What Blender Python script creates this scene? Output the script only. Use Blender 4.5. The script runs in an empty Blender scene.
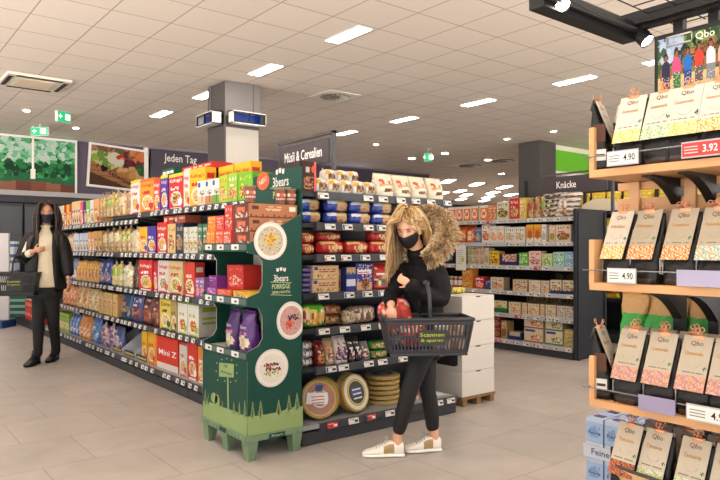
import bpy, bmesh, math, random
from mathutils import Vector, Matrix, Euler
random.seed(7)
SC = bpy.context.scene
COL = SC.collection
PI = math.pi
# ------------------------------------------------------------------ camera
HC = 1.28
FX, FY = 0.6212, 0.7837            # forward
RX, RY = 0.7837, -0.6212           # right
cd = bpy.data.cameras.new('camera'); cam = bpy.data.objects.new('camera', cd); COL.objects.link(cam)
cam.location = (0, 0, HC); cam.rotation_euler = (PI/2, 0, -math.atan2(FX, FY))
cd.sensor_width = 36; cd.lens = 32.5; cd.shift_y = 8/720; cd.clip_start = 0.02; cd.clip_end = 200
SC.camera = cam
vs = SC.view_settings; vs.view_transform = 'Standard'; vs.look = 'None'; vs.gamma = 1; vs.exposure = .55; vs.use_curve_mapping = False
try: SC.cycles.diffuse_bounces = 6; SC.cycles.max_bounces = 10; SC.cycles.caustics_reflective = False; SC.cycles.caustics_refractive = False; SC.cycles.sample_clamp_indirect = 4
except Exception: pass
def Yon(px, X):                    # world Y on the plane x = X seen in column px
    u = (px-360)/650; return X*(FY+RY*u)/(FX+RX*u)
def Xon(px, Y):
    u = (px-360)/650; return Y*(FX+RX*u)/(FY+RY*u)
def W(px, py, dep):                # point at a depth
    l = (px-360)/650*dep
    return Vector((FX*dep+RX*l, FY*dep+RY*l, HC-(py-248)/650*dep))
# ------------------------------------------------------------------ colour, materials
def lin(h):
    if isinstance(h, (tuple, list)): return tuple(h[:3])
    h = h.lstrip('#'); o = []
    for i in (0, 2, 4):
        c = int(h[i:i+2], 16)/255
        o.append(c/12.92 if c <= .04045 else ((c+.055)/1.055)**2.4)
    return tuple(o)
MATS = {}
def M(name, col='#808080', rough=.5, metal=0, emit=None, es=1, coat=0, alpha=1, bump=0, bscale=60, trans=0, vary=0, vscale=5, spec=.5):
    if name in MATS: return MATS[name]
    m = bpy.data.materials.new(name); m.use_nodes = True
    nt = m.node_tree; b = nt.nodes['Principled BSDF']
    c = lin(col); b.inputs['Base Color'].default_value = (*c, 1)
    b.inputs['Roughness'].default_value = rough; b.inputs['Metallic'].default_value = metal
    b.inputs['Coat Weight'].default_value = coat; b.inputs['Alpha'].default_value = alpha
    b.inputs['Transmission Weight'].default_value = trans
    b.inputs['Specular IOR Level'].default_value = spec
    if emit:
        b.inputs['Emission Color'].default_value = (*lin(emit), 1); b.inputs['Emission Strength'].default_value = es
    if vary or bump:
        tc = nt.nodes.new('ShaderNodeTexCoord')
    if vary:
        n = nt.nodes.new('ShaderNodeTexNoise'); n.inputs['Scale'].default_value = vscale; n.inputs['Detail'].default_value = 4
        nt.links.new(tc.outputs['Object'], n.inputs['Vector'])
        mx = nt.nodes.new('ShaderNodeMix'); mx.data_type = 'RGBA'
        mx.inputs['A'].default_value = (*[v*(1-vary) for v in c], 1); mx.inputs['B'].default_value = (*[min(1, v*(1+vary)) for v in c], 1)
        nt.links.new(n.outputs['Fac'], mx.inputs['Factor']); nt.links.new(mx.outputs['Result'], b.inputs['Base Color'])
    if bump:
        n = nt.nodes.new('ShaderNodeTexNoise'); n.inputs['Scale'].default_value = bscale; n.inputs['Detail'].default_value = 3
        nt.links.new(tc.outputs['Object'], n.inputs['Vector'])
        bp = nt.nodes.new('ShaderNodeBump'); bp.inputs['Strength'].default_value = bump; bp.inputs['Distance'].default_value = .01
        nt.links.new(n.outputs['Fac'], bp.inputs['Height']); nt.links.new(bp.outputs['Normal'], b.inputs['Normal'])
    MATS[name] = m; return m
def printmat(name, rough, coat=0, metal=0, bump=0, alpha=1, val=.66):
    if name in MATS: return MATS[name]
    m = M(name, '#ffffff', rough, metal, coat=coat, bump=bump, bscale=40, alpha=alpha)
    nt = m.node_tree; a = nt.nodes.new('ShaderNodeAttribute'); a.attribute_name = 'Col'
    hs = nt.nodes.new('ShaderNodeHueSaturation'); hs.inputs['Saturation'].default_value = .98; hs.inputs['Value'].default_value = val
    nt.links.new(a.outputs['Color'], hs.inputs['Color']); nt.links.new(hs.outputs['Color'], nt.nodes['Principled BSDF'].inputs['Base Color'])
    return m
PM = printmat('printed_card', .55); PM.node_tree.nodes['Principled BSDF'].inputs['Specular IOR Level'].default_value = .2
PG = printmat('printed_film', .28, coat=.15, bump=.25); PG.node_tree.nodes['Principled BSDF'].inputs['Specular IOR Level'].default_value = .35
PF = printmat('printed_foil', .42, bump=.5); PF.node_tree.nodes['Principled BSDF'].inputs['Specular IOR Level'].default_value = .3
PE = None
# ------------------------------------------------------------------ text
TXC = {}
def textmesh(s):
    if s in TXC: return TXC[s]
    cu = bpy.data.curves.new('t', 'FONT'); cu.body = s; cu.resolution_u = 2; cu.size = 1; cu.offset = .012
    o = bpy.data.objects.new('t', cu); COL.objects.link(o)
    dg = bpy.context.evaluated_depsgraph_get(); dg.update()
    me = bpy.data.meshes.new_from_object(o.evaluated_get(dg))
    V = [v.co.copy() for v in me.vertices]; F = [list(p.vertices) for p in me.polygons]
    bpy.data.objects.remove(o); bpy.data.curves.remove(cu); bpy.data.meshes.remove(me)
    xs = [v.x for v in V]; ys = [v.y for v in V]
    x0, x1, y0, y1 = min(xs), max(xs), min(ys), max(ys)
    V = [((v.x-x0)/(x1-x0)-.5, (v.y-y0)/(y1-y0)-.5) for v in V]
    TXC[s] = (V, F, (x1-x0)/(y1-y0)); return TXC[s]
# ------------------------------------------------------------------ mesh builder
class MB:
    def __init__(s): s.v = []; s.f = []; s.c = []; s.m = []
    def face(s, pts, col='#ffffff', m=0):
        n = len(s.v); s.v += [tuple(p) for p in pts]; s.f.append(list(range(n, n+len(pts)))); s.c.append(lin(col)); s.m.append(m)
    def mesh(s, V, F, col='#ffffff', m=0):
        n = len(s.v); s.v += [tuple(p) for p in V]; c = lin(col)
        for f in F: s.f.append([n+i for i in f]); s.c.append(c); s.m.append(m)
    def box(s, a, b, col='#ffffff', m=0, skip=''):
        x0, y0, z0 = a; x1, y1, z1 = b
        P = [(x0,y0,z0),(x1,y0,z0),(x1,y1,z0),(x0,y1,z0),(x0,y0,z1),(x1,y0,z1),(x1,y1,z1),(x0,y1,z1)]
        F = {'b': (0,3,2,1), 't': (4,5,6,7), 'f': (0,1,5,4), 'k': (2,3,7,6), 'l': (3,0,4,7), 'r': (1,2,6,5)}
        s.mesh(P, [F[k] for k in F if k not in skip], col, m)
    def rbox(s, a, b, r, col='#ffffff', m=0):      # box with bevelled vertical + horizontal edges
        bm = bmesh.new(); bmesh.ops.create_cube(bm, size=1)
        for v in bm.verts:
            v.co = Vector([(a[i]+b[i])/2 + v.co[i]*(b[i]-a[i]) for i in range(3)])
        bmesh.ops.bevel(bm, geom=bm.edges[:], offset=r, segments=2, affect='EDGES', profile=.5)
        bm.verts.index_update()
        s.mesh([v.co[:] for v in bm.verts], [[v.index for v in f.verts] for f in bm.faces], col, m); bm.free()
    def tube(s, pts, r, n=8, col='#ffffff', m=0, cap=True, flat=1):
        pts = [Vector(p) for p in pts]; rings = []
        rr = r if isinstance(r, (list, tuple)) else [r]*len(pts)
        up = Vector((0, 0, 1)); base = len(s.v); N = len(pts)
        prev = None
        for i, p in enumerate(pts):
            t = (pts[min(i+1, N-1)]-pts[max(i-1, 0)]).normalized()
            if prev is None:
                a = t.cross(up)
                if a.length < .05: a = t.cross(Vector((1, 0, 0)))
                a.normalize()
            else:
                a = prev - t*prev.dot(t); a.normalize()
            prev = a; b = t.cross(a)
            for k in range(n):
                q = 2*PI*k/n; s.v.append(tuple(p + (a*math.cos(q)+b*math.sin(q)*flat)*rr[i]))
        c = lin(col)
        for i in range(N-1):
            for k in range(n):
                s.f.append([base+i*n+k, base+i*n+(k+1) % n, base+(i+1)*n+(k+1) % n, base+(i+1)*n+k]); s.c.append(c); s.m.append(m)
        if cap:
            s.f.append([base+k for k in range(n)][::-1]); s.c.append(c); s.m.append(m)
            s.f.append([base+(N-1)*n+k for k in range(n)]); s.c.append(c); s.m.append(m)
    def cyl(s, p0, p1, r, n=16, col='#ffffff', m=0): s.tube([p0, p1], r, n, col, m)
    def lathe(s, prof, n=24, col='#ffffff', m=0, cols=None, mat=None, cap=True):   # prof [(r,z)], around z
        base = len(s.v)
        for r, z in prof:
            for k in range(n):
                p = Vector((r*math.cos(2*PI*k/n), r*math.sin(2*PI*k/n), z))
                s.v.append(tuple(mat @ p if mat else p))
        for i in range(len(prof)-1):
            c = lin(cols[i] if cols else col)
            for k in range(n):
                s.f.append([base+i*n+k, base+i*n+(k+1) % n, base+(i+1)*n+(k+1) % n, base+(i+1)*n+k]); s.c.append(c); s.m.append(m)
        for i, rev in ((0, True), (len(prof)-1, False)):
            if cap and prof[i][0] > 1e-5:
                f = [base+i*n+k for k in range(n)]; s.f.append(f[::-1] if rev else f); s.c.append(lin(cols[min(i, len(cols)-1)] if cols else col)); s.m.append(m)
    def text(s, t, org, uv, vv, h, col='#ffffff', m=0, w=None):   # centred at org; uv, vv unit vectors
        V, F, asp = textmesh(t); w = w or h*asp; org = Vector(org); uv = Vector(uv); vv = Vector(vv)
        s.mesh([org+uv*(x*w)+vv*(y*h) for x, y in V], F, col, m)
    def disc(s, org, uv, vv, ru, rv, col='#ffffff', n=24, m=0, r0=0):
        org = Vector(org); uv = Vector(uv); vv = Vector(vv)
        P = [org+uv*(ru*math.cos(2*PI*k/n))+vv*(rv*math.sin(2*PI*k/n)) for k in range(n)]
        s.face(P, col, m)
    def raster(s, org, uv, vv, w, h, P, m=0):      # org = lower-left corner
        org = Vector(org); uv = Vector(uv); vv = Vector(vv)
        du, dv = w/P.nu, h/P.nv
        for j in range(P.nv):
            i = 0
            while i < P.nu:
                k = i
                while k < P.nu and P.g[j][k] == P.g[j][i]: k += 1
                a, b = org+uv*(i*du)+vv*(j*dv), org+uv*(k*du)+vv*(j*dv)
                s.face([a, b, b+vv*dv, a+vv*dv], P.g[j][i], m); i = k
    def build(s, name, mats, parent=None, loc=(0, 0, 0), rz=0, smooth=False, merge=0):
        me = bpy.data.meshes.new(name); me.from_pydata(s.v, [], s.f)
        if not isinstance(mats, (list, tuple)): mats = [mats]
        for mt in mats: me.materials.append(mt)
        me.polygons.foreach_set('material_index', s.m)
        at = me.color_attributes.new('Col', 'FLOAT_COLOR', 'CORNER')
        buf = []
        for f, c in zip(s.f, s.c): buf += [c[0], c[1], c[2], 1.0]*len(f)
        at.data.foreach_set('color', buf)
        if merge:
            bm = bmesh.new(); bm.from_mesh(me); bmesh.ops.remove_doubles(bm, verts=bm.verts[:], dist=merge); bm.to_mesh(me); bm.free()
        if smooth: me.polygons.foreach_set('use_smooth', [True]*len(me.polygons))
        me.update()
        o = bpy.data.objects.new(name, me); COL.objects.link(o)
        o.location = loc; o.rotation_euler = (0, 0, rz)
        if parent: o.parent = parent
        return o
class Paint:
    def __init__(s, nu, nv, base): s.nu = nu; s.nv = nv; s.base = base; s.g = [[base]*nu for _ in range(nv)]; s.R = random.Random(hash(str(base)) % 999 if False else sum(map(ord, str(base)))+nu)
    def r(s, u0, v0, u1, v1, c):
        for j in range(s.nv):
            v = (j+.5)/s.nv
            if v0 <= v <= v1:
                for i in range(s.nu):
                    if u0 <= (i+.5)/s.nu <= u1: s.g[j][i] = c
        return s
    def c(s, u, v, ru, rv, c):
        for j in range(s.nv):
            for i in range(s.nu):
                if (((i+.5)/s.nu-u)/ru)**2+(((j+.5)/s.nv-v)/rv)**2 <= 1: s.g[j][i] = c
        return s
    def n(s, u0, v0, u1, v1, cols, p=1.0, ell=False):
        for j in range(s.nv):
            v = (j+.5)/s.nv
            for i in range(s.nu):
                u = (i+.5)/s.nu
                if ell:
                    if ((u-(u0+u1)/2)/((u1-u0)/2))**2+((v-(v0+v1)/2)/((v1-v0)/2))**2 > 1: continue
                elif not (v0 <= v <= v1 and u0 <= u <= u1): continue
                if s.R.random() < p: s.g[j][i] = s.R.choice(cols)
        return s
    def lines(s, u0, v0, u1, v1, c, k=3):           # rows of small print
        for q in range(k):
            v = v1-(v1-v0)*(q+.5)/k
            s.n(u0, v-.5/s.nv, u1, v+.5/s.nv, [c], .75)
        return s
# ------------------------------------------------------------------ tagging
def tag(o, label=None, cat=None, group=None, kind=None):
    if label: o['label'] = label
    if cat: o['category'] = cat
    if group: o['group'] = group
    if kind: o['kind'] = kind
    return o
def empty(name, loc, rz=0, label=None, cat=None, group=None):
    o = bpy.data.objects.new(name, None); COL.objects.link(o); o.empty_display_size = .05
    o.location = loc; o.rotation_euler = (0, 0, rz); tag(o, label, cat, group); return o
def dup(o, loc, rz=None, label=None):
    c = o.copy(); COL.objects.link(c); c.location = loc
    if rz is not None: c.rotation_euler = (0, 0, rz)
    if label: c['label'] = label
    for ch in list(o.children):
        d = ch.copy(); COL.objects.link(d); d.parent = c
        for g in list(ch.children):
            e = g.copy(); COL.objects.link(e); e.parent = d
    return c
ORD = ['', 'first', 'second', 'third', 'fourth', 'fifth', 'sixth', 'seventh', 'eighth', 'ninth', 'tenth', 'eleventh', 'twelfth']
NUM = ['zero', 'one', 'two', 'three', 'four', 'five', 'six', 'seven', 'eight', 'nine', 'ten', 'eleven', 'twelve']
# ================================================================== THE ROOM
ZC = 3.70
def tiles(name, c0, c1, size, rough, gap, mortar, ox=0, oy=0, offset=0, bump=.15, wx=1.0, nz=.04):
    m = bpy.data.materials.new(name); m.use_nodes = True; nt = m.node_tree; b = nt.nodes['Principled BSDF']
    tc = nt.nodes.new('ShaderNodeTexCoord'); mp = nt.nodes.new('ShaderNodeMapping'); mp.inputs['Location'].default_value = (ox, oy, 0)
    br = nt.nodes.new('ShaderNodeTexBrick'); br.offset = offset; br.squash = 1
    br.inputs['Color1'].default_value = (*lin(c0), 1); br.inputs['Color2'].default_value = (*lin(c1), 1); br.inputs['Mortar'].default_value = (*lin(mortar), 1)
    br.inputs['Scale'].default_value = 1; br.inputs['Brick Width'].default_value = size*wx; br.inputs['Row Height'].default_value = size
    br.inputs['Mortar Size'].default_value = gap; br.inputs['Mortar Smooth'].default_value = .1
    nt.links.new(tc.outputs['Object'], mp.inputs['Vector']); nt.links.new(mp.outputs['Vector'], br.inputs['Vector'])
    n = nt.nodes.new('ShaderNodeTexNoise'); n.inputs['Scale'].default_value = 3; n.inputs['Detail'].default_value = 8; n.inputs['Roughness'].default_value = .65
    nt.links.new(tc.outputs['Object'], n.inputs['Vector'])
    mx = nt.nodes.new('ShaderNodeMix'); mx.data_type = 'RGBA'; mx.blend_type = 'OVERLAY'; mx.inputs['Factor'].default_value = nz*4
    nt.links.new(br.outputs['Color'], mx.inputs['A']); nt.links.new(n.outputs['Fac'], mx.inputs['B'])
    nt.links.new(mx.outputs['Result'], b.inputs['Base Color']); b.inputs['Roughness'].default_value = rough
    bp = nt.nodes.new('ShaderNodeBump'); bp.inputs['Strength'].default_value = bump; bp.inputs['Distance'].default_value = .004; bp.invert = True
    nt.links.new(br.outputs['Fac'], bp.inputs['Height']); nt.links.new(bp.outputs['Normal'], b.inputs['Normal'])
    return m
m_floor = tiles('floor_tiles', '#aaa39d', '#a29b95', .6, .38, .005, '#91897f', wx=1.0, oy=.1, offset=.5, nz=.08)
m_ceil = tiles('ceiling_tiles', '#efe3d6', '#ebdfd2', .625, .85, .008, '#b9ab98', ox=-4.0+.625*10, oy=-5.5+.625*10, nz=.01)
m_wall = M('wall_grey', '#8f8a92', .7); m_cream = M('wall_cream', '#ebe4d4', .7); m_green = M('wall_green', '#6cc22e', .6)
m_purple = M('wall_purple', '#5d5363', .7); m_dark = M('wall_dark', '#34353b', .6)
def setting(name, a, b, m):
    k = MB(); k.box(a, b); o = k.build(name, m); o['kind'] = 'structure'; return o
XA, XB, YA, YB_ = -4.5, 33, -3.2, 25
setting('floor', (XA, YA, -.1), (XB, YB_, 0), m_floor)
setting('ceiling', (XA, YA, ZC), (XB, YB_, ZC+.1), m_ceil)
setting('wall_left', (XA-.1, 13, 0), (XA, YB_, ZC), m_cream)
setting('wall_rear', (17, YA-.1, 0), (XB, YA, ZC), m_cream)
# added shop front: unseen open windows behind and beside the camera brighten the ceiling
def added_shopfront(name, a, b):
    d = (Vector(b)-Vector(a)); L = d.length; n = int(L/2)
    t = empty(name, a, math.atan2(d.y, d.x)); t['kind'] = 'structure'
    fm = M('added_window_grey', '#6a6c70', .4, .3)
    k = MB(); k.box((0, -.05, 0), (L, .05, .15)); k.build('sill', m_cream, t)
    k = MB(); k.box((0, -.05, 3.45), (L, .05, ZC)); k.build('lintel', m_cream, t)
    for i in range(n+1): k = MB(); k.box((i*L/n-.04, -.04, .15), (i*L/n+.04, .04, 3.45)); k.build('mullion', fm, t)
added_shopfront('added_window_1', (XA, YA, 0), (17, YA, 0)); added_shopfront('added_window_2', (XA, YA, 0), (XA, 13, 0)); added_shopfront('added_window_3', (17, YA, 0), (17, 9.1, 0))
wd = bpy.data.worlds.new('added_daylight'); SC.world = wd; wd.use_nodes = True
wn = wd.node_tree; bg = wn.nodes['Background']; bg.inputs['Strength'].default_value = 6.0      # dull sky; bright lower half added to lift the ceiling
wt = wn.nodes.new('ShaderNodeTexCoord'); wx = wn.nodes.new('ShaderNodeSeparateXYZ'); wr = wn.nodes.new('ShaderNodeMapRange'); wm = wn.nodes.new('ShaderNodeMix'); wm.data_type = 'RGBA'
wr.inputs['From Min'].default_value = -.06; wr.inputs['From Max'].default_value = .06
wm.inputs['A'].default_value = (1.0, .935, .87, 1); wm.inputs['B'].default_value = (.15, .155, .165, 1)
wn.links.new(wt.outputs['Generated'], wx.inputs[0]); wn.links.new(wx.outputs['Z'], wr.inputs['Value']); wn.links.new(wr.outputs['Result'], wm.inputs['Factor']); wn.links.new(wm.outputs['Result'], bg.inputs['Color'])
setting('wall_right', (XB, YA, 0), (XB+.1, YB_, ZC), m_cream)
setting('wall_far', (XA, YB_, 0), (XB, YB_+.1, ZC), M('wall_far_grey', '#5a5452', .7))
YW = 15.3
setting('wall_back', (XA, YW, 0), (15.0, YW+.15, ZC), m_purple)
# strip along the top of the back wall, ledge below the pictures, dark cabinets zone
setting('trim_1', (XA, YW-.06, 3.66), (15.0, YW, ZC), m_wall)
setting('trim_2', (XA, YW-.55, 2.36), (6.4, YW, 2.46), M('ledge_grey', '#a9a5a6', .5))
setting('trim_3', (XA, YW-.5, 2.22), (6.4, YW, 2.36), m_dark)
setting('wall_green', (12.8, 9.1, 0), (XB, 9.25, ZC), m_cream)
k = MB(); k.box((12.8, 9.06, 3.10), (22, 9.10, 3.58)); o = k.build('trim_4', m_green); o['kind'] = 'structure'
k = MB(); k.box((12.8, 9.06, 0), (22, 9.10, 3.0)); o = k.build('trim_5', M('wall_pale_grey', '#9c958e', .7)); o['kind'] = 'structure'
# cold cabinets with dark doors under the ledge
for i in range(4):
    x0 = .4+i*1.25
    t = empty('drinks_cabinet', (x0, YW-.5, 0), 0, 'dark cabinet with closed doors under the ledge, %s from the left' % ORD[i+1], 'cabinet', 'dark cabinets at the back wall')
    k = MB(); k.box((0, .02, 0), (1.23, .48, 2.2)); k.build('body', m_dark, t)
    for j in range(2):
        k = MB(); k.rbox((.02+j*.6, -.012, .12), (.605+j*.6, .02, 2.14), .004); d = k.build('door', M('cab_door', '#45474e', .35), t)
        k = MB(); k.rbox((.54-j*.0+j*.12 if j else .54, -.04, .95), (.56+(j*.12), -.012, 1.35), .004); k.build('handle', M('steel', '#a9abad', .3, 1), d)
# columns
def column(x, y, s, name, label, m, top=False):
    k = MB(); k.rbox((0, 0, 0), (s, s, ZC-.001), .012)
    if top:
        k2 = k
    o = k.build(name, m, None, (x, y, 0)); tag(o, kind='structure'); return o
col1 = column(4.29, 8.55, .57, 'column', '', M('column_grey', '#4c4847', .6))
k = MB(); k.box((.02, -.006, .02), (.55, 0, 3.03)); k.build('column_panel', M('column_cream', '#b9b4aa', .6), col1)
k = MB(); k.box((-.001, -.02, 3.2), (.57, -.006, 3.69)); k.box((.45, -.045, 3.25), (.47, -.02, 3.69)); k.box((-.03, .42, 3.3), (-.005, .44, 3.69)); k.build('cable_duct', M('duct', '#6f6a69', .5), col1)
col2 = column(12.2, 8.9, .6, 'column', '', MATS['column_grey'])
# insect traps on the first column
def trap(loc, rz, label):
    t = empty('insect_trap', loc, rz, label, 'insect trap')
    k = MB(); k.box((0, -.17, 0), (.54, -.0, .014)); k.box((0, -.17, .166), (.54, 0, .18)); k.box((0, -.17, 0), (.01, 0, .18)); k.box((.53, -.17, 0), (.54, 0, .18)); k.box((0, -.03, 0), (.54, 0, .18))
    k.build('housing', M('trap_white', '#e5e1dc', .4), t)
    k = MB(); k.box((.015, -.06, .02), (.525, -.04, .16)); k.build('light_panel', M('trap_blue', '#08265c', .4, emit='#1048c0', es=.15), t)
    k = MB()
    for i in range(3): k.box((.01+i*.252, -.171, .012), (.026+i*.252, -.15, .168))
    k.box((.01, -.171, .012), (.53, -.15, .03)); k.box((.01, -.171, .152), (.53, -.15, .168)); k.box((.44, -.16, .03), (.53, -.15, .152))
    k.build('grille', M('trap_black', '#16171b', .4), t)
trap((4.33, 8.54, 3.07), 0, 'white insect trap with blue tubes facing right on the grey column')
trap((4.28, 9.12, 3.07), -PI/2, 'white insect trap with blue tubes on the left side of the grey column')
# ------------------------------------------------------------------ pictures on the back wall
def picture(name, label, cat, x0, x1, z0, z1, P, tilt=0, depth=.05, text=None):
    w, h = x1-x0, z1-z0
    t = empty(name, ((x0+x1)/2, YW-.02, z0), 0, label, cat)
    k = MB(); k.box((-w/2-.05, -depth, -.05), (w/2+.05, 0, h+.05)); f = k.build('frame', M('frame_white', '#efece6', .5), t)
    k = MB(); k.raster((-w/2, -depth-.004, 0), (1, 0, 0), (0, 0, 1), w, h, P)
    if text: text(k, w, h, -depth-.008)
    f2 = k.build('print', PM, t)
    t.rotation_euler = (0, tilt, 0); return t
def blobs(P, n, u0, v0, u1, v1, r, cols, asp=1):
    for _ in range(n):
        u = P.R.uniform(u0, u1); v = P.R.uniform(v0, v1); q = P.R.uniform(r*.5, r)
        P.c(u, v, q, q*asp, P.R.choice(cols))
P = Paint(110, 44, '#2f7d52')
blobs(P, 260, 0, .25, 1, 1.05, .035, ['#2a7a4a', '#3a9a58', '#4fc06a', '#7ad898', '#1c5a38'], 1.9)
blobs(P, 170, .45, .55, 1, 1.05, .03, ['#8fdcb0', '#c3f0d6', '#5cc47c', '#e2f8ea'], 1.9)
blobs(P, 60, .5, .3, 1, .55, .03, ['#1c5c36', '#2f8f4e', '#154a2e'], 1.9)
for j in range(44):
    for i in range(110):
        u, v = i/110, j/44
        if v < .04+.13*math.sin(max(0,u-.15)*3.0): P.g[j][i] = ['#a0614a', '#b5785c', '#8a4f3e'][(j*3+int(u*9)) % 3]
        if u < .42-v*.75+.0 and u > .16-v*.45 and v < .5: P.g[j][i] = ['#d9b79a', '#e8cdb2', '#c99f80'][(i+j) % 3]
        if u < .16-v*.5: P.g[j][i] = '#4a2a63'
picture('wall_picture', 'wide wall picture of green lettuce on a wooden board', 'picture', 1.3, 4.0, 2.5, 3.62, P, .0)
P = Paint(64, 42, '#8c5a3c')
P.r(0, .75, 1, 1, '#c9a98a'); blobs(P, 20, .0, .75, .5, 1, .1, ['#a07050', '#8a5c44', '#c08a6a'], 1.2)
blobs(P, 60, .02, .5, .5, .8, .08, ['#c9d48a', '#9dbb4a', '#e6e3b0', '#7a9c3a'], 1.3); P.c(.42, .72, .15, .16, '#ece6cf')
blobs(P, 40, .45, .7, .9, .95, .05, ['#c8322b', '#7a1f2a', '#e07a3a', '#3f7a35'], 1.3)
blobs(P, 30, .72, .7, 1, .95, .06, ['#e2703a', '#f08a4c'], 1.6); blobs(P, 40, .6, .45, .95, .7, .07, ['#6b2338', '#8f2f4a', '#4a1a2c'], 1.3)
blobs(P, 40, .5, .3, .9, .5, .07, ['#d9a05a', '#e6b878', '#c08440'], 1.3); blobs(P, 14, .85, .4, 1, .6, .1, ['#4a7a42', '#376135'])
for j in range(42):
    for i in range(64):
        u, v = i/64, j/42
        if v < .58-u*.5: P.g[j][i] = '#b57a4c' if (j % 5) else '#8f5a36'
        if v < .30-u*.45: P.g[j][i] = '#5a3826'
def ptx(k, w, h, y): k.text('I ♥ Lebensmittel', (-.02*w, y, .27*h), (.92, 0, -.38), (.38, 0, .92), .15, '#1c0d06', w=1.05)
picture('wall_picture', 'wall picture of a vegetable crate beside the lettuce picture', 'picture', 4.3, 5.62, 2.68, 3.58, P, .06, text=ptx)
def board(name, label, x0, x1, z0, z1, txt, tw, th, tx=0, y=YW-.02, edges=True, tz=0):
    w, h = x1-x0, z1-z0
    t = empty(name, ((x0+x1)/2, y, z0), 0, label, 'sign')
    k = MB(); k.box((-w/2, -.05, 0), (w/2, 0, h)); k.build('board', M('sign_dark', '#4b4350', .6), t)
    if edges:
        for q in (-w/2-.1, w/2): k = MB(); k.box((q, -.06, -.02), (q+.1, 0, h+.02)); k.build('border', MATS['frame_white'], t)
    k = MB(); k.text(txt, (tx, -.055, h/2+tz), (1, 0, 0), (0, 0, 1), th, '#ffffff', w=tw); k.build('lettering', M('sign_white', '#f6f2ee', .5), t)
board('department_sign', 'dark wall sign reading Jeden Tag behind the grey column', 5.65, 7.2, 2.6, 3.64, 'Jeden Tag', .84, .25, .03, tz=.32)
board('department_sign', 'purple wall sign with white lettering above the end rack', 10.0, 13.2, 2.6, 3.6, 'kour', .95, .3, -.45, edges=False, tz=.32)
# fluorescent lamp at the wall behind sign
# ------------------------------------------------------------------ ceiling fittings
m_lamp = M('lamp_panel', '#ffffff', .5, emit='#fff2e6', es=26)
m_frame = M('lamp_frame', '#efe9dd', .5)
def panel(x, y, label, big=1.0, rz=0):
    t = empty('ceiling_light', (x, y, ZC), rz, label, 'ceiling light', 'ceiling light panels')
    k = MB(); a, b = .09*big, .31*big
    k.box((-a-.008, -b-.008, -.012), (-a, b+.008, 0)); k.box((a, -b-.008, -.012), (a+.008, b+.008, 0)); k.box((-a, -b-.008, -.012), (a, -b, 0)); k.box((-a, b, -.012), (a, b+.008, 0))
    k.build('lamp_frame', m_frame, t)
    k = MB(); k.box((-a, -b, -.008), (a, b, -.001)); k.build('diffuser', m_lamp, t)
    return t
seen = {(4.47, 0): 'nearest long ceiling light, above the long cereal run', (4.47, 1): 'second ceiling light back, just right of the grey column', (4.47, 2): 'ceiling light half hidden left of the grey column', (4.47, 3): 'small farthest ceiling light left of the grey column'}
for i in range(4): panel(4.47, 5.86+1.85*i, seen[(4.47, i)])
lab2 = ['ceiling light right of centre, nearest the dark coffee lamp bar', 'ceiling light above the back crispbread rack', 'ceiling light over the middle of the end rack', 'ceiling light right of the hanging cereal sign']
for i in range(4): panel(8.24, 5.42+1.82*i, lab2[i])
# panels behind and beside the camera that light the shop (out of frame)
for x in (-3.1, .7, 4.47, 8.24, 12.0):
    for y in (-1.5, .35, 2.2, 4.05):
        panel(x, y, 'ceiling light panel of the row outside the picture')
for x in (-3.1, .7):
    for y in (5.9, 7.75, 9.6, 11.45, 13.3): panel(x, y, 'ceiling light panel of the row outside the picture')
far = [(448,181),(476.6,184),(504,187),(460,191),(493,192.5),(466,195),(488,197),(511,194.5),(461,199),(484,200.5),(504,202),(443,193)]
for i, (px, py) in enumerate(far):
    p = W(px, py, 2.42*650/(248-py)); panel(p.x, p.y, 'distant ceiling light beyond the shelves, %s of the far lights counted from the front' % ORD[i+1] if i < 11 else 'distant ceiling light just above the blonde woman', 1.9, -.6)
def downlight(px, py, label, r=.06):
    d = (ZC-HC)*650/(248-py); p = W(px, py, d)
    t = empty('downlight', (p.x, p.y, ZC), 0, label, 'ceiling light', 'round ceiling spots')
    k = MB(); k.lathe([(r+.03, 0), (r+.03, -.01), (r, -.015), (r, -.004)], 20, cap=False); k.build('ring', m_frame, t, smooth=True)
    k = MB(); k.lathe([(r, -.004), (r*.8, -.02), (0.0001, -.024)], 20); k.build('bulb', M('bulb', '#ffffff', .4, emit='#fff3e0', es=60), t, smooth=True)
for px, py, l in [(26.5, 110, 'round ceiling spot left of the exit signs'), (376, 144, 'round ceiling spot beyond the hanging cereal sign'), (507, 138.5, 'round ceiling spot left of the far column'), (553.5, 131, 'round ceiling spot right above the far column'),
                  (445, 153, 'small round spot right of the green exit sign'), (488, 159.5, 'small round spot beside the dark ceiling vent'), (412, 158, 'small round spot left of the green exit sign'), (501.5, 173.5, 'smallest round spot above the far lights'), (76, 127.5, 'faint round spot right of the exit signs'), (708, 6, 'round ceiling spot seen through the wire canopy')]:
    downlight(px, py, l, .09 if py > 150 else .055)
# square swirl diffuser
def swirl(px, py, s, label, m):
    d = (ZC-HC)*650/(248-py); p = W(px, py, d)
    t = empty('air_diffuser', (p.x, p.y, ZC), 0, label, 'air vent')
    k = MB(); k.box((-s, -s, -.006), (s, s, 0)); k.build('plate', m_frame, t)
    k = MB(); k.lathe([(s*.78, -.007), (s*.78, -.02), (s*.2, -.02)], 24)
    k.build('bowl', m, t)
    k = MB()
    for i in range(16):
        a = 2*PI*i/16; c, q = math.cos(a), math.sin(a)
        P0 = Vector((c*s*.3, q*s*.3, -.022)); P1 = Vector((c*s*.75, q*s*.75, -.022)); n = Vector((-q, c, 0))*s*.035
        k.face([P0-n, P1-n*2, P1+n*2+Vector((0, 0, -.015)), P0+n])
    k.build('blades', M('blade', '#e4ddd0', .5), t)
swirl(335, 96, .3, 'square swirl air diffuser in the ceiling near the centre', M('vent_grey', '#8b8378', .5))
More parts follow.
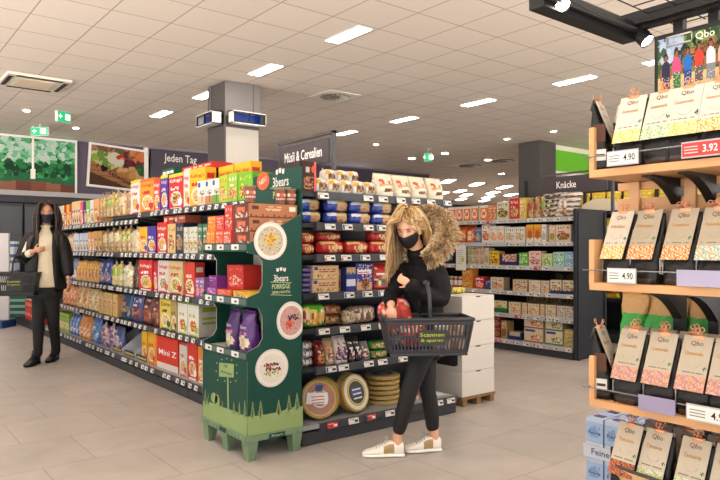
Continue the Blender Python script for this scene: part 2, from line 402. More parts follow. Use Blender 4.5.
swirl(503, 160.5, .42, 'dark round air vent in the ceiling left of the far column', M('vent_dark', '#5c5044', .6))
swirl(470, 165.5, .42, 'dark square air vent above the distant lights', M('vent_dark', '#5c5044', .6))
# air conditioning cassette
t = empty('air_conditioner', (2.16, 10.35, ZC), 0, 'square air conditioning cassette in the ceiling top left', 'air conditioner')
k = MB(); k.rbox((-.42, -.42, -.035), (.42, .42, -.0005), .012); k.build('casing', M('ac_white', '#e9e2d4', .45), t)
k = MB(); k.box((-.24, -.24, -.045), (.24, .24, -.034))
for i in range(12): k.box((-.23, -.225+i*.039, -.05), (.23, -.212+i*.039, -.044))
k.build('grille', M('ac_grille', '#c9b9a0', .5), t)
for a in range(4):
    k = MB(); k.rbox((-.3, -.39, -.042), (.3, -.33, -.034), .003); k.build('flap', M('ac_slot', '#3c3630', .5), t, rz=a*PI/2)
# exit signs
def exitsign(px, py, dep, label, w=.34, h=.17, rz=None):
    p = W(px, py, dep)
    t = empty('exit_sign', p, rz if rz is not None else -math.atan2(FX, FY), label, 'exit sign')
    k = MB(); k.rbox((-w/2, -.03, -h/2), (w/2, .03, h/2), .006); k.build('housing', M('exit_white', '#dfe8e2', .4), t)
    k = MB(); k.box((-w/2+.01, -.034, -h/2+.01), (w/2-.01, -.03, h/2-.01)); k.build('panel', M('exit_green', '#0aa06a', .4, emit='#10c070', es=.5), t)
    k = MB(); y = -.036; k.box((.02, y, -.05), (.13, y+.002, .055)); k.text('+', (-.09, y, 0), (1, 0, 0), (0, 0, 1), .08, w=.08)
    k.build('pictogram', M('exit_glyph', '#ffffff', .4, emit='#ffffff', es=.8), t)
    k = MB(); k.cyl((0, 0, h/2), (0, 0, max(.02, ZC-p.z)), .008, 8); k.build('rod', m_frame, t)
exitsign(40, 131.5, 12.6, 'green lit exit sign hanging before the lettuce picture')
exitsign(63, 117, 11.6, 'green exit sign edge on, nearest below the air conditioner', .3, .2, -math.atan2(FX, FY)+1.2)
exitsign(428, 157.5, 16, 'small green exit sign hanging over the blonde woman', .2, .2)
# hanging pole with sensor
p = W(33, 176, 12.9); t = empty('hanging_sensor', (p.x, p.y, p.z), 0, 'white pole with small box hanging before the lettuce picture', 'sensor')
k = MB(); k.cyl((0, 0, .1), (0, 0, ZC-p.z), .02, 10); k.build('pole', m_frame, t)
k = MB(); k.rbox((-.04, -.04, -.06), (.04, .04, .14), .01); k.build('box', m_frame, t)
# dark soffit lamp behind the sign
p = W(373, 180, 15)
k = MB(); k.rbox((-.5, -.04, -.03), (.5, .04, .03), .01); t = k.build('strip_light', M('strip', '#ffffff', .4, emit='#dfe9ff', es=6), None, (11.75, 15.255, 3.18), 0); tag(t, 'bluish strip light on the dark wall behind the end rack', 'strip light')
# ================================================================== SHELVING
m_shelf = M('shelf_dark', '#26282c', .5, .0, spec=.25); m_base = M('base_dark', '#333539', .5, .0, spec=.25); m_back = M('back_panel', '#1a1a1e', .6)
m_rail = M('price_rail', '#424449', .45, spec=.3); m_railb = M('price_rail_bright', '#a9abb0', .3); m_bot = M('shelf_bottom_grey', '#8d8e90', .4)
TG = {}
def tagmesh(w, h, red=False, k_=0):
    key = (w, h, red, k_)
    if key in TG: return TG[key]
    k = MB(); k.box((-w/2, -.004, -h/2), (w/2, 0, h/2), '#f4f2ec' if not red else '#d8403a')
    y = -.0045; R = random.Random(k_)
    d = '#2c2c2e' if not red else '#ffffff'
    k.face([(w*.08, y, -h*.25), (w*.42, y, -h*.25), (w*.42, y, h*.12), (w*.08, y, h*.12)], d)
    k.face([(-w*.42, y, h*.2), (w*R.uniform(-.1, .2), y, h*.2), (w*.1, y, h*.32), (-w*.42, y, h*.32)], '#8a8a8a' if not red else '#f3c6c0')
    if k_ == 1: k.face([(-w*.48, y, -h*.45), (-w*.34, y, -h*.45), (-w*.34, y, h*.05), (-w*.48, y, h*.05)], '#d0342c')
    if k_ == 2: k.face([(-w*.48, y, -h*.45), (-w*.3, y, -h*.45), (-w*.3, y, h*.4), (-w*.48, y, h*.4)], '#2f5f9e')
    o = k.build('price_tag', PM); me = o.data; bpy.data.objects.remove(o); TG[key] = me; return me
def bay(name, label, loc, rz, width, levels, depth=.5, top=1.72, group=None, ntag=9, rail0=0, base_h=.12, bright=False, tagw=.07, red=0, inset=.05, back=True, sides=True, tags_from=0, zoff=None, redbot=False):
    t = empty(name, loc, rz, label, 'shelf', group)
    k = MB(); k.rbox((0, 0, 0), (width, depth, base_h-.035), .006); k.build('base', m_base, t)
    if back:
        k = MB(); k.box((.002, depth-.02, base_h), (width-.002, depth, top)); k.build('back_panel', m_back, t)
    for x in (0, width-.03): k = MB(); k.box((x, depth-.06, base_h-.03), (x+.03, depth-.02, top+.0)); k.build('upright', m_shelf, t)
    R = random.Random(sum(map(ord, label)))
    for i, z in enumerate(levels):
        y0 = 0 if i == 0 else inset
        k = MB(); k.box((0, y0, z-.03), (width, depth-.02, z))
        if i: # brackets
            for x in (.012, width-.018): k.face([(x, y0+.04, z-.03), (x, depth-.03, z-.03), (x, depth-.03, z-.11)])
        s = k.build('shelf', m_bot if i == 0 else m_shelf, t)
        k = MB(); k.face([(rail0, y0-.006, z-.045), (width, y0-.006, z-.045), (width, y0-.016, z+.0), (rail0, y0-.016, z+.0)])
        k.face([(rail0, y0-.006, z-.045), (rail0, y0, z-.045), (width, y0, z-.045), (width, y0-.006, z-.045)])
        k.box((rail0, y0-.018, z), (width, y0, z+.004)); k.box((rail0, y0-.012, z-.048), (width, y0, z-.045))
        k.box((rail0-.004, y0-.018, z-.048), (rail0, y0+.02, z+.004))
        k.build('price_rail', m_railb if bright else m_rail, s)
        n = ntag
        for q in range(n):
            x = rail0 + (width-rail0)*(q+.5+R.uniform(-.22, .22))/n
            if R.random() < .06: continue
            rd = (R.random() < red) or (redbot and i == 0 and q in (0, 2))
            o = bpy.data.objects.new('price_tag', tagmesh(tagw, .038, rd, R.choice([0, 0, 1, 2])))
            COL.objects.link(o); o.parent = s; o.location = (x, y0-.0165, z-.0225); o.rotation_euler = (-.2, 0, 0)
    return t
ZL = [.15, .52, .86, 1.23, 1.63]
for i in range(5):
    zl = list(ZL)
    if i >= 2: zl[4] = 1.57
    # bay i spans world Y 3.95+1.27 i .. ; local +x runs towards -Y
    bay('cereal_shelf', 'dark shelf bay of the long cereal run, %s from the green display' % ORD[i+1], (2.28, 3.95+1.27*(i+1), 0), -PI/2, 1.268, zl, .55, 1.66, 'shelf bays of the long cereal run', 9, inset=.04)
# low plinth beyond the last bay
k = MB(); k.rbox((0, 0, 0), (2.0, .6, .13), .01); k.box((0, -.01, .095), (2.0, 0, .13)); t = k.build('low_plinth', m_base, None, (2.28, 12.35, 0), -PI/2); tag(t, 'low grey plinth past the far end of the cereal run', 'plinth')
# the end rack (seven levels)
ZE = [.13, .49, .747, .98, 1.235, 1.445, 1.65]
bay('end_rack', 'dark end rack with seven levels behind the blonde woman', (2.30, 3.50, 0), 0, 1.43, ZE, .44, 1.7, None, 8, rail0=.14, tagw=.085, redbot=True)
# back rack (three bays)
ZB = [.134, .455, .74, 1.06, 1.35, 1.64]
for i in range(3):
    rk_ = bay('crispbread_rack', 'dark back rack bay with crispbread, %s from its near end' % ORD[i+1], (6.5, 4.3+1.3*(i+1), 0), -PI/2, 1.298, ZB, .55, 1.68, 'bays of the back rack', 9, bright=True, red=.12, inset=.05, tagw=.085)
    if i == 0: RACK0 = rk_
k = MB(); k.rbox((0, 0, 0), (.62, .04, 1.73), .008); k.box((.02, -.02, 0), (.07, 0, 1.7)); k.box((.56, -.02, 0), (.6, 0, 1.7))
for i in range(20): k.box((.035, -.022, .2+i*.07), (.055, -.019, .225+i*.07), m=1)
bpy.context.view_layer.update(); t = k.build('end_panel', [M('panel_dark', '#26292e', .5, spec=.25), m_back], None, (6.5, 4.255, 0)); t.parent = RACK0; t.matrix_parent_inverse = RACK0.matrix_world.inverted()
# hanging aisle signs on frames
def aisle_sign(loc, L, txt, tw, label, post=True, hh=.2, ztop=2.2, pz=1.7):
    t = empty('aisle_sign', loc, -PI/2, label, 'sign', 'hanging aisle signs')
    mf = M('sign_frame', '#3d3a40', .4)
    k = MB(); k.box((0, -.015, ztop-.02), (L, .015, ztop)); k.box((L-.03, -.015, pz), (L, .015, ztop)); k.box((0, -.015, pz), (.03, .015, ztop)); k.build('post_frame', mf, t)
    k = MB(); k.box((.02, -.012, ztop-.045-hh), (L-.075, .012, ztop-.045)); k.build('board', M('sign_dark2', '#3a3238', .5), t)
    k = MB(); k.text(txt, (L*(.47 if tw > .3 else .4), -.0135, ztop-.045-hh/2), (1, 0, 0), (0, 0, 1), .085, '#ffffff', w=tw); k.build('lettering', MATS['sign_white'], t)
aisle_sign((3.0, 4.93, 0), .83, 'Müsli & Cerealien', .56, 'dark aisle sign reading Müsli & Cerealien above the end rack')
aisle_sign((6.82, 5.0, 0), 1.02, 'Knäcke', .27, 'dark aisle sign reading Knäcke above the back rack', ztop=2.19, pz=1.66)
# ================================================================== PRODUCT SHAPES
def carton(w, d, h, P, side='#cccccc', top=None, sideP=None, name='carton', texts=(), mat=None):
    k = MB(); x = w/2
    k.raster((-x, 0, 0), (1, 0, 0), (0, 0, 1), w, h, P)
    sp = sideP
    if sp:
        k.raster((x, 0, 0), (0, 1, 0), (0, 0, 1), d, h, sp); k.raster((-x, d, 0), (0, -1, 0), (0, 0, 1), d, h, sp)
    else:
        k.face([(x,0,0),(x,d,0),(x,d,h),(x,0,h)], side); k.face([(-x,d,0),(-x,0,0),(-x,0,h),(-x,d,h)], side)
    k.face([(x,d,0),(-x,d,0),(-x,d,h),(x,d,h)], side)
    c = top or side
    k.face([(-x,0,h),(x,0,h),(x,d/2,h+.0015),(-x,d/2,h+.0015)], c); k.face([(-x,d/2,h+.0015),(x,d/2,h+.0015),(x,d,h),(-x,d,h)], c)
    k.face([(-x,d,0),(x,d,0),(x,0,0),(-x,0,0)], side)
    # closing flap edge
    k.box((-x*.96, d*.47, h+.001), (x*.96, d*.49, h+.003), side)
    for (s, u, v, hh, c2, ww) in texts: k.text(s, ((u-.5)*w, -.0012, v*h), (1,0,0), (0,0,1), hh*h, c2, w=ww*w)
    return k.build(name, mat or PM)
def rings(k, R, P, back, n=22, axis='z', crumple=0, seed=1, m=0):
    # R: [(t, hw, hd, cy, ex)]; front half takes the painted raster
    rnd = random.Random(seed); base = len(k.v); T0, T1 = R[0][0], R[-1][0]
    for (t, hw, hd, cy, ex) in R:
        for q in range(n):
            a = 2*PI*q/n - PI      # starts at -x, goes through the front (-y)
            c, s = math.cos(a), math.sin(a)
            x = hw*math.copysign(abs(c)**ex, c); y = cy+hd*math.copysign(abs(s)**ex, s)
            j = crumple*min(1, hd/.02)
            x += rnd.uniform(-j, j)*.5; y += rnd.uniform(-j, j); tt = t+rnd.uniform(-j, j)*.4
            k.v.append((x, y, tt) if axis == 'z' else (tt, y, x+0))
    for i in range(len(R)-1):
        v = ((R[i][0]+R[i+1][0])/2-T0)/(T1-T0)
        for q in range(n):
            a = 2*PI*(q+.5)/n-PI; u = (math.cos(a)+1)/2; front = math.sin(a) < 0.01
            uu, vv = (u, v) if axis == 'z' else (v, u)
            if front and P: c = P.g[min(P.nv-1, int(vv*P.nv))][min(P.nu-1, int(uu*P.nu))]
            else: c = back if not callable(back) else back(rnd)
            k.f.append([base+i*n+q, base+i*n+(q+1) % n, base+(i+1)*n+(q+1) % n, base+(i+1)*n+q]); k.c.append(lin(c)); k.m.append(m)
    for i, rv in ((0, 1), (len(R)-1, 0)):
        f = [base+i*n+q for q in range(n)]; k.f.append(f[::-1] if rv else f); k.c.append(lin(back if not callable(back) else back(rnd))); k.m.append(m)
def pouch(w, d, h, P, back, name='pouch', crumple=.003, seed=1, texts=(), mat=None):
    k = MB(); R = []
    N = 14
    for i in range(N+1):
        v = i/N
        hd = d/2*(1-.04*math.cos(v*6))*(1-max(0, (v-.45)/.55)**1.5) + .0025
        if v < .06: hd *= .9
        hw = w/2*(1 if v > .85 else .93+.04*math.sin(v*4))
        R.append((v*h, hw, hd, d/2, .55 if v < .5 else .75))
    rings(k, R, P, back, crumple=crumple, seed=seed)
    k.box((-w/2, d/2-.0015, h*.985), (w/2, d/2+.0015, h+.008), back)
    for (s, u, v, hh, c2, ww) in texts: k.text(s, ((u-.5)*w, -.006+d*.06, v*h), (1,0,0), (0,0,1), hh*h, c2, w=ww*w)
    return k.build(name, mat or PG, smooth=True)
def twistbag(w, d, h, cols, label, name='bag', seed=1, lab=(.2, .45, .8, .8), tie='#e8e2d0', labcol2=None):
    P = Paint(12, 14, cols[0]); P.n(0, 0, 1, 1, cols, 1)
    u0, v0, u1, v1 = lab
    if label: P.r(u0, v0, u1, v1, label); P.n(u0+.05, v0+.05, u1-.05, (v0+v1)/2, [labcol2 or '#f3e6a0', label], .7)
    k = MB(); rnd = random.Random(seed); R = []
    for i in range(13):
        v = i/12
        s = 1 if v < .78 else max(.14, 1-(v-.78)*6.0)
        if v > .93: s = .3
        R.append((v*h, w/2*s*(.94+rnd.uniform(-.04, .06)), d/2*s*(.95+rnd.uniform(-.05, .05)), d/2, .75))
    rings(k, R, P, lambda r: r.choice(cols), crumple=.006, seed=seed, n=20)
    # gathered flare
    for q in range(7):
        a = 2*PI*q/7; c, s = math.cos(a), math.sin(a)
        k.face([(c*.008, d/2+s*.008, h*.93), (c*.03+.01*s, d/2+s*.02, h*1.08), (c*.03-.01*s, d/2+s*.03, h*1.07)], '#e9e4d8')
    k.tube([(.011*math.cos(a*PI/5), d/2+.011*math.sin(a*PI/5), h*.925) for a in range(11)], .003, 5, tie)
    return k.build(name, PG, smooth=True)
def pillow(w, d, h, P, back, name='packet', seed=1, crumple=.004, upright=False, texts=(), mat=None, ns=22):
    # lying packet with crimped ends left and right, front faces -y
    k = MB(); R = []; N = 14
    for i in range(N+1):
        u = i/N*2-1; e = (1-abs(u)**4.5)**.6 if abs(u) < 1 else 0
        hh = h/2*max(.0, .55+.45*e); hd = max(.002, d/2*e)
        R.append((u*w/2, hh, hd, 0, .7))
    rings(k, R, P, back, axis='x', crumple=crumple, seed=seed, n=ns)
    k.v = [(x, y+d/2, z+h/2) for x, y, z in k.v]
    for (s, u, v, hh, c2, ww) in texts: k.text(s, ((u-.5)*w, -.004, v*h), (1,0,0), (0,0,1), hh*h, c2, w=ww*w)
    if upright:
        k.v = [(z-h/2, y, x+w/2) for x, y, z in k.v]; k.f = [f[::-1] for f in k.f]
    return k.build(name, mat or PG, smooth=True)
def cup(r, h, c, cols=None, lid='#f2eee6', name='cup', band=None):
    k = MB(); P = [(r*.8, 0), (r*.82, h*.1), (r*.88, h*.45), (r*.9, h*.55), (r*.98, h*.9), (r*1.05, h*.91), (r*1.05, h*.97), (r*.98, h), (.0001, h*.99)]
    C = [c, c, band or c, c, c, lid, lid, lid]
    k.lathe(P, 20, cols=C)
    k.v = [(x, y+r, z) for x, y, z in k.v]; return k.build(name, PM, smooth=True)
def jar(r, h, body, lid, lab, name='jar'):
    k = MB(); k.lathe([(r*.9, 0), (r, h*.06), (r, h*.2), (r, h*.65), (r, h*.72), (r*.75, h*.82), (r*.82, h*.83), (r*.82, h), (.0001, h)], 16, cols=[body, body, lab, body, body, lid, lid, lid])
    k.v = [(x, y+r, z) for x, y, z in k.v]; return k.build(name, PG, smooth=True)
# ------------------------------------------------------------------ painted faces
def cereal(base, script, bowl='#e0b060', tab=None, ring='#f4efe2', extra=None, nu=16, nv=22):
    P = Paint(nu, nv, base)
    P.r(.08, .70, .92, .74, base)
    P.c(.5, .3, .36, .22, ring); P.n(.2, .12, .8, .46, [bowl, '#c98a3a', '#f0cf8a'], 1, ell=True)
    P.c(.78, .2, .16, .1, extra or script)
    if tab: P.r(0, .9, 1, 1, tab)
    P.lines(.15, .55, .7, .62, script, 2); P.r(.1, .02, .9, .05, script)
    return P
def photo(base, cols, acc='#ffffff', nu=14, nv=16, v=(.1, .55)):
    P = Paint(nu, nv, base); P.n(.06, v[0], .94, v[1], cols, .95, ell=True); P.r(.12, .72, .88, .86, acc); P.lines(.2, .74, .8, .84, base, 2); P.lines(.15, .58, .6, .66, acc, 1); return P
def stripes(base, cols, nu=12, nv=14):
    P = Paint(nu, nv, base)
    for i, c in enumerate(cols): P.r(0, i/len(cols), 1, (i+1)/len(cols), c)
    P.lines(.2, .6, .8, .8, base, 2); return P
def sidep(base, acc, n=3):
    P = Paint(6, 14, base); P.r(.2, .75, .8, .88, acc); P.lines(.15, .2, .85, .6, acc, n); return P
# ------------------------------------------------------------------ placing rows
class Face:
    def __init__(s, axis, plane, rz, fixture, n): s.axis = axis; s.plane = plane; s.rz = rz; s.fx = fixture; s.n = n
    def world(s, a, inset): return (s.plane+inset, a) if s.axis == 'Y' else (a, s.plane+inset)
    def coord(s, px): return Yon(px, s.plane) if s.axis == 'Y' else Xon(px, s.plane)
FL = Face('Y', 2.335, -PI/2, 'cereal run', 5)
FE = Face('X', 3.565, 0, 'end rack', 7)
FB = Face('Y', 6.565, -PI/2, 'back rack', 6)
LV = {5: ['bottom', 'fourth', 'third', 'second', 'top'], 7: ['bottom', 'sixth', 'fifth', 'fourth', 'third', 'second', 'top'], 6: ['bottom', 'fifth', 'fourth', 'third', 'second', 'top']}
ROWN = 0
def row(F, lev, z, px0, px1, make, desc, cat, n=None, wmax=.2, fill=.96, layers=1, lh=0, inset=.0, jit=.008, group=None, rot=0, deep=0, dd=0):
    """make(w, i) returns one product; copies fill the span seen between two columns"""
    a, b = F.coord(px0), F.coord(px1); lo, hi = min(a, b), max(a, b); L = hi-lo
    n = n or max(1, round(L/wmax)); w = L/n
    cache = {}
    shelf = LV[F.n][lev]
    tot = n*layers*(1+deep); R = random.Random(int(px0*7+z*100))
    for l in range(layers):
        for r in range(1+deep):
            for i in range(n):                      # i counts from the left in the picture
                s = hi-(i+.5)*w if F.axis == 'Y' else lo+(i+.5)*w
                x, y = F.world(s, inset+R.uniform(0, jit)+r*dd)
                one = make.__code__.co_argcount-len(make.__defaults__ or ()) < 2
                key = 0 if one else i % 3
                if key not in cache: o = make(w*fill) if one else make(w*fill, i); cache[key] = o
                else: o = dup(cache[key], (0, 0, 0))
                o.location = (x, y, z+.001+l*lh); o.rotation_euler = (0, 0, F.rz+R.uniform(-.03, .03)+rot)
                lb = desc
                if n > 1: lb += ', %s from left' % ORD[min(i+1, 12)]
                if deep: lb += ', %s row' % ['front', 'back'][r]
                if layers > 1: lb += ', ' + (['lower layer', 'upper layer'] if layers == 2 else ['lowest layer', 'second layer up', 'third layer up', 'fourth layer up', 'topmost layer'])[l]
                lb += ', %s shelf, %s' % (shelf, F.fx)
                tag(o, lb, cat, (desc+' on the '+shelf+' shelf') if tot > 1 else None)
    return cache[0]
# ================================================================== PRODUCTS: long cereal run
def box_(base, h, d, script='#c8281e', side=None, tab=None, bowl='#e0b060', name='cereal_box', txt=None, tcol=None, extra=None, kind='cereal', cols=None):
    def f(w):
        P = cereal(base, script, bowl, tab, extra=extra) if kind == 'cereal' else photo(base, cols or [bowl, '#c98a3a'], script)
        tx = [(txt, .5, .8, .13, tcol or script, .84)] if txt else []
        return carton(w, d, h, P, side or base, tab or side or base, sidep(side or base, script), name, tx)
    return f
def plain(base, h, d, cols=None, script='#ffffff', name='carton', side=None, top=None):
    def f(w): return carton(w, d, h, photo(base, cols or ['#c98a4a', '#e6c088'], script), side or base, top or side or base, None, name)
    return f
def tb(cols, label, h=.27, d=.1, name='oat_bag', lc2=None, tie='#e8e2d0'):
    def f(w, i): return twistbag(w, d, h*(1+.03*i), cols, label, name, seed=i+3, labcol2=lc2, tie=tie)
    return f
def po(base, h, d, cols, acc='#ffffff', back=None, name='pouch', kind='photo'):
    def f(w, i):
        P = photo(base, cols, acc) if kind == 'photo' else stripes(base, cols)
        return pouch(w, d, h*(1+.02*i), P, back or base, name, seed=i+2)
    return f
TAN = ['#d8b583', '#c79c62', '#e8cfa2', '#b98a52', '#dcc090']; OAT = ['#c9ad7c', '#b8945c', '#dcc79c', '#a88450']
# top shelf, far to near
T = 1.57
for a, b, base, sc, nm in [(53,57,'#d9a35c','#b5552a','amber'),(57,60.5,'#b9bcc4','#5c6a80','silver grey'),(60.5,64,'#e6d3ae','#8a5a34','cream'),(64,66,'#c4201e','#ffffff','deep red'),(66,69,'#f2cf1c','#b02a1c','bright yellow'),(69,71.5,'#d02c22','#ffe9c0','red'),
                           (80,83,'#e3527c','#ffffff','pink'),(83,86,'#3d2f66','#e0c0e0','navy violet'),(86,90,'#8cc063','#ffffff','light green'),(90,93.5,'#e9ebe2','#4a8f4a','white and green'),(93.5,99,'#eeb07c','#b8412c','peach')]:
    row(FL, 4, T, a, b, box_(base, .29, .16, sc), nm+' muesli box', 'box', n=1)
row(FL, 4, T, 71.5, 80, box_('#e8c791', .31, .15, '#2c3f9a', bowl='#8a5a34'), 'tan muesli box with blue foot', 'box', n=4)
T = 1.63
row(FL, 4, T, 99, 104, tb(OAT, '#e6b81e'), 'oat bag with yellow label', 'bag', n=2)
row(FL, 4, T, 104, 111, tb(TAN, '#7fae2a'), 'oat bag with green label', 'bag', n=2)
row(FL, 4, T, 111, 117, tb(OAT, '#e0d024', .30, lc2='#6a9a2a'), 'tied oat bag with lime label', 'bag', n=1)
row(FL, 4, T, 117, 124, tb(TAN, '#e4dcc0', .27), 'beige tied flake bag', 'bag', n=1)
row(FL, 4, T, 124, 130, tb(['#c69a6a', '#d8b48a', '#a87a4a'], None, .29), 'unlabelled brown flake bag', 'bag', n=1)
row(FL, 4, T, 130, 140, box_('#f0ece6', .345, .09, '#d0282a', tab='#f2d424', txt="Kellogg's", extra='#d03050'), 'white cereal box with yellow tab', 'box', n=1)
row(FL, 4, T, 140, 153.5, box_('#f0a41a', .335, .2, '#d02a1e', tab='#d9701a', txt="Kellogg's", side='#e8960e'), 'amber cereal box beside the white one', 'box', n=1)
row(FL, 4, T, 153.5, 160, box_('#e2463a', .31, .1, '#ffffff', txt="Kellogg's", extra='#3a5aa8'), 'red cereal box with white lettering', 'box', n=1)
row(FL, 4, T, 160, 168, box_('#4b3aa0', .33, .1, '#f0d0e8', tab='#f3dc2a', txt="Kellogg's"), 'violet cereal box with yellow tab', 'box', n=1)
row(FL, 4, T, 168, 183, box_('#d92a20', .32, .2, '#ffffff', tab='#f3dc2a', txt="Kellogg's", side='#c8221a', bowl='#6a3a20'), 'deep red cereal box with yellow tab', 'box', n=1)
row(FL, 4, T, 183, 189, box_('#e8e0dc', .325, .1, '#d02a2a', txt="Kellogg's", side='#d8342c'), 'white and red cereal box', 'box', n=1)
row(FL, 4, T, 189, 204.5, box_('#f5c416', .325, .1, '#d0241c', txt="Kellogg's", side='#f0b810', extra='#e04a60'), 'big yellow cereal box', 'box', n=1)
row(FL, 4, T, 204.5, 236, box_('#f5c416', .325, .1, '#d0241c', txt="Kellogg's", side='#eeb20c'), 'yellow cereal box in line behind white packs', 'box', n=4, inset=.12)
for a, b, c, t in [(197,204.5,'#e8c8a8','peach'),(204.5,211,'#d08a5a','brown'),(211,218.5,'#7cab4e','green')]:
    def f(w, c=c):
        P = Paint(12, 16, '#f2eeea'); P.r(0, 0, 1, .35, c); P.r(.1, .72, .42, .92, '#2c5f9e'); P.lines(.3, .45, .9, .6, '#7a6a60', 2); P.r(.55, .1, .7, .5, '#5a3a2a'); return carton(w, .08, .21, P, '#e8e2da', '#f4f1ec', None, 'milk_drink_carton')
    row(FL, 4, T, a, b, f, 'white drink pack with %s foot' % t, 'carton', n=1)
row(FL, 4, T, 218.5, 227, plain('#b5d334', .22, .1, ['#d9a05a', '#c07a3a', '#e8cf9a'], '#e6402a', 'cereal_bar_box'), 'lime bar box with biscuit picture', 'box', n=1)
row(FL, 4, T, 227.5, 236.5, plain('#9fcf35', .225, .1, ['#d9905a', '#b86a34', '#e8cf9a'], '#ffffff', 'cereal_bar_box'), 'green bar box beside the lime one', 'box', n=1)
row(FL, 4, T, 237, 252, plain('#7cc62e', .215, .16, ['#e9c46a', '#c98a3a', '#5a3a1a'], '#f2e04a', 'cereal_bar_box', side='#6ab424'), 'bright green box with yellow picture', 'box', n=1)
# boxes lying across the tops
def lying(w, d, h, col, acc, px0, inset, z, label):
    k = MB(); P = Paint(16, 4, col); P.r(.05, .3, .3, .8, acc); P.lines(.4, .3, .95, .8, acc, 1)
    o = carton(w, d, h, P, col, col, None, 'cereal_box'); y = Yon(px0, 2.335); o.location = (2.335+inset, y, z); o.rotation_euler = (0, 0, -PI/2); tag(o, label, 'box'); return o
lying(.3, .16, .1, '#14684a', '#ffffff', 154, .14, 1.955, 'dark green box lying on the tall cereal boxes')
lying(.6, .2, .05, '#2f2f96', '#e8e8f8', 178, .28, 1.982, 'blue box lying at the back on the cereal boxes')
lying(.62, .19, .055, '#d8281e', '#f8d8d0', 186, .1, 1.96, 'red box lying flat on the cereal boxes')
row(FL, 4, 1.63, 168, 192, box_('#4b3aa0', .35, .1, '#f0d0e8'), 'violet cereal box in the second row behind', 'box', n=3, inset=.32)
# second shelf
T = 1.23
row(FL, 3, T, 66, 73, tb(TAN, '#d8b090', .24, name='crisp_bag'), 'brown twisted crisp bag', 'bag', n=3)
row(FL, 3, T, 73.5, 88, box_('#c9d4e2', .235, .1, '#3f66a8', bowl='#c98a5a'), 'pale blue muesli box', 'box', n=5)
row(FL, 3, T, 88, 94, box_('#eba868', .245, .1, '#ffffff', bowl='#e6d3ae'), 'orange muesli box', 'box', n=2)
row(FL, 3, T, 94, 101, box_('#e2b060', .25, .1, '#3c4c9a'), 'tan muesli box with blue lettering', 'box', n=2)
row(FL, 3, T, 101, 119, tb(OAT, '#ece4c8', .27), 'clear bag of pale oat flakes', 'bag', n=3)
row(FL, 3, T, 119, 129, tb(OAT, '#e2dc3a', .29, lc2='#4a9a8a'), 'oat bag with yellow and teal label', 'bag', n=2)
row(FL, 3, T, 129, 138.5, tb(['#dccba6', '#cdb88c', '#ece0c4'], '#ded2ac', .27), 'plain bag of pale rolled oats', 'bag', n=1)
row(FL, 3, T, 139, 147, box_('#f3b81e', .26, .12, '#d0301e', extra='#3a4aa8'), 'small yellow cereal box', 'box', n=1)
row(FL, 3, T, 147.2, 156, box_('#4a3a9c', .26, .12, '#e8d8f4', extra='#e0603a'), 'small violet cereal box', 'box', n=1)
row(FL, 3, T, 156.2, 167, box_('#dc2c22', .29, .14, '#ffffff', txt="Kellogg's", side='#c8241c'), 'red cereal box with white top lettering', 'box', n=1)
row(FL, 3, T, 167.5, 175.5, plain('#e3c084', .27, .14, ['#8a3a2a', '#c98a4a', '#e8cfa0'], '#a02a22', 'muesli_box', side='#3a4060'), 'tan muesli box with red picture', 'box', n=1)
row(FL, 3, T, 175.8, 183, plain('#353c58', .27, .14, ['#c9a060', '#8a6a4a'], '#c9b080', 'muesli_box', side='#2a3048', top='#b5533a'), 'dark navy muesli box', 'box', n=1)
row(FL, 3, T, 183.5, 197, plain('#dcdccc', .23, .1, ['#4a9a4a', '#d8d020', '#d0503a', '#ffffff'], '#2f6a4a', 'muesli_box'), 'pale mixed fruit muesli box', 'box', n=3)
row(FL, 3, T, 197.5, 207, plain('#4a7a5a', .25, .12, ['#c0d0b0', '#d8503a', '#2f5a3a'], '#e8e8d8', 'muesli_box'), 'dark green muesli box', 'box', n=2)
for i, (a, c, l) in enumerate([(166, '#d8342a', 'red box stacked on top, second shelf, left'), (176, '#b5583a', 'rust box stacked on top, second shelf, right')]):
    lying(.26, .15, .07, c, '#f0d8c8', a+1, .02, 1.505+.0*i, l)
# third shelf
T = .86
row(FL, 2, T, 68, 75, po('#6f8fc4', .26, .08, ['#d8b080', '#ffffff'], '#d05a3a'), 'blue and tan cereal pouch', 'pouch', n=2)
row(FL, 2, T, 75, 98, po('#e6b04e', .245, .08, ['#c98a4a', '#f0d9a0', '#d06a3a'], '#8a4a2a'), 'golden cereal pouch', 'pouch', n=7)
row(FL, 2, T, 98, 109, po('#2d3f96', .28, .09, ['#c9a060', '#5a6ab8', '#e8d9b0'], '#f0e8e0'), 'dark blue muesli pouch', 'pouch', n=2)
row(FL, 2, T, 109.5, 120, tb(['#e6dcae', '#d9c888', '#c9b870'], '#a5c83c', .27), 'oat bag with leaf green label', 'bag', n=2)
row(FL, 2, T, 120.5, 130.5, tb(['#e9dfbd', '#dccb98', '#f2ead0'], '#e8e4d0', .27, lc2='#8ab84a'), 'wide clear bag of pale oats', 'bag', n=1)
row(FL, 2, T, 131, 138, po('#5a4636', .29, .1, ['#8a6a48', '#3a2a20'], '#a08a6a'), 'dark brown muesli pouch', 'pouch', n=1)
row(FL, 2, T, 139, 152.5, box_('#d92c26', .3, .08, '#ffffff', txt="Kellogg's", bowl='#6aa84a', extra='#f0c030'), 'red cereal box with green picture', 'box', n=1)
row(FL, 2, T, 153, 157, box_('#c81e3a', .29, .12, '#ffd8d8'), 'narrow crimson cereal box', 'box', n=1)
row(FL, 2, T, 157.3, 168, box_('#e0d4cc', .3, .09, '#c82a2a', txt="Kellogg's", bowl='#4a9ab0', extra='#d05a3a'), 'white cereal box with teal picture', 'box', n=1)
row(FL, 2, T, 168.3, 183, box_('#dcc38c', .3, .09, '#b5302a', txt="Kellogg's", bowl='#8a9a4a'), 'straw coloured cereal box', 'box', n=1)
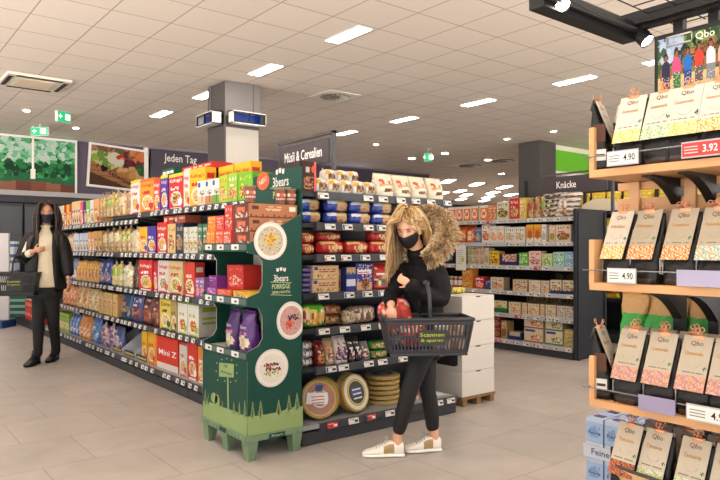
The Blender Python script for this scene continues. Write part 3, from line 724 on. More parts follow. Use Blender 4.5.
row(FL, 2, T, 183.5, 194.5, box_('#d8402a', .31, .09, '#ffe8d0', bowl='#5a3020', ring='#e89030' if False else None) if False else box_('#d8402a', .295, .09, '#ffe8d0', bowl='#5a3020'), 'orange red chocolate cereal box', 'box', n=1)
row(FL, 2, T, 195, 204, plain('#9a6aa8', .17, .1, ['#e8c0d8', '#d85a3a'], '#ffffff', 'muesli_box'), 'small violet box at the near end', 'box', n=2)
# fourth shelf
T = .52
row(FL, 1, T, 62, 75, po('#d98a4a', .25, .08, ['#e8c090', '#b5502a'], '#f6ead0'), 'orange crunchy muesli pouch', 'pouch', n=4)
row(FL, 1, T, 75.3, 87, po('#deb678', .27, .09, ['#c9904a', '#f0d9b0', '#c05a3a'], '#b5402a'), 'tan crunchy muesli pouch', 'pouch', n=2)
row(FL, 1, T, 87.5, 98, po('#e9cf8a', .25, .08, ['#d9a040', '#f6ecd0'], '#6a8ab8'), 'pale yellow muesli pouch', 'pouch', n=2)
row(FL, 1, T, 98.3, 117, plain('#e6c078', .25, .1, ['#d09a4a', '#f0dcae', '#b87a3a'], '#4a5aa8', 'muesli_box', side='#d9b068'), 'tan muesli box on blue tray', 'box', n=4)
row(FL, 1, T, 118.5, 129.5, po('#274e76', .28, .09, ['#3fa0b0', '#c98a5a', '#1a2c50'], '#e05a4a'), 'teal and navy chocolate muesli pouch', 'pouch', n=1)
row(FL, 1, T, 130, 140.5, po('#3a3f7a', .28, .09, ['#9a3a32', '#c9a070', '#6a2a2a'], '#d8dcf0'), 'navy pouch with red picture', 'pouch', n=1)
row(FL, 1, T, 141, 150.5, po('#5c2026', .29, .09, ['#8a3a2a', '#b06a48'], '#d8b8a0'), 'dark red muesli pouch', 'pouch', n=1)
row(FL, 1, T, 151, 158, po('#6e3024', .28, .09, ['#a85a3a', '#c98a5a', '#4a2018'], '#e0c8a8'), 'brown red muesli pouch', 'pouch', n=1)
row(FL, 1, T, 159.3, 170, box_('#e8c848', .295, .1, '#2f6a3a', txt='Zarte', bowl='#e6d8a8', side='#c9b070'), 'yellow oat flake box', 'box', n=1)
row(FL, 1, T, 170.4, 176.5, box_('#b09a60', .285, .1, '#4a5a2a'), 'dull olive oat flake box', 'box', n=1)
row(FL, 1, T, 177, 198, box_('#e9e6dc', .295, .2, '#a8c23a', bowl='#c8402a', side='#dcd8cc', tab='#7aa84a'), 'white muesli box with red fruit', 'box', n=2)
# bottom shelf
T = .15
row(FL, 0, T, 56, 69, plain('#9ab84a', .24, .12, ['#e0c040', '#c98a4a', '#ffffff'], '#2f6a4a', 'muesli_box'), 'small green and yellow box', 'box', n=5)
row(FL, 0, T, 69, 78, po('#3a66b0', .25, .1, ['#8ab0e0', '#ffffff', '#2a4a90'], '#f0f4fa', name='flour_bag'), 'royal blue pouch', 'pouch', n=3)
row(FL, 0, T, 78, 89.5, po('#e09030', .27, .1, ['#f0c890', '#b8502a', '#ffe8c0'], '#c03a2a'), 'orange muesli pouch', 'pouch', n=3)
row(FL, 0, T, 90, 98.5, po('#3f7ac0', .3, .11, ['#7ab0e8', '#2a5aa0', '#d8e8f8'], '#e8f0fa'), 'tall light blue pouch', 'pouch', n=1)
row(FL, 0, T, 99, 113, tb(['#d9b8c8', '#b090b0', '#e8d8c8', '#7a5a80'], '#8a5a90', .27, name='marshmallow_bag'), 'clear bag with violet pieces', 'bag', n=2)
row(FL, 0, T, 113.5, 121.5, po('#4a5a8a', .26, .09, ['#c8c8d8', '#8a6a5a'], '#e8e8f0'), 'blue grey flake pouch', 'pouch', n=1)
for i, px in enumerate((114, 126, 138)):          # sloping display trays
    y = Yon(px, 2.30); k = MB()
    w = .3
    k.mesh([(-w/2, .0, 0), (w/2, .0, 0), (w/2, .3, 0), (-w/2, .3, 0), (-w/2, 0, .05), (w/2, 0, .05), (w/2, .3, .27), (-w/2, .3, .27)], [(0,3,2,1), (0,1,5,4), (2,3,7,6)], '#24386e')
    k.mesh([(-w/2, .0, 0), (-w/2, .3, 0), (-w/2, .3, .27), (-w/2, 0, .05), (w/2, 0, 0), (w/2, .3, 0), (w/2, .3, .27), (w/2, 0, .05)], [(0,1,2,3)[::-1], (4,5,6,7)], '#e9ecf2')
    k.face([(-w/2+.02, .0-.001, .012), (w/2-.02, -.001, .012), (w/2-.02, -.001, .03), (-w/2+.02, -.001, .03)], '#e8d23a')
    for sgn in (-1, 1):
        k.face([(sgn*w/2*1.004, .0, 0), (sgn*w/2*1.004, .3, 0), (sgn*w/2*1.004, .3, .03), (sgn*w/2*1.004, 0, .02)][::sgn], '#e8d23a')
    o = k.build('sloped_display_tray', PM, None, (2.335, y, .152), -PI/2); tag(o, 'white and blue sloping tray, %s from left, bottom cereal shelf' % ORD[i+1], 'tray', 'sloping trays on the bottom cereal shelf')
row(FL, 0, T, 141.5, 146.5, box_('#e8b81e', .3, .12, '#c83a1e', bowl='#d08a4a', name='zwieback_box'), 'yellow rusk box behind the red ones', 'box', n=1)
row(FL, 0, T, 147, 155, box_('#ecb022', .31, .12, '#d8401e', bowl='#e8a05a', name='zwieback_box'), 'yellow and red rusk box', 'box', n=1)
row(FL, 0, T, 155.2, 177.5, lambda w: (lambda P: carton(w, .18, .3, P, '#d8341e', '#e8502a', None, 'zwieback_box', [('Mini Z', .55, .52, .17, '#ffffff', .75)]))(Paint(12, 16, '#e0391f').r(.04, .03, .96, .16, '#efe2dc').r(0, 0, .05, 1, '#f0862a')), 'wide red box lettered Mini Z', 'box', n=1)
row(FL, 0, T, 179, 187, box_('#dcd6cc', .3, .2, '#d8402a', side='#e8e2d8', tab='#d8402a'), 'white box with red foot', 'box', n=1)
row(FL, 0, T, 187.5, 197, box_('#d8351f', .31, .12, '#ffffff', bowl='#f0b060'), 'red rusk box near the display', 'box', n=1)
row(FL, 0, T, 197.5, 206, box_('#e88a2e', .3, .12, '#ffffff', bowl='#f0d090'), 'orange rusk box by the display', 'box', n=1)
# red boxes on the low plinth
for i in range(2):
    for j in range(3):
        P = Paint(12, 6, '#e0402a'); P.r(.1, .35, .9, .65, '#f6e8e0'); P.lines(.2, .4, .8, .6, '#e0402a', 1)
        o = carton(.34, .25, .155, P, '#d83a24', '#f2ece6', None, 'red_carton'); o.location = (2.32, 11.6-j*.37, .132+i*.158); o.rotation_euler = (0, 0, -PI/2)
        tag(o, 'red carton with white band, %s of two layers on the far plinth, %s from left' % (['lower', 'upper'][i], ORD[j+1]), 'box', 'red cartons on the far plinth')
# ================================================================== end rack
def pk(w_h, d, P, back, name, seed=1, crumple=.005, texts=(), mat=None):
    return lambda w, i: pillow(w, d, w_h, P, back, name, seed+i, crumple, texts=texts, mat=mat)
T = 1.65
def standbox(w):
    P = Paint(14, 22, '#43241c'); P.r(.84, 0, 1, 1, '#e86a5a'); P.n(.05, .1, .8, .5, ['#6a3422', '#a05a38', '#2a1410', '#c9906a'], 1); P.r(.2, .62, .5, .8, '#c8c0b8'); P.c(.82, .75, .2, .1, '#e8503a'); return carton(w, .04, .20, P, '#2c1814', None, None, 'chocolate_biscuit_box')
row(FE, 6, T, 303, 316.5, standbox, 'dark chocolate biscuit box with red edge', 'box', n=1)
def tuc(w, i):
    P = Paint(18, 8, '#efe9dc'); P.r(.25, .2, .8, .65, '#8a5628'); P.n(.3, .2, .75, .6, ['#c98a3c', '#e0b060', '#5a3418'], .6); P.c(.2, .75, .14, .2, '#f0b41e'); P.r(.8, .7, .95, .9, '#d8402a')
    return pillow(w, .12, .10, P, '#ece4d2', 'cracker_packet', i+1, .005, texts=[('TUCs', .5, .55, .34, '#5a2c14', .5)])
row(FE, 6, T, 317, 378, tuc, 'white cracker packet with brown lettering', 'packet', n=5, fill=1.0)
row(FE, 6, T+.085, 338, 372, tuc, 'upper cracker packet leaning back', 'packet', n=3, inset=.13)
def chips(w, i):
    P = Paint(16, 16, '#efe4c8'); P.c(.3, .7, .12, .12, '#d8503a'); P.c(.65, .68, .1, .1, '#e07a4a'); P.c(.55, .3, .14, .12, '#6a3c22'); P.lines(.2, .45, .85, .58, '#d8a070', 2); P.c(.72, .28, .1, .08, '#d08a3a')
    return pouch(w, .13, .165, P, '#ecdfc0', 'snack_bag', .006, i+4)
row(FE, 6, T, 378, 446, chips, 'cream snack bag with small pictures', 'bag', n=4)
T = 1.445
Pb = Paint(20, 10, '#223c9c'); Pb.r(.45, .05, .95, .55, '#b98a5c'); Pb.n(.48, .05, .95, .5, ['#d8b080', '#8a5c38', '#c09060'], .8); Pb.r(.08, .55, .4, .8, '#dfe6f6'); Pb.r(.45, .62, .9, .75, '#d9c06a')
for l in range(2):
    row(FE, 5, T+l*.083, 303, 326, pk(.085, .1, Pb, '#1c2f84', 'cookie_packet', l), 'blue cookie packet with tan biscuits, %s layer' % ['lower', 'upper'][l], 'packet', n=1, inset=.03)
    row(FE, 5, T+l*.083, 327, 395, pk(.085, .1, Pb, '#1c2f84', 'cookie_packet', l+2), 'blue cookie packet, %s layer' % ['lower', 'upper'][l], 'packet', n=3)
row(FE, 5, T, 396, 446, pk(.1, .1, Pb, '#1c2f84', 'cookie_packet', 8), 'blue cookie packet behind the blonde hair', 'packet', n=3)
T = 1.235
Pr = Paint(20, 10, '#c9231c'); Pr.n(.3, .1, .85, .7, ['#d8a04a', '#e8c890', '#8a4020', '#c9231c'], .85, ell=True); Pr.r(.1, .72, .6, .88, '#f0d080'); Pr.r(.85, .1, .95, .3, '#4a9a3a')
row(FE, 4, T, 303, 320, pk(.075, .12, Pr, '#7c1c16', 'biscuit_packet', 1), 'red brown biscuit packet at the left edge', 'packet', n=1, layers=2, lh=.075, inset=.03)
row(FE, 4, T, 321, 395, pk(.095, .13, Pr, '#b51c18', 'biscuit_packet', 2), 'red biscuit packet with gold picture', 'packet', n=3)
row(FE, 4, T+.09, 323, 348, pk(.065, .12, Pr, '#b51c18', 'biscuit_packet', 5), 'red biscuit packet lying on top, left', 'packet', n=1, inset=.04)
row(FE, 4, T+.09, 374, 398, pk(.085, .12, Pr, '#b51c18', 'biscuit_packet', 6), 'red biscuit packet lying on top, right', 'packet', n=1, inset=.02)
row(FE, 4, T, 397, 445, pk(.1, .13, Pr, '#b51c18', 'biscuit_packet', 7), 'red biscuit packet behind the blonde woman', 'packet', n=2)
T = .98
Pp = Paint(14, 3, '#4b3a7a'); Pp.lines(.1, .2, .9, .8, '#7a68a8', 1)
row(FE, 3, T, 303, 318.5, pk(.036, .13, Pp, '#40306e', 'chocolate_packet', 1, .002), 'violet flat packet', 'packet', n=1, layers=5, lh=.034, inset=.02)
def fig(w): 
    P = Paint(22, 12, '#dcb888'); P.r(.05, .7, .2, .95, '#2c4a8a'); P.n(.1, .08, .9, .35, ['#8a5230', '#c9945a', '#e8cfa0'], .8); P.lines(.25, .5, .9, .8, '#8a4a30', 2); return carton(w, .13, .088, P, '#e8d8b8', '#e3c594', None, 'biscuit_box')
row(FE, 3, T, 313, 340, fig, 'tan biscuit box with brown picture', 'box', n=1, layers=2, lh=.092, inset=.005)
row(FE, 3, T, 340.5, 346, plain('#b08a5a', .15, .13, ['#8a5a30'], '#e8d8a8', 'biscuit_box'), 'brown box standing on end', 'box', n=1, inset=.05)
def star(w):
    P = Paint(22, 26, '#1f3a8c'); P.n(.03, .1, .97, .97, ['#e84a3a', '#f0d040', '#ffffff', '#1f3a8c', '#1f3a8c', '#1f3a8c', '#4a6ac8'], .5); P.r(.1, .62, .9, .76, '#f4eef0'); P.lines(.15, .66, .85, .72, '#c8302a', 1); P.r(.05, .0, .95, .3, '#d9a878'); P.n(.3, .05, .8, .45, ['#7a4426', '#5a3018', '#c98a5a'], 1, ell=True)
    return carton(w, .07, .19, P, '#182c70', None, None, 'chocolate_box')
row(FE, 3, T, 346.5, 356, lambda w: carton(w, .1, .165, stripes('#223c8c', ['#223c8c', '#d8dcec', '#223c8c', '#c9a878']), '#1c3074', None, None, 'chocolate_box'), 'narrow blue chocolate box', 'box', n=2)
row(FE, 3, T, 356.5, 373.5, star, 'blue chocolate box with starry print', 'box', n=1)
row(FE, 3, T, 374, 396, lambda w, i: pouch(w, .1, .185, photo('#c9281e', ['#8a4a28', '#d8a060', '#e8cfa0', '#3a1c10'], '#f0e8e0'), '#b02018', 'chocolate_bag', seed=i+7), 'red chocolate snack bag', 'bag', n=1)
row(FE, 3, T, 397, 445, lambda w, i: pouch(w, .1, .18, photo('#a8281e', ['#8a4a28', '#d8a060'], '#f0e8e0'), '#8a2018', 'chocolate_bag', seed=i+9), 'dark red bag behind the blonde woman', 'bag', n=3)
T = .747
row(FE, 2, T, 303, 329, lambda w, i: pillow(w, .13, .16, photo('#55b02c', ['#e8a83a', '#f0d060', '#c8402a', '#f4e8c0'], '#f0e060', 20, 12, (.1, .8)), '#3f9a20', 'crisp_bread_bag', 3, .007), 'bright green and yellow snack bag', 'bag', n=1)
BR = ['#7a4a24', '#a06a38', '#c9925a', '#5a3216']
row(FE, 2, T, 326, 346, lambda w, i: pillow(w, .12, .075, Paint(14, 8, '#a87848').n(0, 0, 1, 1, BR, 1), lambda r: r.choice(BR), 'cookie_bag', 4+i, .009), 'clear bag of round brown cookies', 'bag', n=1, layers=2, lh=.07, inset=.02)
row(FE, 2, T, 346, 357, lambda w, i: pillow(w, .11, .10, Paint(14, 8, '#a87848').n(0, 0, 1, 1, ['#c9a06a', '#e0d0b0', '#8a6a4a', '#d8c8b0'], 1), '#b89a78', 'cookie_bag', 7, .009), 'clear crinkled cookie bag', 'bag', n=1, inset=-.01)
Pf = Paint(20, 14, '#b8a088'); Pf.n(.1, .3, .9, .9, ['#d8c0a0', '#8a5a38', '#e8dcc8', '#6a4028'], 1, ell=True); Pf.r(.05, .02, .95, .2, '#efe6da'); Pf.lines(.1, .05, .9, .15, '#c8402a', 1)
row(FE, 2, T, 354, 381, lambda w, i: pillow(w, .15, .12, Pf, '#9a8068', 'waffle_packet', 2, .005), 'flat clear pack of waffles', 'packet', n=1, inset=.02)
row(FE, 2, T, 381, 398, lambda w, i: pillow(w, .13, .13, photo('#2a2c5a', ['#c96a2a', '#8a4a28', '#e0a050'], '#4a4ac0'), '#20204a', 'cookie_bag', 6, .006), 'dark blue cookie bag by the basket', 'bag', n=1)
row(FE, 2, T, 400, 446, lambda w, i: pillow(w, .13, .12, photo('#8a5a3a', BR, '#e0c8a0'), '#7a4a2a', 'cookie_bag', 8+i, .006), 'brown cookie bag behind the woman', 'bag', n=3)
T = .486
row(FE, 1, T, 303, 318, lambda w, i: pillow(w, .1, .06, Paint(14, 8, '#b0aaa8').n(0, 0, 1, 1, ['#d8d4d4', '#8a8488', '#f0eef0', '#5a5458'], 1), '#a8a4a8', 'wafer_packet', 1+i, .007), 'silver crinkled wafer packet', 'packet', n=1, layers=3, lh=.055, inset=.03)
def bag2(base, cols, acc, h, nm, d=.11): return lambda w, i: pouch(w, d, h, photo(base, cols, acc), base, nm, .006, seed=i+5)
row(FE, 1, T, 318, 327, bag2('#7c1f1c', ['#c98a4a', '#5a1c14'], '#f0e8e0', .16, 'wafer_bag'), 'dark red standing wafer bag', 'bag', n=1)
row(FE, 1, T, 327, 336, bag2('#c8a478', ['#a03a2a', '#e8d8c0', '#8a5a3a'], '#d8342a', .17, 'wafer_bag'), 'tan wafer bag with red print', 'bag', n=1)
row(FE, 1, T, 336.5, 349, bag2('#eadfd6', ['#7a3a6a', '#e8e0f0', '#5a2a5a'], '#7a2a5a', .18, 'wafer_bag'), 'white wafer bag with violet letters', 'bag', n=2)
row(FE, 1, T, 349.5, 363, bag2('#2e2a2c', ['#f0ecea', '#1c181a', '#8a2a22', '#d8d4d0'], '#f4f0ee', .16, 'sweets_bag'), 'black and white sweets bag', 'bag', n=2)
row(FE, 1, T, 363.5, 372, bag2('#8f8a86', ['#e8e6e2', '#3a3634', '#c8402a'], '#ffffff', .12, 'sweets_bag'), 'grey sweets bag', 'bag', n=1)
row(FE, 1, T, 372, 390, lambda w, i: pillow(w, .1, .06, photo('#2f8a34', ['#c9803a', '#e8c890', '#3aa83a', '#8a4a2a'], '#c8302a', v=(.05, .9)), '#2a7a30', 'sweets_bag', 2+i, .006), 'green and brown sweets bag', 'bag', n=1, layers=2, lh=.065)
row(FE, 1, T, 391, 446, bag2('#4a3a34', ['#c98a4a', '#e8d8c0', '#8a2a22'], '#e8e0d8', .15, 'sweets_bag'), 'dark mixed sweets bag behind the legs', 'bag', n=4)
# round tins of tart bases
def tart_top(k, kind, z):
    if kind == 0:
        k.lathe([(.115, z), (.105, z+.001), (.0001, z+.001)], 28, cols=['#c9b27a', '#a98470'])
        k.lathe([(.093, z+.0015), (.085, z+.0018)], 28, col='#e0703a', cap=False); k.lathe([(.06, z+.0016), (.052, z+.0019)], 28, col='#e8dcd4', cap=False)
        k.face([(-.1, -.028, z+.003), (.05, -.04, z+.003), (.06, .035, z+.003), (-.085, .045, z+.003)], '#f3f0ee')
        k.face([(-.03, .05, z+.004), (.02, .05, z+.004), (.03, .09, z+.004), (-.02, .09, z+.004)][::1], '#27468e')
        for q in range(3): k.box((-.06, -.03+q*.02, z+.0035), (.03, -.023+q*.02, z+.0038), '#c86a50')
    else:
        k.lathe([(.12, z), (.09, z+.001), (.0001, z+.001)], 28, cols=['#e6dcb8', '#efe8cc'])
        k.lathe([(.092, z+.0015), (.0001, z+.0018)], 28, col='#23211f'); k.lathe([(.088, z+.002), (.078, z+.0022)], 28, col='#e0c030', cap=False)
        k.box((-.05, -.02, z+.002), (.05, .03, z+.003), '#1f3f8a')
        for q in range(3): k.box((-.04, -.045+q*.03, z+.003), (.045, -.035+q*.03, z+.0034), '#e8e4dc')
def tart(kind, h=.028, r=.132):
    k = MB(); k.lathe([(r-.01, 0), (r, .004), (r, h-.004), (r-.006, h), (.12, h)], 36, col='#b8923c' if kind < 2 else '#c2a05c'); 
    for q in range(36):
        a = 2*PI*q/36; k.box((r*math.cos(a)-.002, r*math.sin(a)-.002, .003), (r*math.cos(a)+.002, r*math.sin(a)+.002, h-.003), '#d8b864')
    tart_top(k, min(kind, 1), h)
    return k.build('tart_base_pack', PG, smooth=False)
def setpose(o, loc, e): o.location = loc; o.rotation_euler = e; return o
for i, (px, kind, lab) in enumerate([(318.5, 0, 'round gold rimmed tart base with pale label, front left'), (321.5, 0, 'round tart base standing behind the pale labelled one'), (353.5, 1, 'round tart base with black centre and yellow ring'), (348, 1, 'round tart base leaning behind the black centred one')]):
    o = tart(kind); b = i % 2
    x = Xon(px, 3.6+.05*b)
    setpose(o, (x, 3.60+.05*b, .133+.132+.0), Euler((math.radians(74), math.radians(0), math.radians(-16 if kind == 0 else 10)), 'XYZ')); tag(o, lab, 'tart base')
st = tart(2); setpose(st, (Xon(381, 3.72), 3.72, .131), (0, 0, .3)); tag(st, 'golden round tart base lying at the bottom of the stack', 'tart base', 'stacked tart bases on the bottom shelf')
for i in range(1, 6): dup(st, (Xon(381, 3.72)+.004*(i % 3), 3.72, .131+.036*i), .3+i, 'golden round tart base, number %s from the bottom of the stack' % NUM[i+1])
# bright bottles and divider by the right end
for i, (px, c, l) in enumerate([(408, '#e9ece8', '#3aa83a'), (413.5, '#c8322a', '#f0e8e0'), (418, '#e8d8c8', '#c8402a')]):
    o = jar(.022, .17, c, '#e8e4e0', l, 'sauce_bottle'); o.location = (Xon(px, 3.58), 3.58, .131); tag(o, ['white bottle with green label between the legs', 'red bottle with pale label between the legs', 'cream bottle with red label between the legs'][i], 'bottle')
k = MB(); k.mesh([(0, 0, 0), (0, .2, 0), (0, .2, .2), (0, .05, .2), (0, 0, .15), (.004, 0, 0), (.004, .2, 0), (.004, .2, .2), (.004, .05, .2), (.004, 0, .15)], [(0,1,2,3,4)[::-1], (5,6,7,8,9), (0,5,9,4), (4,9,8,3), (3,8,7,2), (2,7,6,1)]); k.box((0, 0, 0), (.14, .2, .004)); k.box((0, .196, 0), (.14, .2, .2))
o = k.build('shelf_divider', M('acrylic', '#d9dcdf', .2, alpha=.75), None, (3.56, 3.58, .131)); tag(o, 'clear plastic divider on the bottom level of the end rack', 'divider')
# ================================================================== back rack products
T = 1.64
def ob(base, h, d, cols, acc, nm='crispbread_box', side=None): return plain(base, h, d, cols, acc, nm, side)
def orangebox(w):
    P = Paint(10, 12, '#ef7a1c'); P.c(.5, .45, .3, .3, '#f8e8d8'); P.r(.35, .3, .65, .6, '#ef7a1c'); P.r(0, .85, 1, 1, '#e8e4dc'); P.r(0, 0, .1, 1, '#dfe4d8'); return carton(w, .12, .2, P, '#e8d8b8', '#f3efe6', None, 'crispbread_box')
row(FB, 5, T, 426, 446, lambda w, i: pillow(w, .14, .2, photo('#e8661c', ['#f0a040', '#c84a18'], '#2a3a8a'), '#e05a18', 'orange_bag', i+1, .008), 'orange bag beside the fur hood', 'bag', n=3)
row(FB, 5, T, 448, 478, orangebox, 'orange crispbread box with white emblem', 'box', n=4)
row(FB, 5, T, 479, 488, orangebox, 'orange box standing apart from the four', 'box', n=1)
row(FB, 5, T, 488.5, 496, ob('#e88a3a', .19, .12, ['#f0d0a0', '#c8502a'], '#ffffff'), 'dull orange crispbread box', 'box', n=2)
row(FB, 5, T, 496.5, 509, ob('#e6dcc0', .23, .14, ['#3a3a30', '#8aa84a', '#d8a040'], '#2c5a3a'), 'cream crispbread box with dark print', 'box', n=1)
row(FB, 5, T, 509.5, 519, ob('#d6322a', .26, .14, ['#e8c090', '#a8602a'], '#ffffff'), 'tall red crispbread box', 'box', n=1)
row(FB, 5, T, 519.3, 526, ob('#f0c850', .26, .14, ['#d8a040', '#f6e8b8'], '#ffffff'), 'tall yellow crispbread box', 'box', n=1)
row(FB, 5, T, 526.5, 539, tb(['#c99a5a', '#e0bd84', '#a87a40'], '#c8402a', .24, name='bread_bag', lc2='#4a8a3a'), 'brown crispbread bag with red label', 'bag', n=2)
row(FB, 5, T, 539.3, 552, tb(['#c99a6a', '#e0c8a4', '#a87a50'], '#8ab04a', .26, name='bread_bag', lc2='#d0c090'), 'tied bread bag with green label', 'bag', n=2)
row(FB, 5, T, 552.3, 566, tb(['#b87a4a', '#d9a878', '#8a5030'], '#e8e0d0', .25, name='bread_bag', lc2='#b8452a'), 'brown tied rusk bag', 'bag', n=3)
FLT = Paint(16, 4, '#d8c9b8'); FLT.n(0, 0, 1, 1, ['#e8dccd', '#4a4244', '#c9b8a4', '#8a7a70', '#f0e8de'], 1)
row(FB, 5, T, 564, 583, lambda w, i: pillow(w, .2, .05, FLT, '#cdbfae', 'flatbread_packet', i+2, .006), 'flatbread packet with black print', 'packet', n=1, layers=6, lh=.047) if False else None
for l in range(5):
    o = pillow(.5, .22, .062, FLT, '#cdbfae', 'flatbread_packet', l+2, .006); o.location = (6.57, 4.62-.02*l, 1.641+l*.058); o.rotation_euler = (0, 0, -PI/2+.02*l)
    tag(o, 'flatbread packet with black print, number %s from below in the stack' % NUM[l+1], 'packet', 'stacked flatbread packets under the Knäcke sign')
T = 1.35
row(FB, 4, T, 440, 474, lambda w, i: pouch(w, .12, .24, photo('#e2641e', ['#f0a860', '#b8401a', '#f6d8a8'], '#ffe8c8'), '#cc5216', 'orange_bag', seed=i+3), 'orange snack bag', 'bag', n=4)
row(FB, 4, T, 474.5, 481, ob('#5f7396', .2, .12, ['#c9b08a', '#8a98b0'], '#e8e8f0'), 'slate blue crispbread box', 'box', n=1)
row(FB, 4, T, 481.5, 490, ob('#efe6da', .24, .12, ['#e0a070', '#d05a3a'], '#d0302a'), 'white box with red band', 'box', n=1)
row(FB, 4, T, 490.2, 504, ob('#f0e9dc', .21, .12, ['#eb8a4a', '#f6cfa8'], '#e87a3a'), 'white box with orange print', 'box', n=2)
row(FB, 4, T, 504.3, 525, ob('#eee9dc', .19, .12, ['#6a9a5a', '#d8a868', '#e8dcc0'], '#2f6a4a'), 'white box with green print', 'box', n=2)
def wafer(w): P = Paint(10, 12, '#e8962e'); P.r(0, 0, 1, .25, '#f3ead8'); P.c(.5, .45, .35, .25, '#b8602a'); P.r(0, .85, 1, 1, '#f3c02a'); return carton(w, .12, .215, P, '#d8862a', None, None, 'rice_cake_pack')
row(FB, 4, T, 526, 541, wafer, 'orange rice cake pack', 'packet', n=2)
row(FB, 4, T, 541.3, 546, ob('#efece6', .21, .12, ['#b8b0a0'], '#8a8a80'), 'narrow white box', 'box', n=1)
row(FB, 4, T, 549, 555, ob('#e6c2a0', .2, .12, ['#c8803a', '#8aa84a'], '#ffffff'), 'peach crispbread box', 'box', n=1)
row(FB, 4, T, 555.3, 571, ob('#e3d3bd', .2, .13, ['#a8202a', '#5a8a3a', '#c98a5a'], '#c82a2a'), 'cream box with red picture', 'box', n=1)
T = 1.06
row(FB, 3, T, 464, 474, ob('#c8cc9c', .115, .12, ['#6a9a4a', '#e8e0c0', '#d0503a'], '#2f5a3a'), 'small green box', 'box', n=2, layers=2, lh=.118)
row(FB, 3, T, 474.5, 484, ob('#dcb8a8', .115, .12, ['#b8503a', '#e8d8c0', '#7a9a4a'], '#8a2a2a'), 'small pink box', 'box', n=2, layers=2, lh=.118)
row(FB, 3, T, 484.3, 488.5, ob('#d9cdb5', .22, .12, ['#a89878'], '#8a7a60'), 'narrow grey crispbread box', 'box', n=1)
row(FB, 3, T, 489, 498.5, ob('#efc61e', .18, .12, ['#3a3a2a', '#e8b010'], '#3a3020'), 'yellow crispbread box', 'box', n=1)
row(FB, 3, T, 499, 517.5, lambda w: carton(w, .14, .14, Paint(18, 12, '#3b2a72').n(.15, .35, .95, .98, ['#e0cc8a', '#f0e0b0', '#a06a8a', '#c8402a'], .95).r(0, 0, 1, .28, '#38256e'), '#3b2a72', '#e0cc8a', None, 'crispbread_box'), 'purple tray box with gold packs', 'box', n=1)
row(FB, 3, T, 518.5, 528, ob('#6cc23a', .16, .12, ['#a8e070', '#3a8a2a', '#ffffff'], '#e8f8d8'), 'bright green box', 'box', n=1)
row(FB, 3, T, 528.5, 541, ob('#eec9c4', .18, .12, ['#d0605a', '#f4e8e0', '#8a5a4a'], '#c83a4a'), 'pale pink box', 'box', n=1)
row(FB, 3, T, 541.3, 552.3, ob('#c8dc96', .15, .12, ['#8ab84a', '#e8f0d0', '#5a7a3a'], '#3a6a2a'), 'pale lime box', 'box', n=1)
row(FB, 3, T, 552.6, 564.5, ob('#aedbc8', .17, .12, ['#6ab098', '#e8f6f0'], '#2a7a6a'), 'mint green box', 'box', n=1)
row(FB, 3, T, 564.8, 574, ob('#9fd0e8', .085, .12, ['#5aa0c8', '#e8f4fa'], '#2a5a8a'), 'sky blue small box', 'box', n=1, layers=2, lh=.088)
T = .74
def rcup(w): 
    return jar(.04, .13, '#c4382a', '#efe8e0', '#f0e4d8', 'red_cup')
row(FB, 2, T, 440, 461, lambda w: jar(min(.045, w*.45), .15, '#b8402e', '#d8d0c8', '#e8dcd0', 'spice_jar'), 'small red jar', 'jar', n=5)
row(FB, 2, T, 462, 472.5, ob('#f0a02a', .15, .12, ['#f6d890', '#c85a1e'], '#c8301e'), 'orange box', 'box', n=1, layers=2, lh=.155)
row(FB, 2, T, 474, 484, ob('#d0303a', .16, .14, ['#f0c8b0', '#e8605a'], '#ffffff'), 'raspberry red box', 'box', n=1, layers=1)
row(FB, 2, T, 485, 490, ob('#3a4a86', .12, .14, ['#3a4a86', '#5a6aa8'], '#c9d0e8'), 'dark blue small tray', 'tray', n=1)
def stc(acc, c2, base='#e3d2ae'): return ob(base, .145, .13, [c2, '#d8a060', '#f0e4c8'], acc, 'crispbread_box', '#bfa888')
row(FB, 2, T, 490.5, 503.5, lambda w: carton(w, .13, .16, photo('#e2d2b0', ['#c8503a', '#e0a060', '#f0e4c8'], '#2c4a8a'), '#bfa888', None, None, 'crispbread_box'), 'tan box with blue wave logo', 'box', n=1)
row(FB, 2, T, 512.5, 527, stc('#3a4a8a', '#a8502a', '#ddc29a'), 'brown tan crispbread box', 'box', n=1)
row(FB, 2, T, 528.5, 540.5, stc('#6a4a8a', '#b8a0b8', '#e8d8c0'), 'cream box with violet print', 'box', n=1)
row(FB, 2, T, 541, 549, stc('#3a4a8a', '#d0603a'), 'tan box, narrow', 'box', n=1)
row(FB, 2, T, 550, 574, lambda w: carton(w, .13, .16, photo('#e6d6b2', ['#c8903a', '#f0e4c8', '#8a5a2a'], '#2c4a8a').r(0, 0, 1, .22, '#2f3f7a'), '#2f3f7a', '#e6d6b2', None, 'crispbread_box'), 'tan box in blue tray', 'box', n=2)
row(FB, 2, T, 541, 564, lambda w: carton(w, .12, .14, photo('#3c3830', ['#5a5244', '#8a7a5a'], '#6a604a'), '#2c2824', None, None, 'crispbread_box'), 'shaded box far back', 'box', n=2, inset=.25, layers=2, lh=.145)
T = .455
row(FB, 1, T, 493.5, 507, lambda w: carton(w, .14, .15, photo('#e2d2b0', ['#8ab060', '#d8a060'], '#c8402a').r(0, 0, 1, .35, '#14703e'), '#14703e', None, None, 'crispbread_box'), 'tan box with green foot', 'box', n=1)
row(FB, 1, T, 508.5, 520.5, stc('#a8402a', '#c8602a'), 'tan box with rust print', 'box', n=1)
row(FB, 1, T, 521.5, 526.5, stc('#c8402a', '#e0703a'), 'narrow tan box', 'box', n=1)
row(FB, 1, T, 527.5, 539, stc('#c8602a', '#d89a3a', '#eadbb8'), 'cream box with orange print', 'box', n=1)
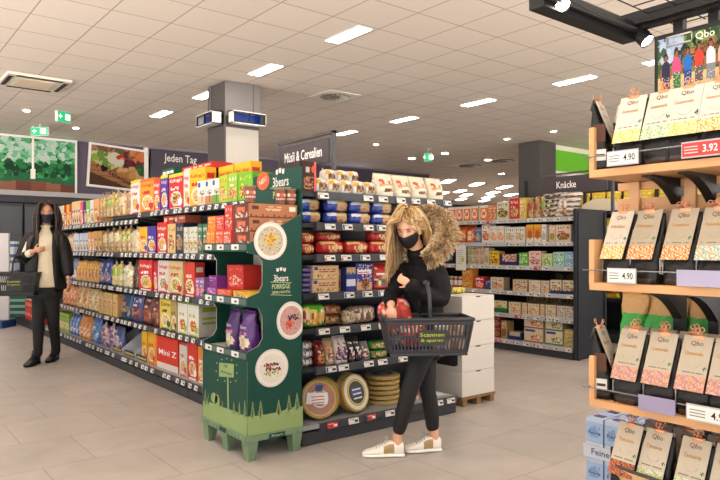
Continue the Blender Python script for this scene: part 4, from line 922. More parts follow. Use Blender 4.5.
row(FB, 1, T, 540, 544, stc('#8a6a4a', '#b89868'), 'slim shaded box', 'box', n=1)
row(FB, 1, T, 545, 555.5, stc('#6a6aa0', '#a8a0b0'), 'tan box with grey blue print', 'box', n=1)
row(FB, 1, T, 556.5, 574, stc('#3a5aa8', '#8aa0c8', '#dcd4c0'), 'pale box with blue print', 'box', n=2)
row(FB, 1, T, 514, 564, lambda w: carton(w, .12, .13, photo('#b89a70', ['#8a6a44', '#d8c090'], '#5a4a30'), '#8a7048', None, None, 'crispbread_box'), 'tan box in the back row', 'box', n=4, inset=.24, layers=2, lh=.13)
T = .134
row(FB, 0, T, 482, 500, ob('#8a2a22', .13, .14, ['#d8a070', '#5a1c18'], '#e8d8c8'), 'dark red box', 'box', n=3, layers=2, lh=.133)
row(FB, 0, T, 501, 507, ob('#b8925e', .22, .14, ['#8a6a3a'], '#e8d8b8'), 'brown carton', 'box', n=1)
row(FB, 0, T, 508, 521, lambda w: carton(w, .2, .09, Paint(12, 6, '#27386e').r(.1, .5, .9, 1, '#c9bda8'), '#27386e', '#cdbf9a', None, 'display_tray'), 'low blue tray', 'tray', n=1)
def big(acc): return lambda w: carton(w, .2, .165, Paint(20, 12, '#e6d9ba').r(.05, .78, .6, .92, '#2c4a9a').n(.3, .15, .95, .6, ['#d8a860', '#f0e0b8', acc], .9, ell=True).r(0, 0, 1, .12, acc), '#c9bb98', None, None, 'crispbread_box')
row(FB, 0, T, 523.5, 543, big('#c82a2a'), 'large cream box with red foot', 'box', n=1, layers=2, lh=.17)
row(FB, 0, T, 545, 562.5, big('#1f7a4a'), 'large cream box with green foot', 'box', n=1, layers=2, lh=.17)
row(FB, 0, T, 564, 574, ob('#c8b070', .2, .2, ['#8a7a3a', '#d8c890'], '#e8d8a0'), 'mustard box at the near end', 'box', n=1)
# ================================================================== yellow shelf behind the back rack
XY = 8.1
t = empty('yellow_goods_shelf', (XY, 6.2, 0), -PI/2, 'tall dark shelf of yellow packets seen behind the end panel', 'shelf')
k = MB(); k.box((0, .45, 0), (3.1, .5, 2.3)); k.build('back_panel', m_back, t)
k = MB(); k.box((0, 0, 0), (3.1, .5, .12)); k.build('base', m_base, t)
YZ = [.6, 1.0, 1.42, 1.78]
for z in YZ:
    k = MB(); k.box((0, 0, z-.03), (3.1, .46, z)); k.box((0, -.012, z-.04), (3.1, 0, z+.002)); k.build('shelf', m_shelf, t)
for x in (0, 1.0, 2.03, 3.07): k = MB(); k.box((x, .01, .1), (x+.03, .06, 2.3)); k.build('upright', m_shelf, t)
SN = ['bottom', 'third', 'second', 'top']
YC = [('#8a5a34', '#f0c81e', 'brown snack bag with yellow tray'), ('#e8bc1a', '#f6e04a', 'yellow packet'), ('#f2cc1c', '#f8e860', 'bright yellow packet'), ('#f4d020', '#fff0a0', 'yellow standing packet')]
for zi, z in enumerate(YZ):
    c, a, nm = YC[zi]
    proto = None
    for i in range(12):
        y = 5.95-.235*i
        if proto is None:
            proto = pouch(.21, .12, .26, photo(c, [a, '#c8902a', '#e8d8a0', c], a) if zi else photo(c, ['#c98a4a', '#5a3418', '#f0c81e', '#e0b080'], '#f2cc1c').r(0, 0, 1, .28, '#f2cc1c'), c, 'snack_packet', .008, seed=zi+1); o = proto
        else: o = dup(proto, (0, 0, 0))
        o.location = (XY+.03, y, z+.001); o.rotation_euler = (0, 0, -PI/2+.1*math.sin(i*3))
        tag(o, '%s, %s from left, %s shelf behind the end panel' % (nm, ORD[i+1], SN[zi]), 'packet', nm+'s behind the end panel')
# cream rounded shelf toppers beside the end panel
for i, (z, lab) in enumerate([(1.785, 'cream rounded shelf topper, uppermost beside the end panel'), (1.425, 'cream rounded shelf panel below the uppermost one')]):
    k = MB(); N = 16; pts = []
    for q in range(N+1):
        u = q/N; pts.append((u*.62, .0, z+.02+.15*(math.sin(PI*u)**.45)))
    bot = [(p[0], 0, z) for p in pts]
    for q in range(N):
        k.face([bot[q], bot[q+1], pts[q+1], pts[q]]); k.face([(pts[q][0], .012, pts[q][2]), (pts[q+1][0], .012, pts[q+1][2]), (bot[q+1][0], .012, z), (bot[q][0], .012, z)])
        k.face([pts[q], pts[q+1], (pts[q+1][0], .012, pts[q+1][2]), (pts[q][0], .012, pts[q][2])])
    o = k.build('shelf_topper', M('cream_plastic', '#e6dcc0', .5), None, (XY-.028, 5.22, 0), -PI/2); tag(o, lab, 'panel')
# ================================================================== COFFEE SHELF (right foreground)
XC, YC0 = 1.795, 1.13
def cdir(l, d, z=0): return Vector((RX*l+FX*d, RY*l+FY*d, z))
wood = M('beech_wood', '#bd8d5c', .5, vary=.12, vscale=9, bump=.05)
# stretch the grain
blk = M('black_metal', '#121113', .5, .0, spec=.3)
unit = empty('coffee_shelf', (XC, YC0, 0), -PI/2, 'wooden shelf with black brackets holding the bagged coffee on the right', 'shelf')
LC = 1.35; ZBD = [.794, 1.151, 1.495]; DP = [.46, .23, .23]
for z, d in zip(ZBD, DP):
    k = MB(); k.rbox((0, 0, z), (LC, d, z+.024), .002); s = k.build('shelf', wood, unit)
    k = MB(); k.rbox((-.001, .0, z+.02), (.017, .2, z+.155), .002); k.build('end_board', wood, s)
    k = MB(); k.cyl((-.012, -.016, z+.062), (LC, -.016, z+.062), .0022, 6)
    for x in (.004, .45, .9, 1.33): k.cyl((x, -.016, z+.062), (x, .004, z+.062), .002, 6)
    k.build('front_wire', M('wire_grey', '#77777a', .3, .8), s)
k = MB(); k.rbox((0, 0, .48), (LC, .3, .504), .002); k.build('shelf', wood, unit)
k = MB(); k.rbox((.02, .02, 0), (LC-.02, .44, .10), .004); k.build('base', blk, unit)
for x in (.145, .25, .9, 1.2):
    k = MB(); k.box((x, .235, .1), (x+.03, .262, 2.0))
    for q in range(30): k.box((x+.011, .2335, .6+q*.045), (x+.019, .2352, .625+q*.045), m=1)
    u = k.build('upright', [blk, M('slot_black', '#050505', .6)], unit)
    for z, d in zip(ZBD, DP):
        k = MB(); A = [(x+.003, .235-.17*t, z-.002) for t in (0, 1)]
        N = 8; top = [(.235-.19*q/N, z-.001) for q in range(N+1)]; low = [(.235-.19*q/N, z-.006-.085*(1-q/N)**2.2) for q in range(N+1)]
        for q in range(N):
            for xx in (x, x+.03):
                k.face([(xx, top[q][0], top[q][1]), (xx, top[q+1][0], top[q+1][1]), (xx, low[q+1][0], low[q+1][1]), (xx, low[q][0], low[q][1])])
            k.face([(x, low[q][0], low[q][1]), (x+.03, low[q][0], low[q][1]), (x+.03, low[q+1][0], low[q+1][1]), (x, low[q+1][0], low[q+1][1])])
        k.face([(x, top[-1][0], top[-1][1]), (x+.03, top[-1][0], top[-1][1]), (x+.03, low[-1][0], low[-1][1]), (x, low[-1][0], low[-1][1])])
        k.build('bracket', blk, u)
for z0, z1 in ((1.468, 1.494), (1.382, 1.442), (1.30, 1.345)):
    k = MB(); k.rbox((-.033, .222, z0), (LC, .234, z1), .002); k.build('back_slat', wood, unit)
for x in (.012, .19, .6, 1.0):
    k = MB(); k.rbox((x, .208, 1.18), (x+.036, .222, 1.494), .002); k.build('back_post', wood, unit)
# canopy with wire mesh and spot bar
k = MB(); k.box((-.02, -.27, 1.955), (.03, .23, 2.0)); k.box((.03, .20, 1.985), (LC, .235, 2.015)); k.box((.03, -.30, 1.985), (LC, -.27, 2.015)); k.box((LC-.03, -.3, 1.985), (LC, .23, 2.015)); k.box((.0, .17, 1.99), (LC, .185, 2.03))
k.box((.035, -.30, 1.97), (.05, .23, 2.0))
can = k.build('canopy_frame', blk, unit)
k = MB()
for q in range(14): k.cyl((.1+q*.088, -.28, 2.012), (.1+q*.088, .36, 2.012), .0022, 5)
for q in range(8): k.cyl((.1, -.27+q*.088, 2.014), (LC, -.27+q*.088, 2.014), .0022, 5)
k.build('wire_mesh', blk, can)
k = MB(); k.tube([(.045, -.25, 1.99), (.045, 0, 1.975), (.05, .2, 1.985), (.3, .2, 1.99)], .006, 6); k.build('cable', blk, can)
def spot(loc, aim, label, en):
    t = empty('spotlight', loc, 0, label, 'spotlight', 'black spotlights above the coffee shelf'); a = Vector(aim).normalized()
    q = a.to_track_quat('-Z', 'Y'); mt = q.to_matrix().to_4x4()
    k = MB(); k.lathe([(.0001, .055), (.024, .052), (.0245, -.025), (.022, -.025)], 24, mat=mt, cap=False); k.build('lamp_body', blk, t, smooth=False)
    k = MB(); k.lathe([(.0222, -.019), (.014, -.024), (.0001, -.026)], 24, mat=mt); k.build('lamp_lens', M('spot_lens', '#ffffff', .3, emit='#fff4e2', es=25), t)
    k = MB(); k.tube([(0, 0, .02), (-.01, 0, .05), (0, 0, max(.051, 1.99-loc[2]))], .005, 6); k.build('arm', blk, t)
    l = bpy.data.lights.new('spot_lamp', 'SPOT'); l.energy = en; l.spot_size = 1.5; l.spot_blend = .7; l.shadow_soft_size = .03; l.color = (1, .93, .82)
    lo = bpy.data.objects.new('spot_lamp', l); COL.objects.link(lo); lo.parent = t; lo.location = a*.035; lo.rotation_euler = q.to_euler()
spot((1.60, 1.10, 1.985), cdir(.15, -.55, -.8), 'left black spotlight under the dark bar at the top right', 1.2)
spot((2.015, 1.075, 1.96), cdir(.4, -.5, -.75), 'right black spotlight next to the women poster', 1.2)
spot((1.6, .55, 1.92), (.5, -.1, -.9), 'added black spotlight on the canopy outside the picture', 2)  # unseen third spot, added to light the coffee bags
# poster
yL = Yon(654.5, 2.0); P = Paint(200, 130, '#3d5a34')
blobs(P, 420, 0, .62, 1, 1.02, .02, ['#2c4a26', '#5a7a3c', '#7a9448', '#22381f', '#8a8a4a', '#16301c'], 2.2)
P.c(.04, .97, .12, .14, '#9db6d6'); blobs(P, 20, .0, .82, .14, 1, .02, ['#4a6a8a', '#b8c8dc', '#3a5a3a'], 2)
for q in range(60): P.c(P.R.uniform(.16, 1), P.R.uniform(.84, .90), .02, .02, P.R.choice(['#8a5a34', '#a87448', '#6a4428']))
P.r(0, .575, 1, .70, '#e0bd84'); P.n(0, .575, 1, .70, ['#d0a868', '#eccf9c'], .4); P.r(0, 0, 1, .575, '#efe6da')
SK = [('#2e2c4a', '#4a3a5a'), ('#e04a86', '#3f7a3e'), ('#1f6fc4', '#26508e'), ('#e03a26', '#6a5a5a'), ('#ece8e8', '#8a8a92'), ('#e8b0a8', '#c05a5a'), ('#c83a4a', '#3a5a8a'), ('#3a8a7a', '#5a3a3a'), ('#e8c040', '#4a4a7a'), ('#8a3a8a', '#5a5a5a'), ('#d86a2a', '#2a3a5a')]
for i, (t1, t2) in enumerate(SK):
    u = .05+.066*i; h0 = .80 + (.02 if i in (3, 4, 5) else 0)-(.02 if i == 0 else 0)
    P.c(u, h0+.065, .014, .04, '#2a1c16'); P.c(u, h0+.055, .010, .028, '#9a5f3e')
    P.c(u, h0-.02, .026, .06, t1); P.r(u-.024, h0-.08, u+.024, h0-.0, t1); P.r(u-.022, h0-.20, u+.024, h0-.08, t2); P.n(u-.022, h0-.20, u+.024, h0-.08, ['#d8d0c8', t2, t2], .25)
    P.r(u-.033, h0-.10, u-.026, h0-.02, '#9a5f3e'); P.r(u+.026, h0-.10, u+.033, h0-.02, '#9a5f3e')
t = empty('poster', (2.0, yL, 1.53), -PI/2, 'poster of women in colourful skirts above the coffee bags', 'poster')
k = MB(); k.box((0, 0, 0), (.53, .012, .415)); k.build('board', blk, t)
k = MB(); k.raster((.012, -.002, .0), (1, 0, 0), (0, 0, 1), .505, .40, P)
k.text('DAS BESTE AUS KLEINEN RÖSTEREIEN', (.22, -.003, .212), (1, 0, 0), (0, 0, 1), .011, '#e0a858', w=.4)
k.text('Qbo', (.155, -.003, .383), (1, 0, 0), (0, 0, 1), .026, '#f4f0e6')
for q in range(3): k.box((.05+q*.12, -.003, .04), (.12+q*.12, -.002, .07), '#5a4a3c')
k.build('print', PM, t)
k = MB(); k.box((.04, -.008, .372), (.12, 0, .376)); k.box((.04, -.008, .398), (.12, 0, .402)); k.box((.04, -.008, .372), (.043, 0, .402)); k.box((.117, -.008, .372), (.12, 0, .402)); k.build('frame_clip', M('steel2', '#b8b4ae', .3, .8), t)
# ------------------------------------------------------------------ coffee bags
BW, BD, BH = .098, .072, .215
def coffee_bag(pat, sand='#efe6d6', origin='Guatemala', seed=1):
    t = empty('coffee_bag', (0, 0, 0))
    k = MB(); R = []; N = 12
    for i in range(N+1):
        v = i/N; q_ = max(0, (v-.22)/.78); hd = BD/2*(1-q_*.93); hw = BW/2*(.97 if v < .7 else .97-.05*(v-.7))
        R.append((v*(BH-.01), hw, hd+.001, BD/2+q_*BD*.22, .5))
    P = Paint(20, 26, '#1c1816'); P.lines(.2, .2, .8, .27, '#6a4430', 1); P.lines(.3, .04, .7, .08, '#4a3a30', 1)
    rings(k, R, P, '#181513', n=28, crumple=.0022, seed=seed)
    body = k.build('bag', PF, t, smooth=True)
    k = MB(); k.box((BW*.485, .018, .03), (BW*.5, .042, .075), '#e8e6e0'); k.box((BW*.501, .022, .035), (BW*.503, .038, .05), '#3a3634'); k.build('side_sticker', PM, body); k = MB(); k.box((-BW*.5, .012, .028), (-BW*.485, .046, .062), '#e8e6e0'); k.box((-BW*.503, .016, .04), (-BW*.501, .042, .048), '#3a3634')
    k.build('side_sticker', PM, body)
    k = MB(); k.box((-BW*.496, .014, .085), (-BW*.487, .05, .14), '#5c3a2a'); k.build('side_print', PM, body)
    # paper label draped over the top: front sheet, fold, short back flap
    lw = BW*.84; zt = BH+.001; yt = BD*.72; z0, y0 = .072, -.010
    d = Vector((0, yt-.004-y0, zt-z0)); Ln = d.length; vv = d.normalized()
    P = Paint(30, 44, sand)
    for j in range(12): 
        for i in range(30):
            q = math.sin(i*.9+math.sin(j*1.3)*2)+math.sin(j*1.1+i*.35); P.g[j][i] = pat[int((q+2)*1.24) % len(pat)]
    P.lines(.1, .30, .9, .34, '#8a7e70', 1)
    P.c(.9, .42, .055, .045, '#2c6a86'); P.c(.92, .41, .03, .025, '#b8d040')
    k = MB(); k.raster((-lw/2, y0, z0), (1, 0, 0), vv, lw, Ln, P)
    nn = Vector((1, 0, 0)).cross(vv)*.0008
    o = Vector((0, y0, z0))+nn
    k.text('Qbo', o+vv*Ln*.86, (1, 0, 0), vv, .016, '#8a6038', w=lw*.42); k.text(origin, o+vv*Ln*.68+Vector((-.004, 0, 0)), (1, 0, 0), vv, .011, '#c88a3a', w=lw*.62)
    c0 = o+vv*Ln*.5
    k.tube([c0+Vector((.018*math.cos(PI+a*PI/8), 0, 0))+vv*(.014*math.sin(PI+a*PI/8)) for a in range(9)], .0004, 4, '#b8a890')
    k.face([(-lw/2, yt-.004, zt), (lw/2, yt-.004, zt), (lw/2, yt+.004, zt), (-lw/2, yt+.004, zt)], sand)
    k.face([(lw/2, yt+.004, zt), (lw/2, yt+.012, zt-.03), (-lw/2, yt+.012, zt-.03), (-lw/2, yt+.004, zt)], sand)
    k.face([(-lw/2, y0+.0006, z0), (-lw/2, yt-.0034, zt), (lw/2, yt-.0034, zt), (lw/2, y0+.0006, z0)], '#d8cdb8')
    k.build('paper_label', PM, t)
    # copper clip: bar with two ring handles
    cm = M('copper', '#c98a66', .35, .55)
    k = MB(); k.rbox((-.016, yt-.007, zt-.012), (.016, yt+.007, zt+.003), .002)
    for s in (-1, 1):
        k.tube([(.0, yt+s*.004, zt), (.0, yt+s*.010, zt+.012)], .0022, 6)
        k.tube([(.0065*math.cos(a*PI/5), yt+s*(.010+.002), zt+.017+.0065*math.sin(a*PI/5)) for a in range(11)], .0018, 5)
    k.build('clip', cm, t, smooth=True)
    return t
PT = {'yellow': ['#e8c050', '#f4e6a8', '#efd88a', '#f8f0d0'], 'green': ['#8cc0a0', '#e8d890', '#c8e0c8', '#f0e8c8'], 'gold': ['#e8b84a', '#f8ecc0', '#d9a038', '#fff6dc'], 'orange': ['#e08a3a', '#f0c890', '#d07030', '#f6e4c8'],
      'violet': ['#c88a6a', '#a890b0', '#e8a050', '#d8b8c0'], 'blue': ['#8ab8b8', '#e8c890', '#c8a878', '#e8f0e8'], 'mint': ['#a0c8a0', '#e0a860', '#c8dcb8', '#f0e8c8'], 'rust': ['#a8502a', '#c87838', '#7a3a5a', '#d89048']}
PROTO = {}
def cbag(px, pat, sand, z, inset, rot, label, group, origin='Guatemala', X=XC):
    key = (pat, sand, origin)
    y = Yon(px, X+.03)
    if key not in PROTO: o = coffee_bag(PT[pat], sand, origin, len(PROTO)+1); PROTO[key] = o
    else: o = dup(PROTO[key], (0, 0, 0))
    o.location = (X+inset, y, z); o.rotation_euler = (0, 0, -PI/2+rot); tag(o, label, 'coffee bag', group); return o
def back_row(pxs, z, pat, sand, where, grp):
    for i, px in enumerate(pxs):
        cbag(px, pat, sand, z, .088, .05*math.sin(i*5), 'black coffee bag of the back row, %s from left, %s' % (ORD[i+1], where), grp)
TB = ZBD[2]+.0245
g = 'black coffee bags on the top board'
cbag(608, 'yellow', '#dfd9c9', TB, .07, 1.8, 'black coffee bag turned sideways at the left end, top board', g)
for px, pat, lb in [(629, 'yellow', 'black bag with yellow footed white label, above the white 4.90 tag'), (657, 'green', 'black bag with green footed label, left of the red price tag'), (684, 'yellow', 'black bag with pale yellow label, above the red price tag'), (716, 'gold', 'black bag with gold footed label at the right picture edge, top board')]:
    cbag(px, pat, '#dfd9c9', TB, .016, .04 if px != 657 else -.06, lb, g)
for i in range(5): cbag(742+i*52, ['yellow', 'green', 'gold'][i % 3], '#dfd9c9', TB, .014, 0, 'black coffee bag right of the picture edge, top board', g)
back_row([612, 645, 672, 700], TB, 'yellow', '#dfd9c9', 'top board', g)
MBZ = ZBD[1]+.0245; g = 'black coffee bags on the middle board'
for px, pat, rot, lb in [(615, 'gold', -.18, 'black bag with gold footed label, above the white 4.90 tag, middle board'), (643, 'orange', -.1, 'black bag with sand label and amber foot, second on the middle board'), (678, 'orange', -.12, 'black bag with sand label above the left of the empty tag holder'), (713, 'blue', -.1, 'black bag with teal patterned foot above the right of the tag holder')]:
    cbag(px, pat, '#b9aa92' if pat != 'gold' else '#d8cdba', MBZ, .016, rot, lb, g, 'Kolumbien')
for i in range(5): cbag(752+i*52, ['orange', 'blue'][i % 2], '#d9cbb2', MBZ, .014, 0, 'black coffee bag right of the picture edge, middle board', g, 'Kolumbien')
back_row([628, 662, 694, 722], MBZ, 'orange', '#b0a18a', 'middle board', g)
LBZ = ZBD[0]+.0245; g = 'black coffee bags on the lowest board'
cbag(609, 'violet', '#ded2be', LBZ, .07, 1.8, 'black coffee bag turned sideways at the left end, lowest board', g, 'Guatemala')
for px, lb in [(627, 'black bag with violet footed label, first frontal one on the lowest board'), (658, 'black bag with violet footed label, second frontal one on the lowest board'), (692, 'black bag with violet footed label, third frontal one on the lowest board'), (725, 'black bag with violet footed label cut by the right picture edge')]:
    cbag(px, 'violet', '#c4b8a3', LBZ, .016, -.08, lb, g, 'Guatemala')
for i in range(5): cbag(762+i*56, 'violet', '#c4b8a3', LBZ, .014, 0, 'black coffee bag right of the picture edge, lowest board', g, 'Guatemala')
back_row([618, 645, 676, 708], LBZ, 'violet', '#b5a892', 'lowest board', g)
# kraft and green bags behind
pr = None
for i, px in enumerate((629, 649, 668, 697, 722, 745)):
    if pr is None:
        P = Paint(20, 30, '#c79a5e'); P.r(0, 0, 1, .80, '#35a843'); P.r(.2, .03, .8, .13, '#eceae4'); P.lines(.15, .28, .7, .42, '#1c5c2a', 2)
        pr = pouch(.105, .08, .30, P, '#b98a50', 'coffee_pouch', .005, 3, mat=PF); o = pr
    else: o = dup(pr, (0, 0, 0))
    o.location = (XC+.33+.012*(i % 2), Yon(px, XC+.33), LBZ); o.rotation_euler = (0, 0, -PI/2-.08+.1*(i % 3))
    tag(o, 'brown paper pouch with bright green lower half, %s from left behind the lowest bags' % ORD[i+1], 'coffee bag', 'brown and green pouches behind the coffee bags')
# bags in the jute basket
g = 'coffee bags standing in the jute basket'
BZ = .512
for px, pat, lb in [(626, 'rust', 'black bag with rust footed label at the left of the jute basket'), (654, 'mint', 'black bag with mint footed label, second in the jute basket'), (692, 'green', 'black bag with green footed label, third in the jute basket'), (727, 'mint', 'black bag with pale green foot at the right of the jute basket')]:
    y = Yon(px, XC); cbag(px, pat, '#cdc1ac', BZ+.025, .004, -.12, lb, g, 'Tansania')
for px in (642, 672, 708): cbag(px, 'violet', '#ccc0ac', BZ+.02, .09, .1, 'black coffee bag at the back of the jute basket, %s from left' % {642: 'first', 672: 'second', 708: 'third'}[px], g, 'Tansania')
t = empty('jute_basket', (XC, YC0, .505), -PI/2, 'jute basket with dark rim holding the lowest coffee bags', 'basket')
jute = M('jute', '#b99a6c', .9, bump=.5, bscale=160, vary=.25, vscale=90)
def ov(a, hx, hy): c, s = math.cos(a), math.sin(a); return (.62+hx*math.copysign(abs(c)**.45, c), .10+hy*math.copysign(abs(s)**.45, s))
k = MB(); N = 48; lv = [(.0, .54, .105), (.06, .565, .118), (.125, .575, .123)]
for i in range(2):
    for q in range(N):
        a, b = 2*PI*q/N, 2*PI*(q+1)/N; A, B = lv[i], lv[i+1]
        k.face([(*ov(a, A[1], A[2]), A[0]), (*ov(b, A[1], A[2]), A[0]), (*ov(b, B[1], B[2]), B[0]), (*ov(a, B[1], B[2]), B[0])])
        k.face([(*ov(a, B[1]-.006, B[2]-.006), B[0]), (*ov(b, B[1]-.006, B[2]-.006), B[0]), (*ov(b, A[1]-.006, A[2]-.006), A[0]), (*ov(a, A[1]-.006, A[2]-.006), A[0])])
k.face([(*ov(2*PI*q/N, .54, .105), 0.001) for q in range(N)])
k.build('basket_body', jute, t, smooth=True)
k = MB(); k.tube([(*ov(2*PI*q/N, .574, .121), .126) for q in range(N+1)], .005, 6); k.build('rim', M('rim_dark', '#3a3430', .6), t, smooth=True)
# price tags on the wires
def ptag(px, bi, w, red, txt, label, empt=False, sub=None):
    z = ZBD[bi]+.05; x = YC0-Yon(px, XC-.018)
    t = empty('price_label', (XC-.019, YC0-x, z), -PI/2, label, 'price tag', 'price labels on the coffee shelf')
    k = MB(); k.box((-w/2, -.003, -.024), (w/2, 0, .02)); k.build('holder', M('holder_lilac' if empt else 'holder_clear', '#8f86a2' if empt else '#b0aeb2', .2, alpha=.85), t)
    if not empt:
        k = MB(); c = '#d8453c' if red else '#f1efe8'; k.box((-w/2+.003, -.0042, -.02), (w/2-.003, -.003, .016), c)
        k.text(txt, (w*.22, -.0046, -.002), (1, 0, 0), (0, 0, 1), .02, '#ffffff' if red else '#26262a', w=w*.36)
        for q in range(3): k.face([(-w*.42, -.0045, -.012+q*.008), (-w*.08, -.0045, -.012+q*.008), (-w*.08, -.0045, -.009+q*.008), (-w*.42, -.0045, -.009+q*.008)], '#f6d0cc' if red else '#8a8a8c')
        k.build('price_card', PM, t)
ptag(623, 2, .098, False, '4.90', 'white price label reading 4.90 on the top coffee board')
ptag(702, 2, .105, True, '3.92', 'red price label reading 3.92 on the top coffee board')
ptag(622, 1, .09, False, '4.90', 'white price label reading 4.90 on the middle coffee board')
ptag(699, 1, .115, False, '', 'empty lilac label holder on the middle coffee board', True)
ptag(657, 0, .105, False, '', 'empty lilac label holder on the lowest coffee board', True)
ptag(710, 0, .12, False, '4.90', 'white price label with pink edge on the lowest coffee board')
# pale blue coffee packs piled behind on the floor
PX0, PY0 = 2.30, 1.47
k = MB(); k.rbox((0, 0, 0), (.34, .22, .30), .004); t = k.build('pedestal_carton', M('carton_blue', '#b8cde6', .6), None, (PX0-.01, PY0+.01, 0), -PI/2); tag(t, 'pale blue carton under the stacked Feine Milde packs', 'box')
pr = None
for l in range(2):
    z = .301+l*.157
    k = MB(); k.box((0, 0, 0), (.33, .2, .004), '#a8bcd8'); k.box((0, -.003, 0), (.33, 0, .05), '#d6deec'); k.box((0, .197, 0), (.33, .2, .045), '#c0cde0'); k.box((0, 0, 0), (.003, .2, .045), '#c8d4e6'); k.box((.327, 0, 0), (.33, .2, .045), '#c8d4e6')
    k.text('Feine Milde', (.12, -.0036, .026), (1, 0, 0), (0, 0, 1), .024, '#35507a', w=.17)
    o = k.build('pack_tray', PM, None, (PX0, PY0, z), -PI/2); tag(o, 'cardboard tray lettered Feine Milde, %s of the two' % ['lower', 'upper'][l], 'tray', 'cardboard trays of the pale blue packs')
    for j in range(2):
        for i in range(4):
            if pr is None:
                P = Paint(10, 20, '#a9c4e8'); P.r(.05, .3, .95, .36, '#dfe8f6'); P.lines(.2, .5, .8, .8, '#8aa8d4', 3); P.r(0, .9, 1, 1, '#c8d8f0')
                pr = carton(.073, .085, .148, P, '#9ab8e0', '#b8ccea', None, 'coffee_pack', [('Feine', .5, .62, .1, '#3a5a96', .7)]); o = pr
                k = MB(); k.box((-.02, .025, .1495), (.02, .055, .152), '#5a4a8a'); k.build('top_seal', PM, pr)
            else: o = dup(pr, (0, 0, 0))
            o.location = (PX0+.006+j*.098, PY0-.043-i*.079, z+.005); o.rotation_euler = (0, 0, -PI/2)
            tag(o, 'pale blue coffee pack, %s row, %s from left, %s tray' % (['front', 'back'][j], ORD[i+1], ['lower', 'upper'][l]), 'coffee pack', 'pale blue coffee packs in trays')
# ================================================================== PORRIDGE DISPLAY
DX, DY = 1.88, 3.45; DW, DD = .39, .62
disp = empty('porridge_display', (0, 0, 0), 0, 'dark green cardboard porridge display on a pallet by the end rack', 'display stand')
DG = '#174d40'; LGN = '#a0ba78'
def onY(px, py, off=0):           # point on the right face (y = DY)
    x = Xon(px, DY); u = (px-360)/650; dep = DY/(FY+RY*u); return Vector((x, DY-off, HC-(py-248)/650*dep))
def onX(px, py, off=0):
    y = Yon(px, DX); u = (px-360)/650; dep = DX/(FX+RX*u); return Vector((DX-off, y, HC-(py-248)/650*dep))
# outline of the side wall (distance from front s, height z)
PR = [(0, .155), (DW, .155), (DW, 1.50), (.0, 1.305), (0, 1.25), (.075, 1.235), (.10, 1.20), (.10, 1.06), (.075, 1.01), (0, .985), (0, .93), (.075, .915), (.10, .87), (.10, .73), (.075, .69), (0, .66)]
TRI = [[0, 1, 2, 3, 4, 5, 6, 7, 8, 9, 10, 11, 12, 13, 14, 15]]
for nm, y0 in (('side_wall', DY), ('side_wall', DY+DD-.006)):
    k = MB(); a = [(DX+s, y0, z) for s, z in PR]; b = [(DX+s, y0+.006, z) for s, z in PR]; n = len(PR)
    k.face(a, DG); k.face(b[::-1], '#d8d4cc')
    for i in range(n): k.face([a[(i+1) % n], a[i], b[i], b[(i+1) % n]], '#c8beb0')
    k.build(nm, PM, disp)
k = MB(); a = [(DX+DW-.006, DY, .155), (DX+DW-.006, DY+DD, .155), (DX+DW-.006, DY+DD, 1.78), (DX+DW-.006, DY, 1.80)]; b = [(x+.006, y, z) for x, y, z in a]
k.face(a[::-1], DG); k.face(b, DG)
for i in range(4): k.face([a[i], a[(i+1) % 4], b[(i+1) % 4], b[i]], DG)
hd = k.build('header_board', PM, disp)
# the inside of the bays is white card
k = MB(); k.box((DX+DW-.010, DY+.008, .62), (DX+DW-.0065, DY+DD-.008, 1.29), '#cfcac0'); k.build('inner_lining', PM, disp)
k = MB(); k.box((DX, DY+.001, .155), (DX+.006, DY+DD-.001, .60), DG)
fp = k.build('front_panel', PM, disp)
for z in (.655, .98, 1.31):
    k = MB(); k.box((DX+.006, DY+.007, z-.03), (DX+DW-.011, DY+DD-.007, z-.018), '#cdc8be'); s = k.build('shelf', PM, disp)
    k = MB(); k.box((DX-.004, DY-.001, z-.052), (DX+.001, DY+DD, z), DG); k.box((DX-.006, DY+.01, z-.042), (DX-.004, DY+DD-.01, z-.008), '#5f6f6c'); k.build('price_rail', PM, s)
    for q in (.1, .3, .47):
        k = MB(); k.box((DX-.009, DY+q, z-.042), (DX-.006, DY+q+.09, z-.008), '#f2f0ec'); k.box((DX-.0095, DY+q+.02, z-.034), (DX-.009, DY+q+.05, z-.02), '#4a4a4c'); k.build('price_tag', PM, s)
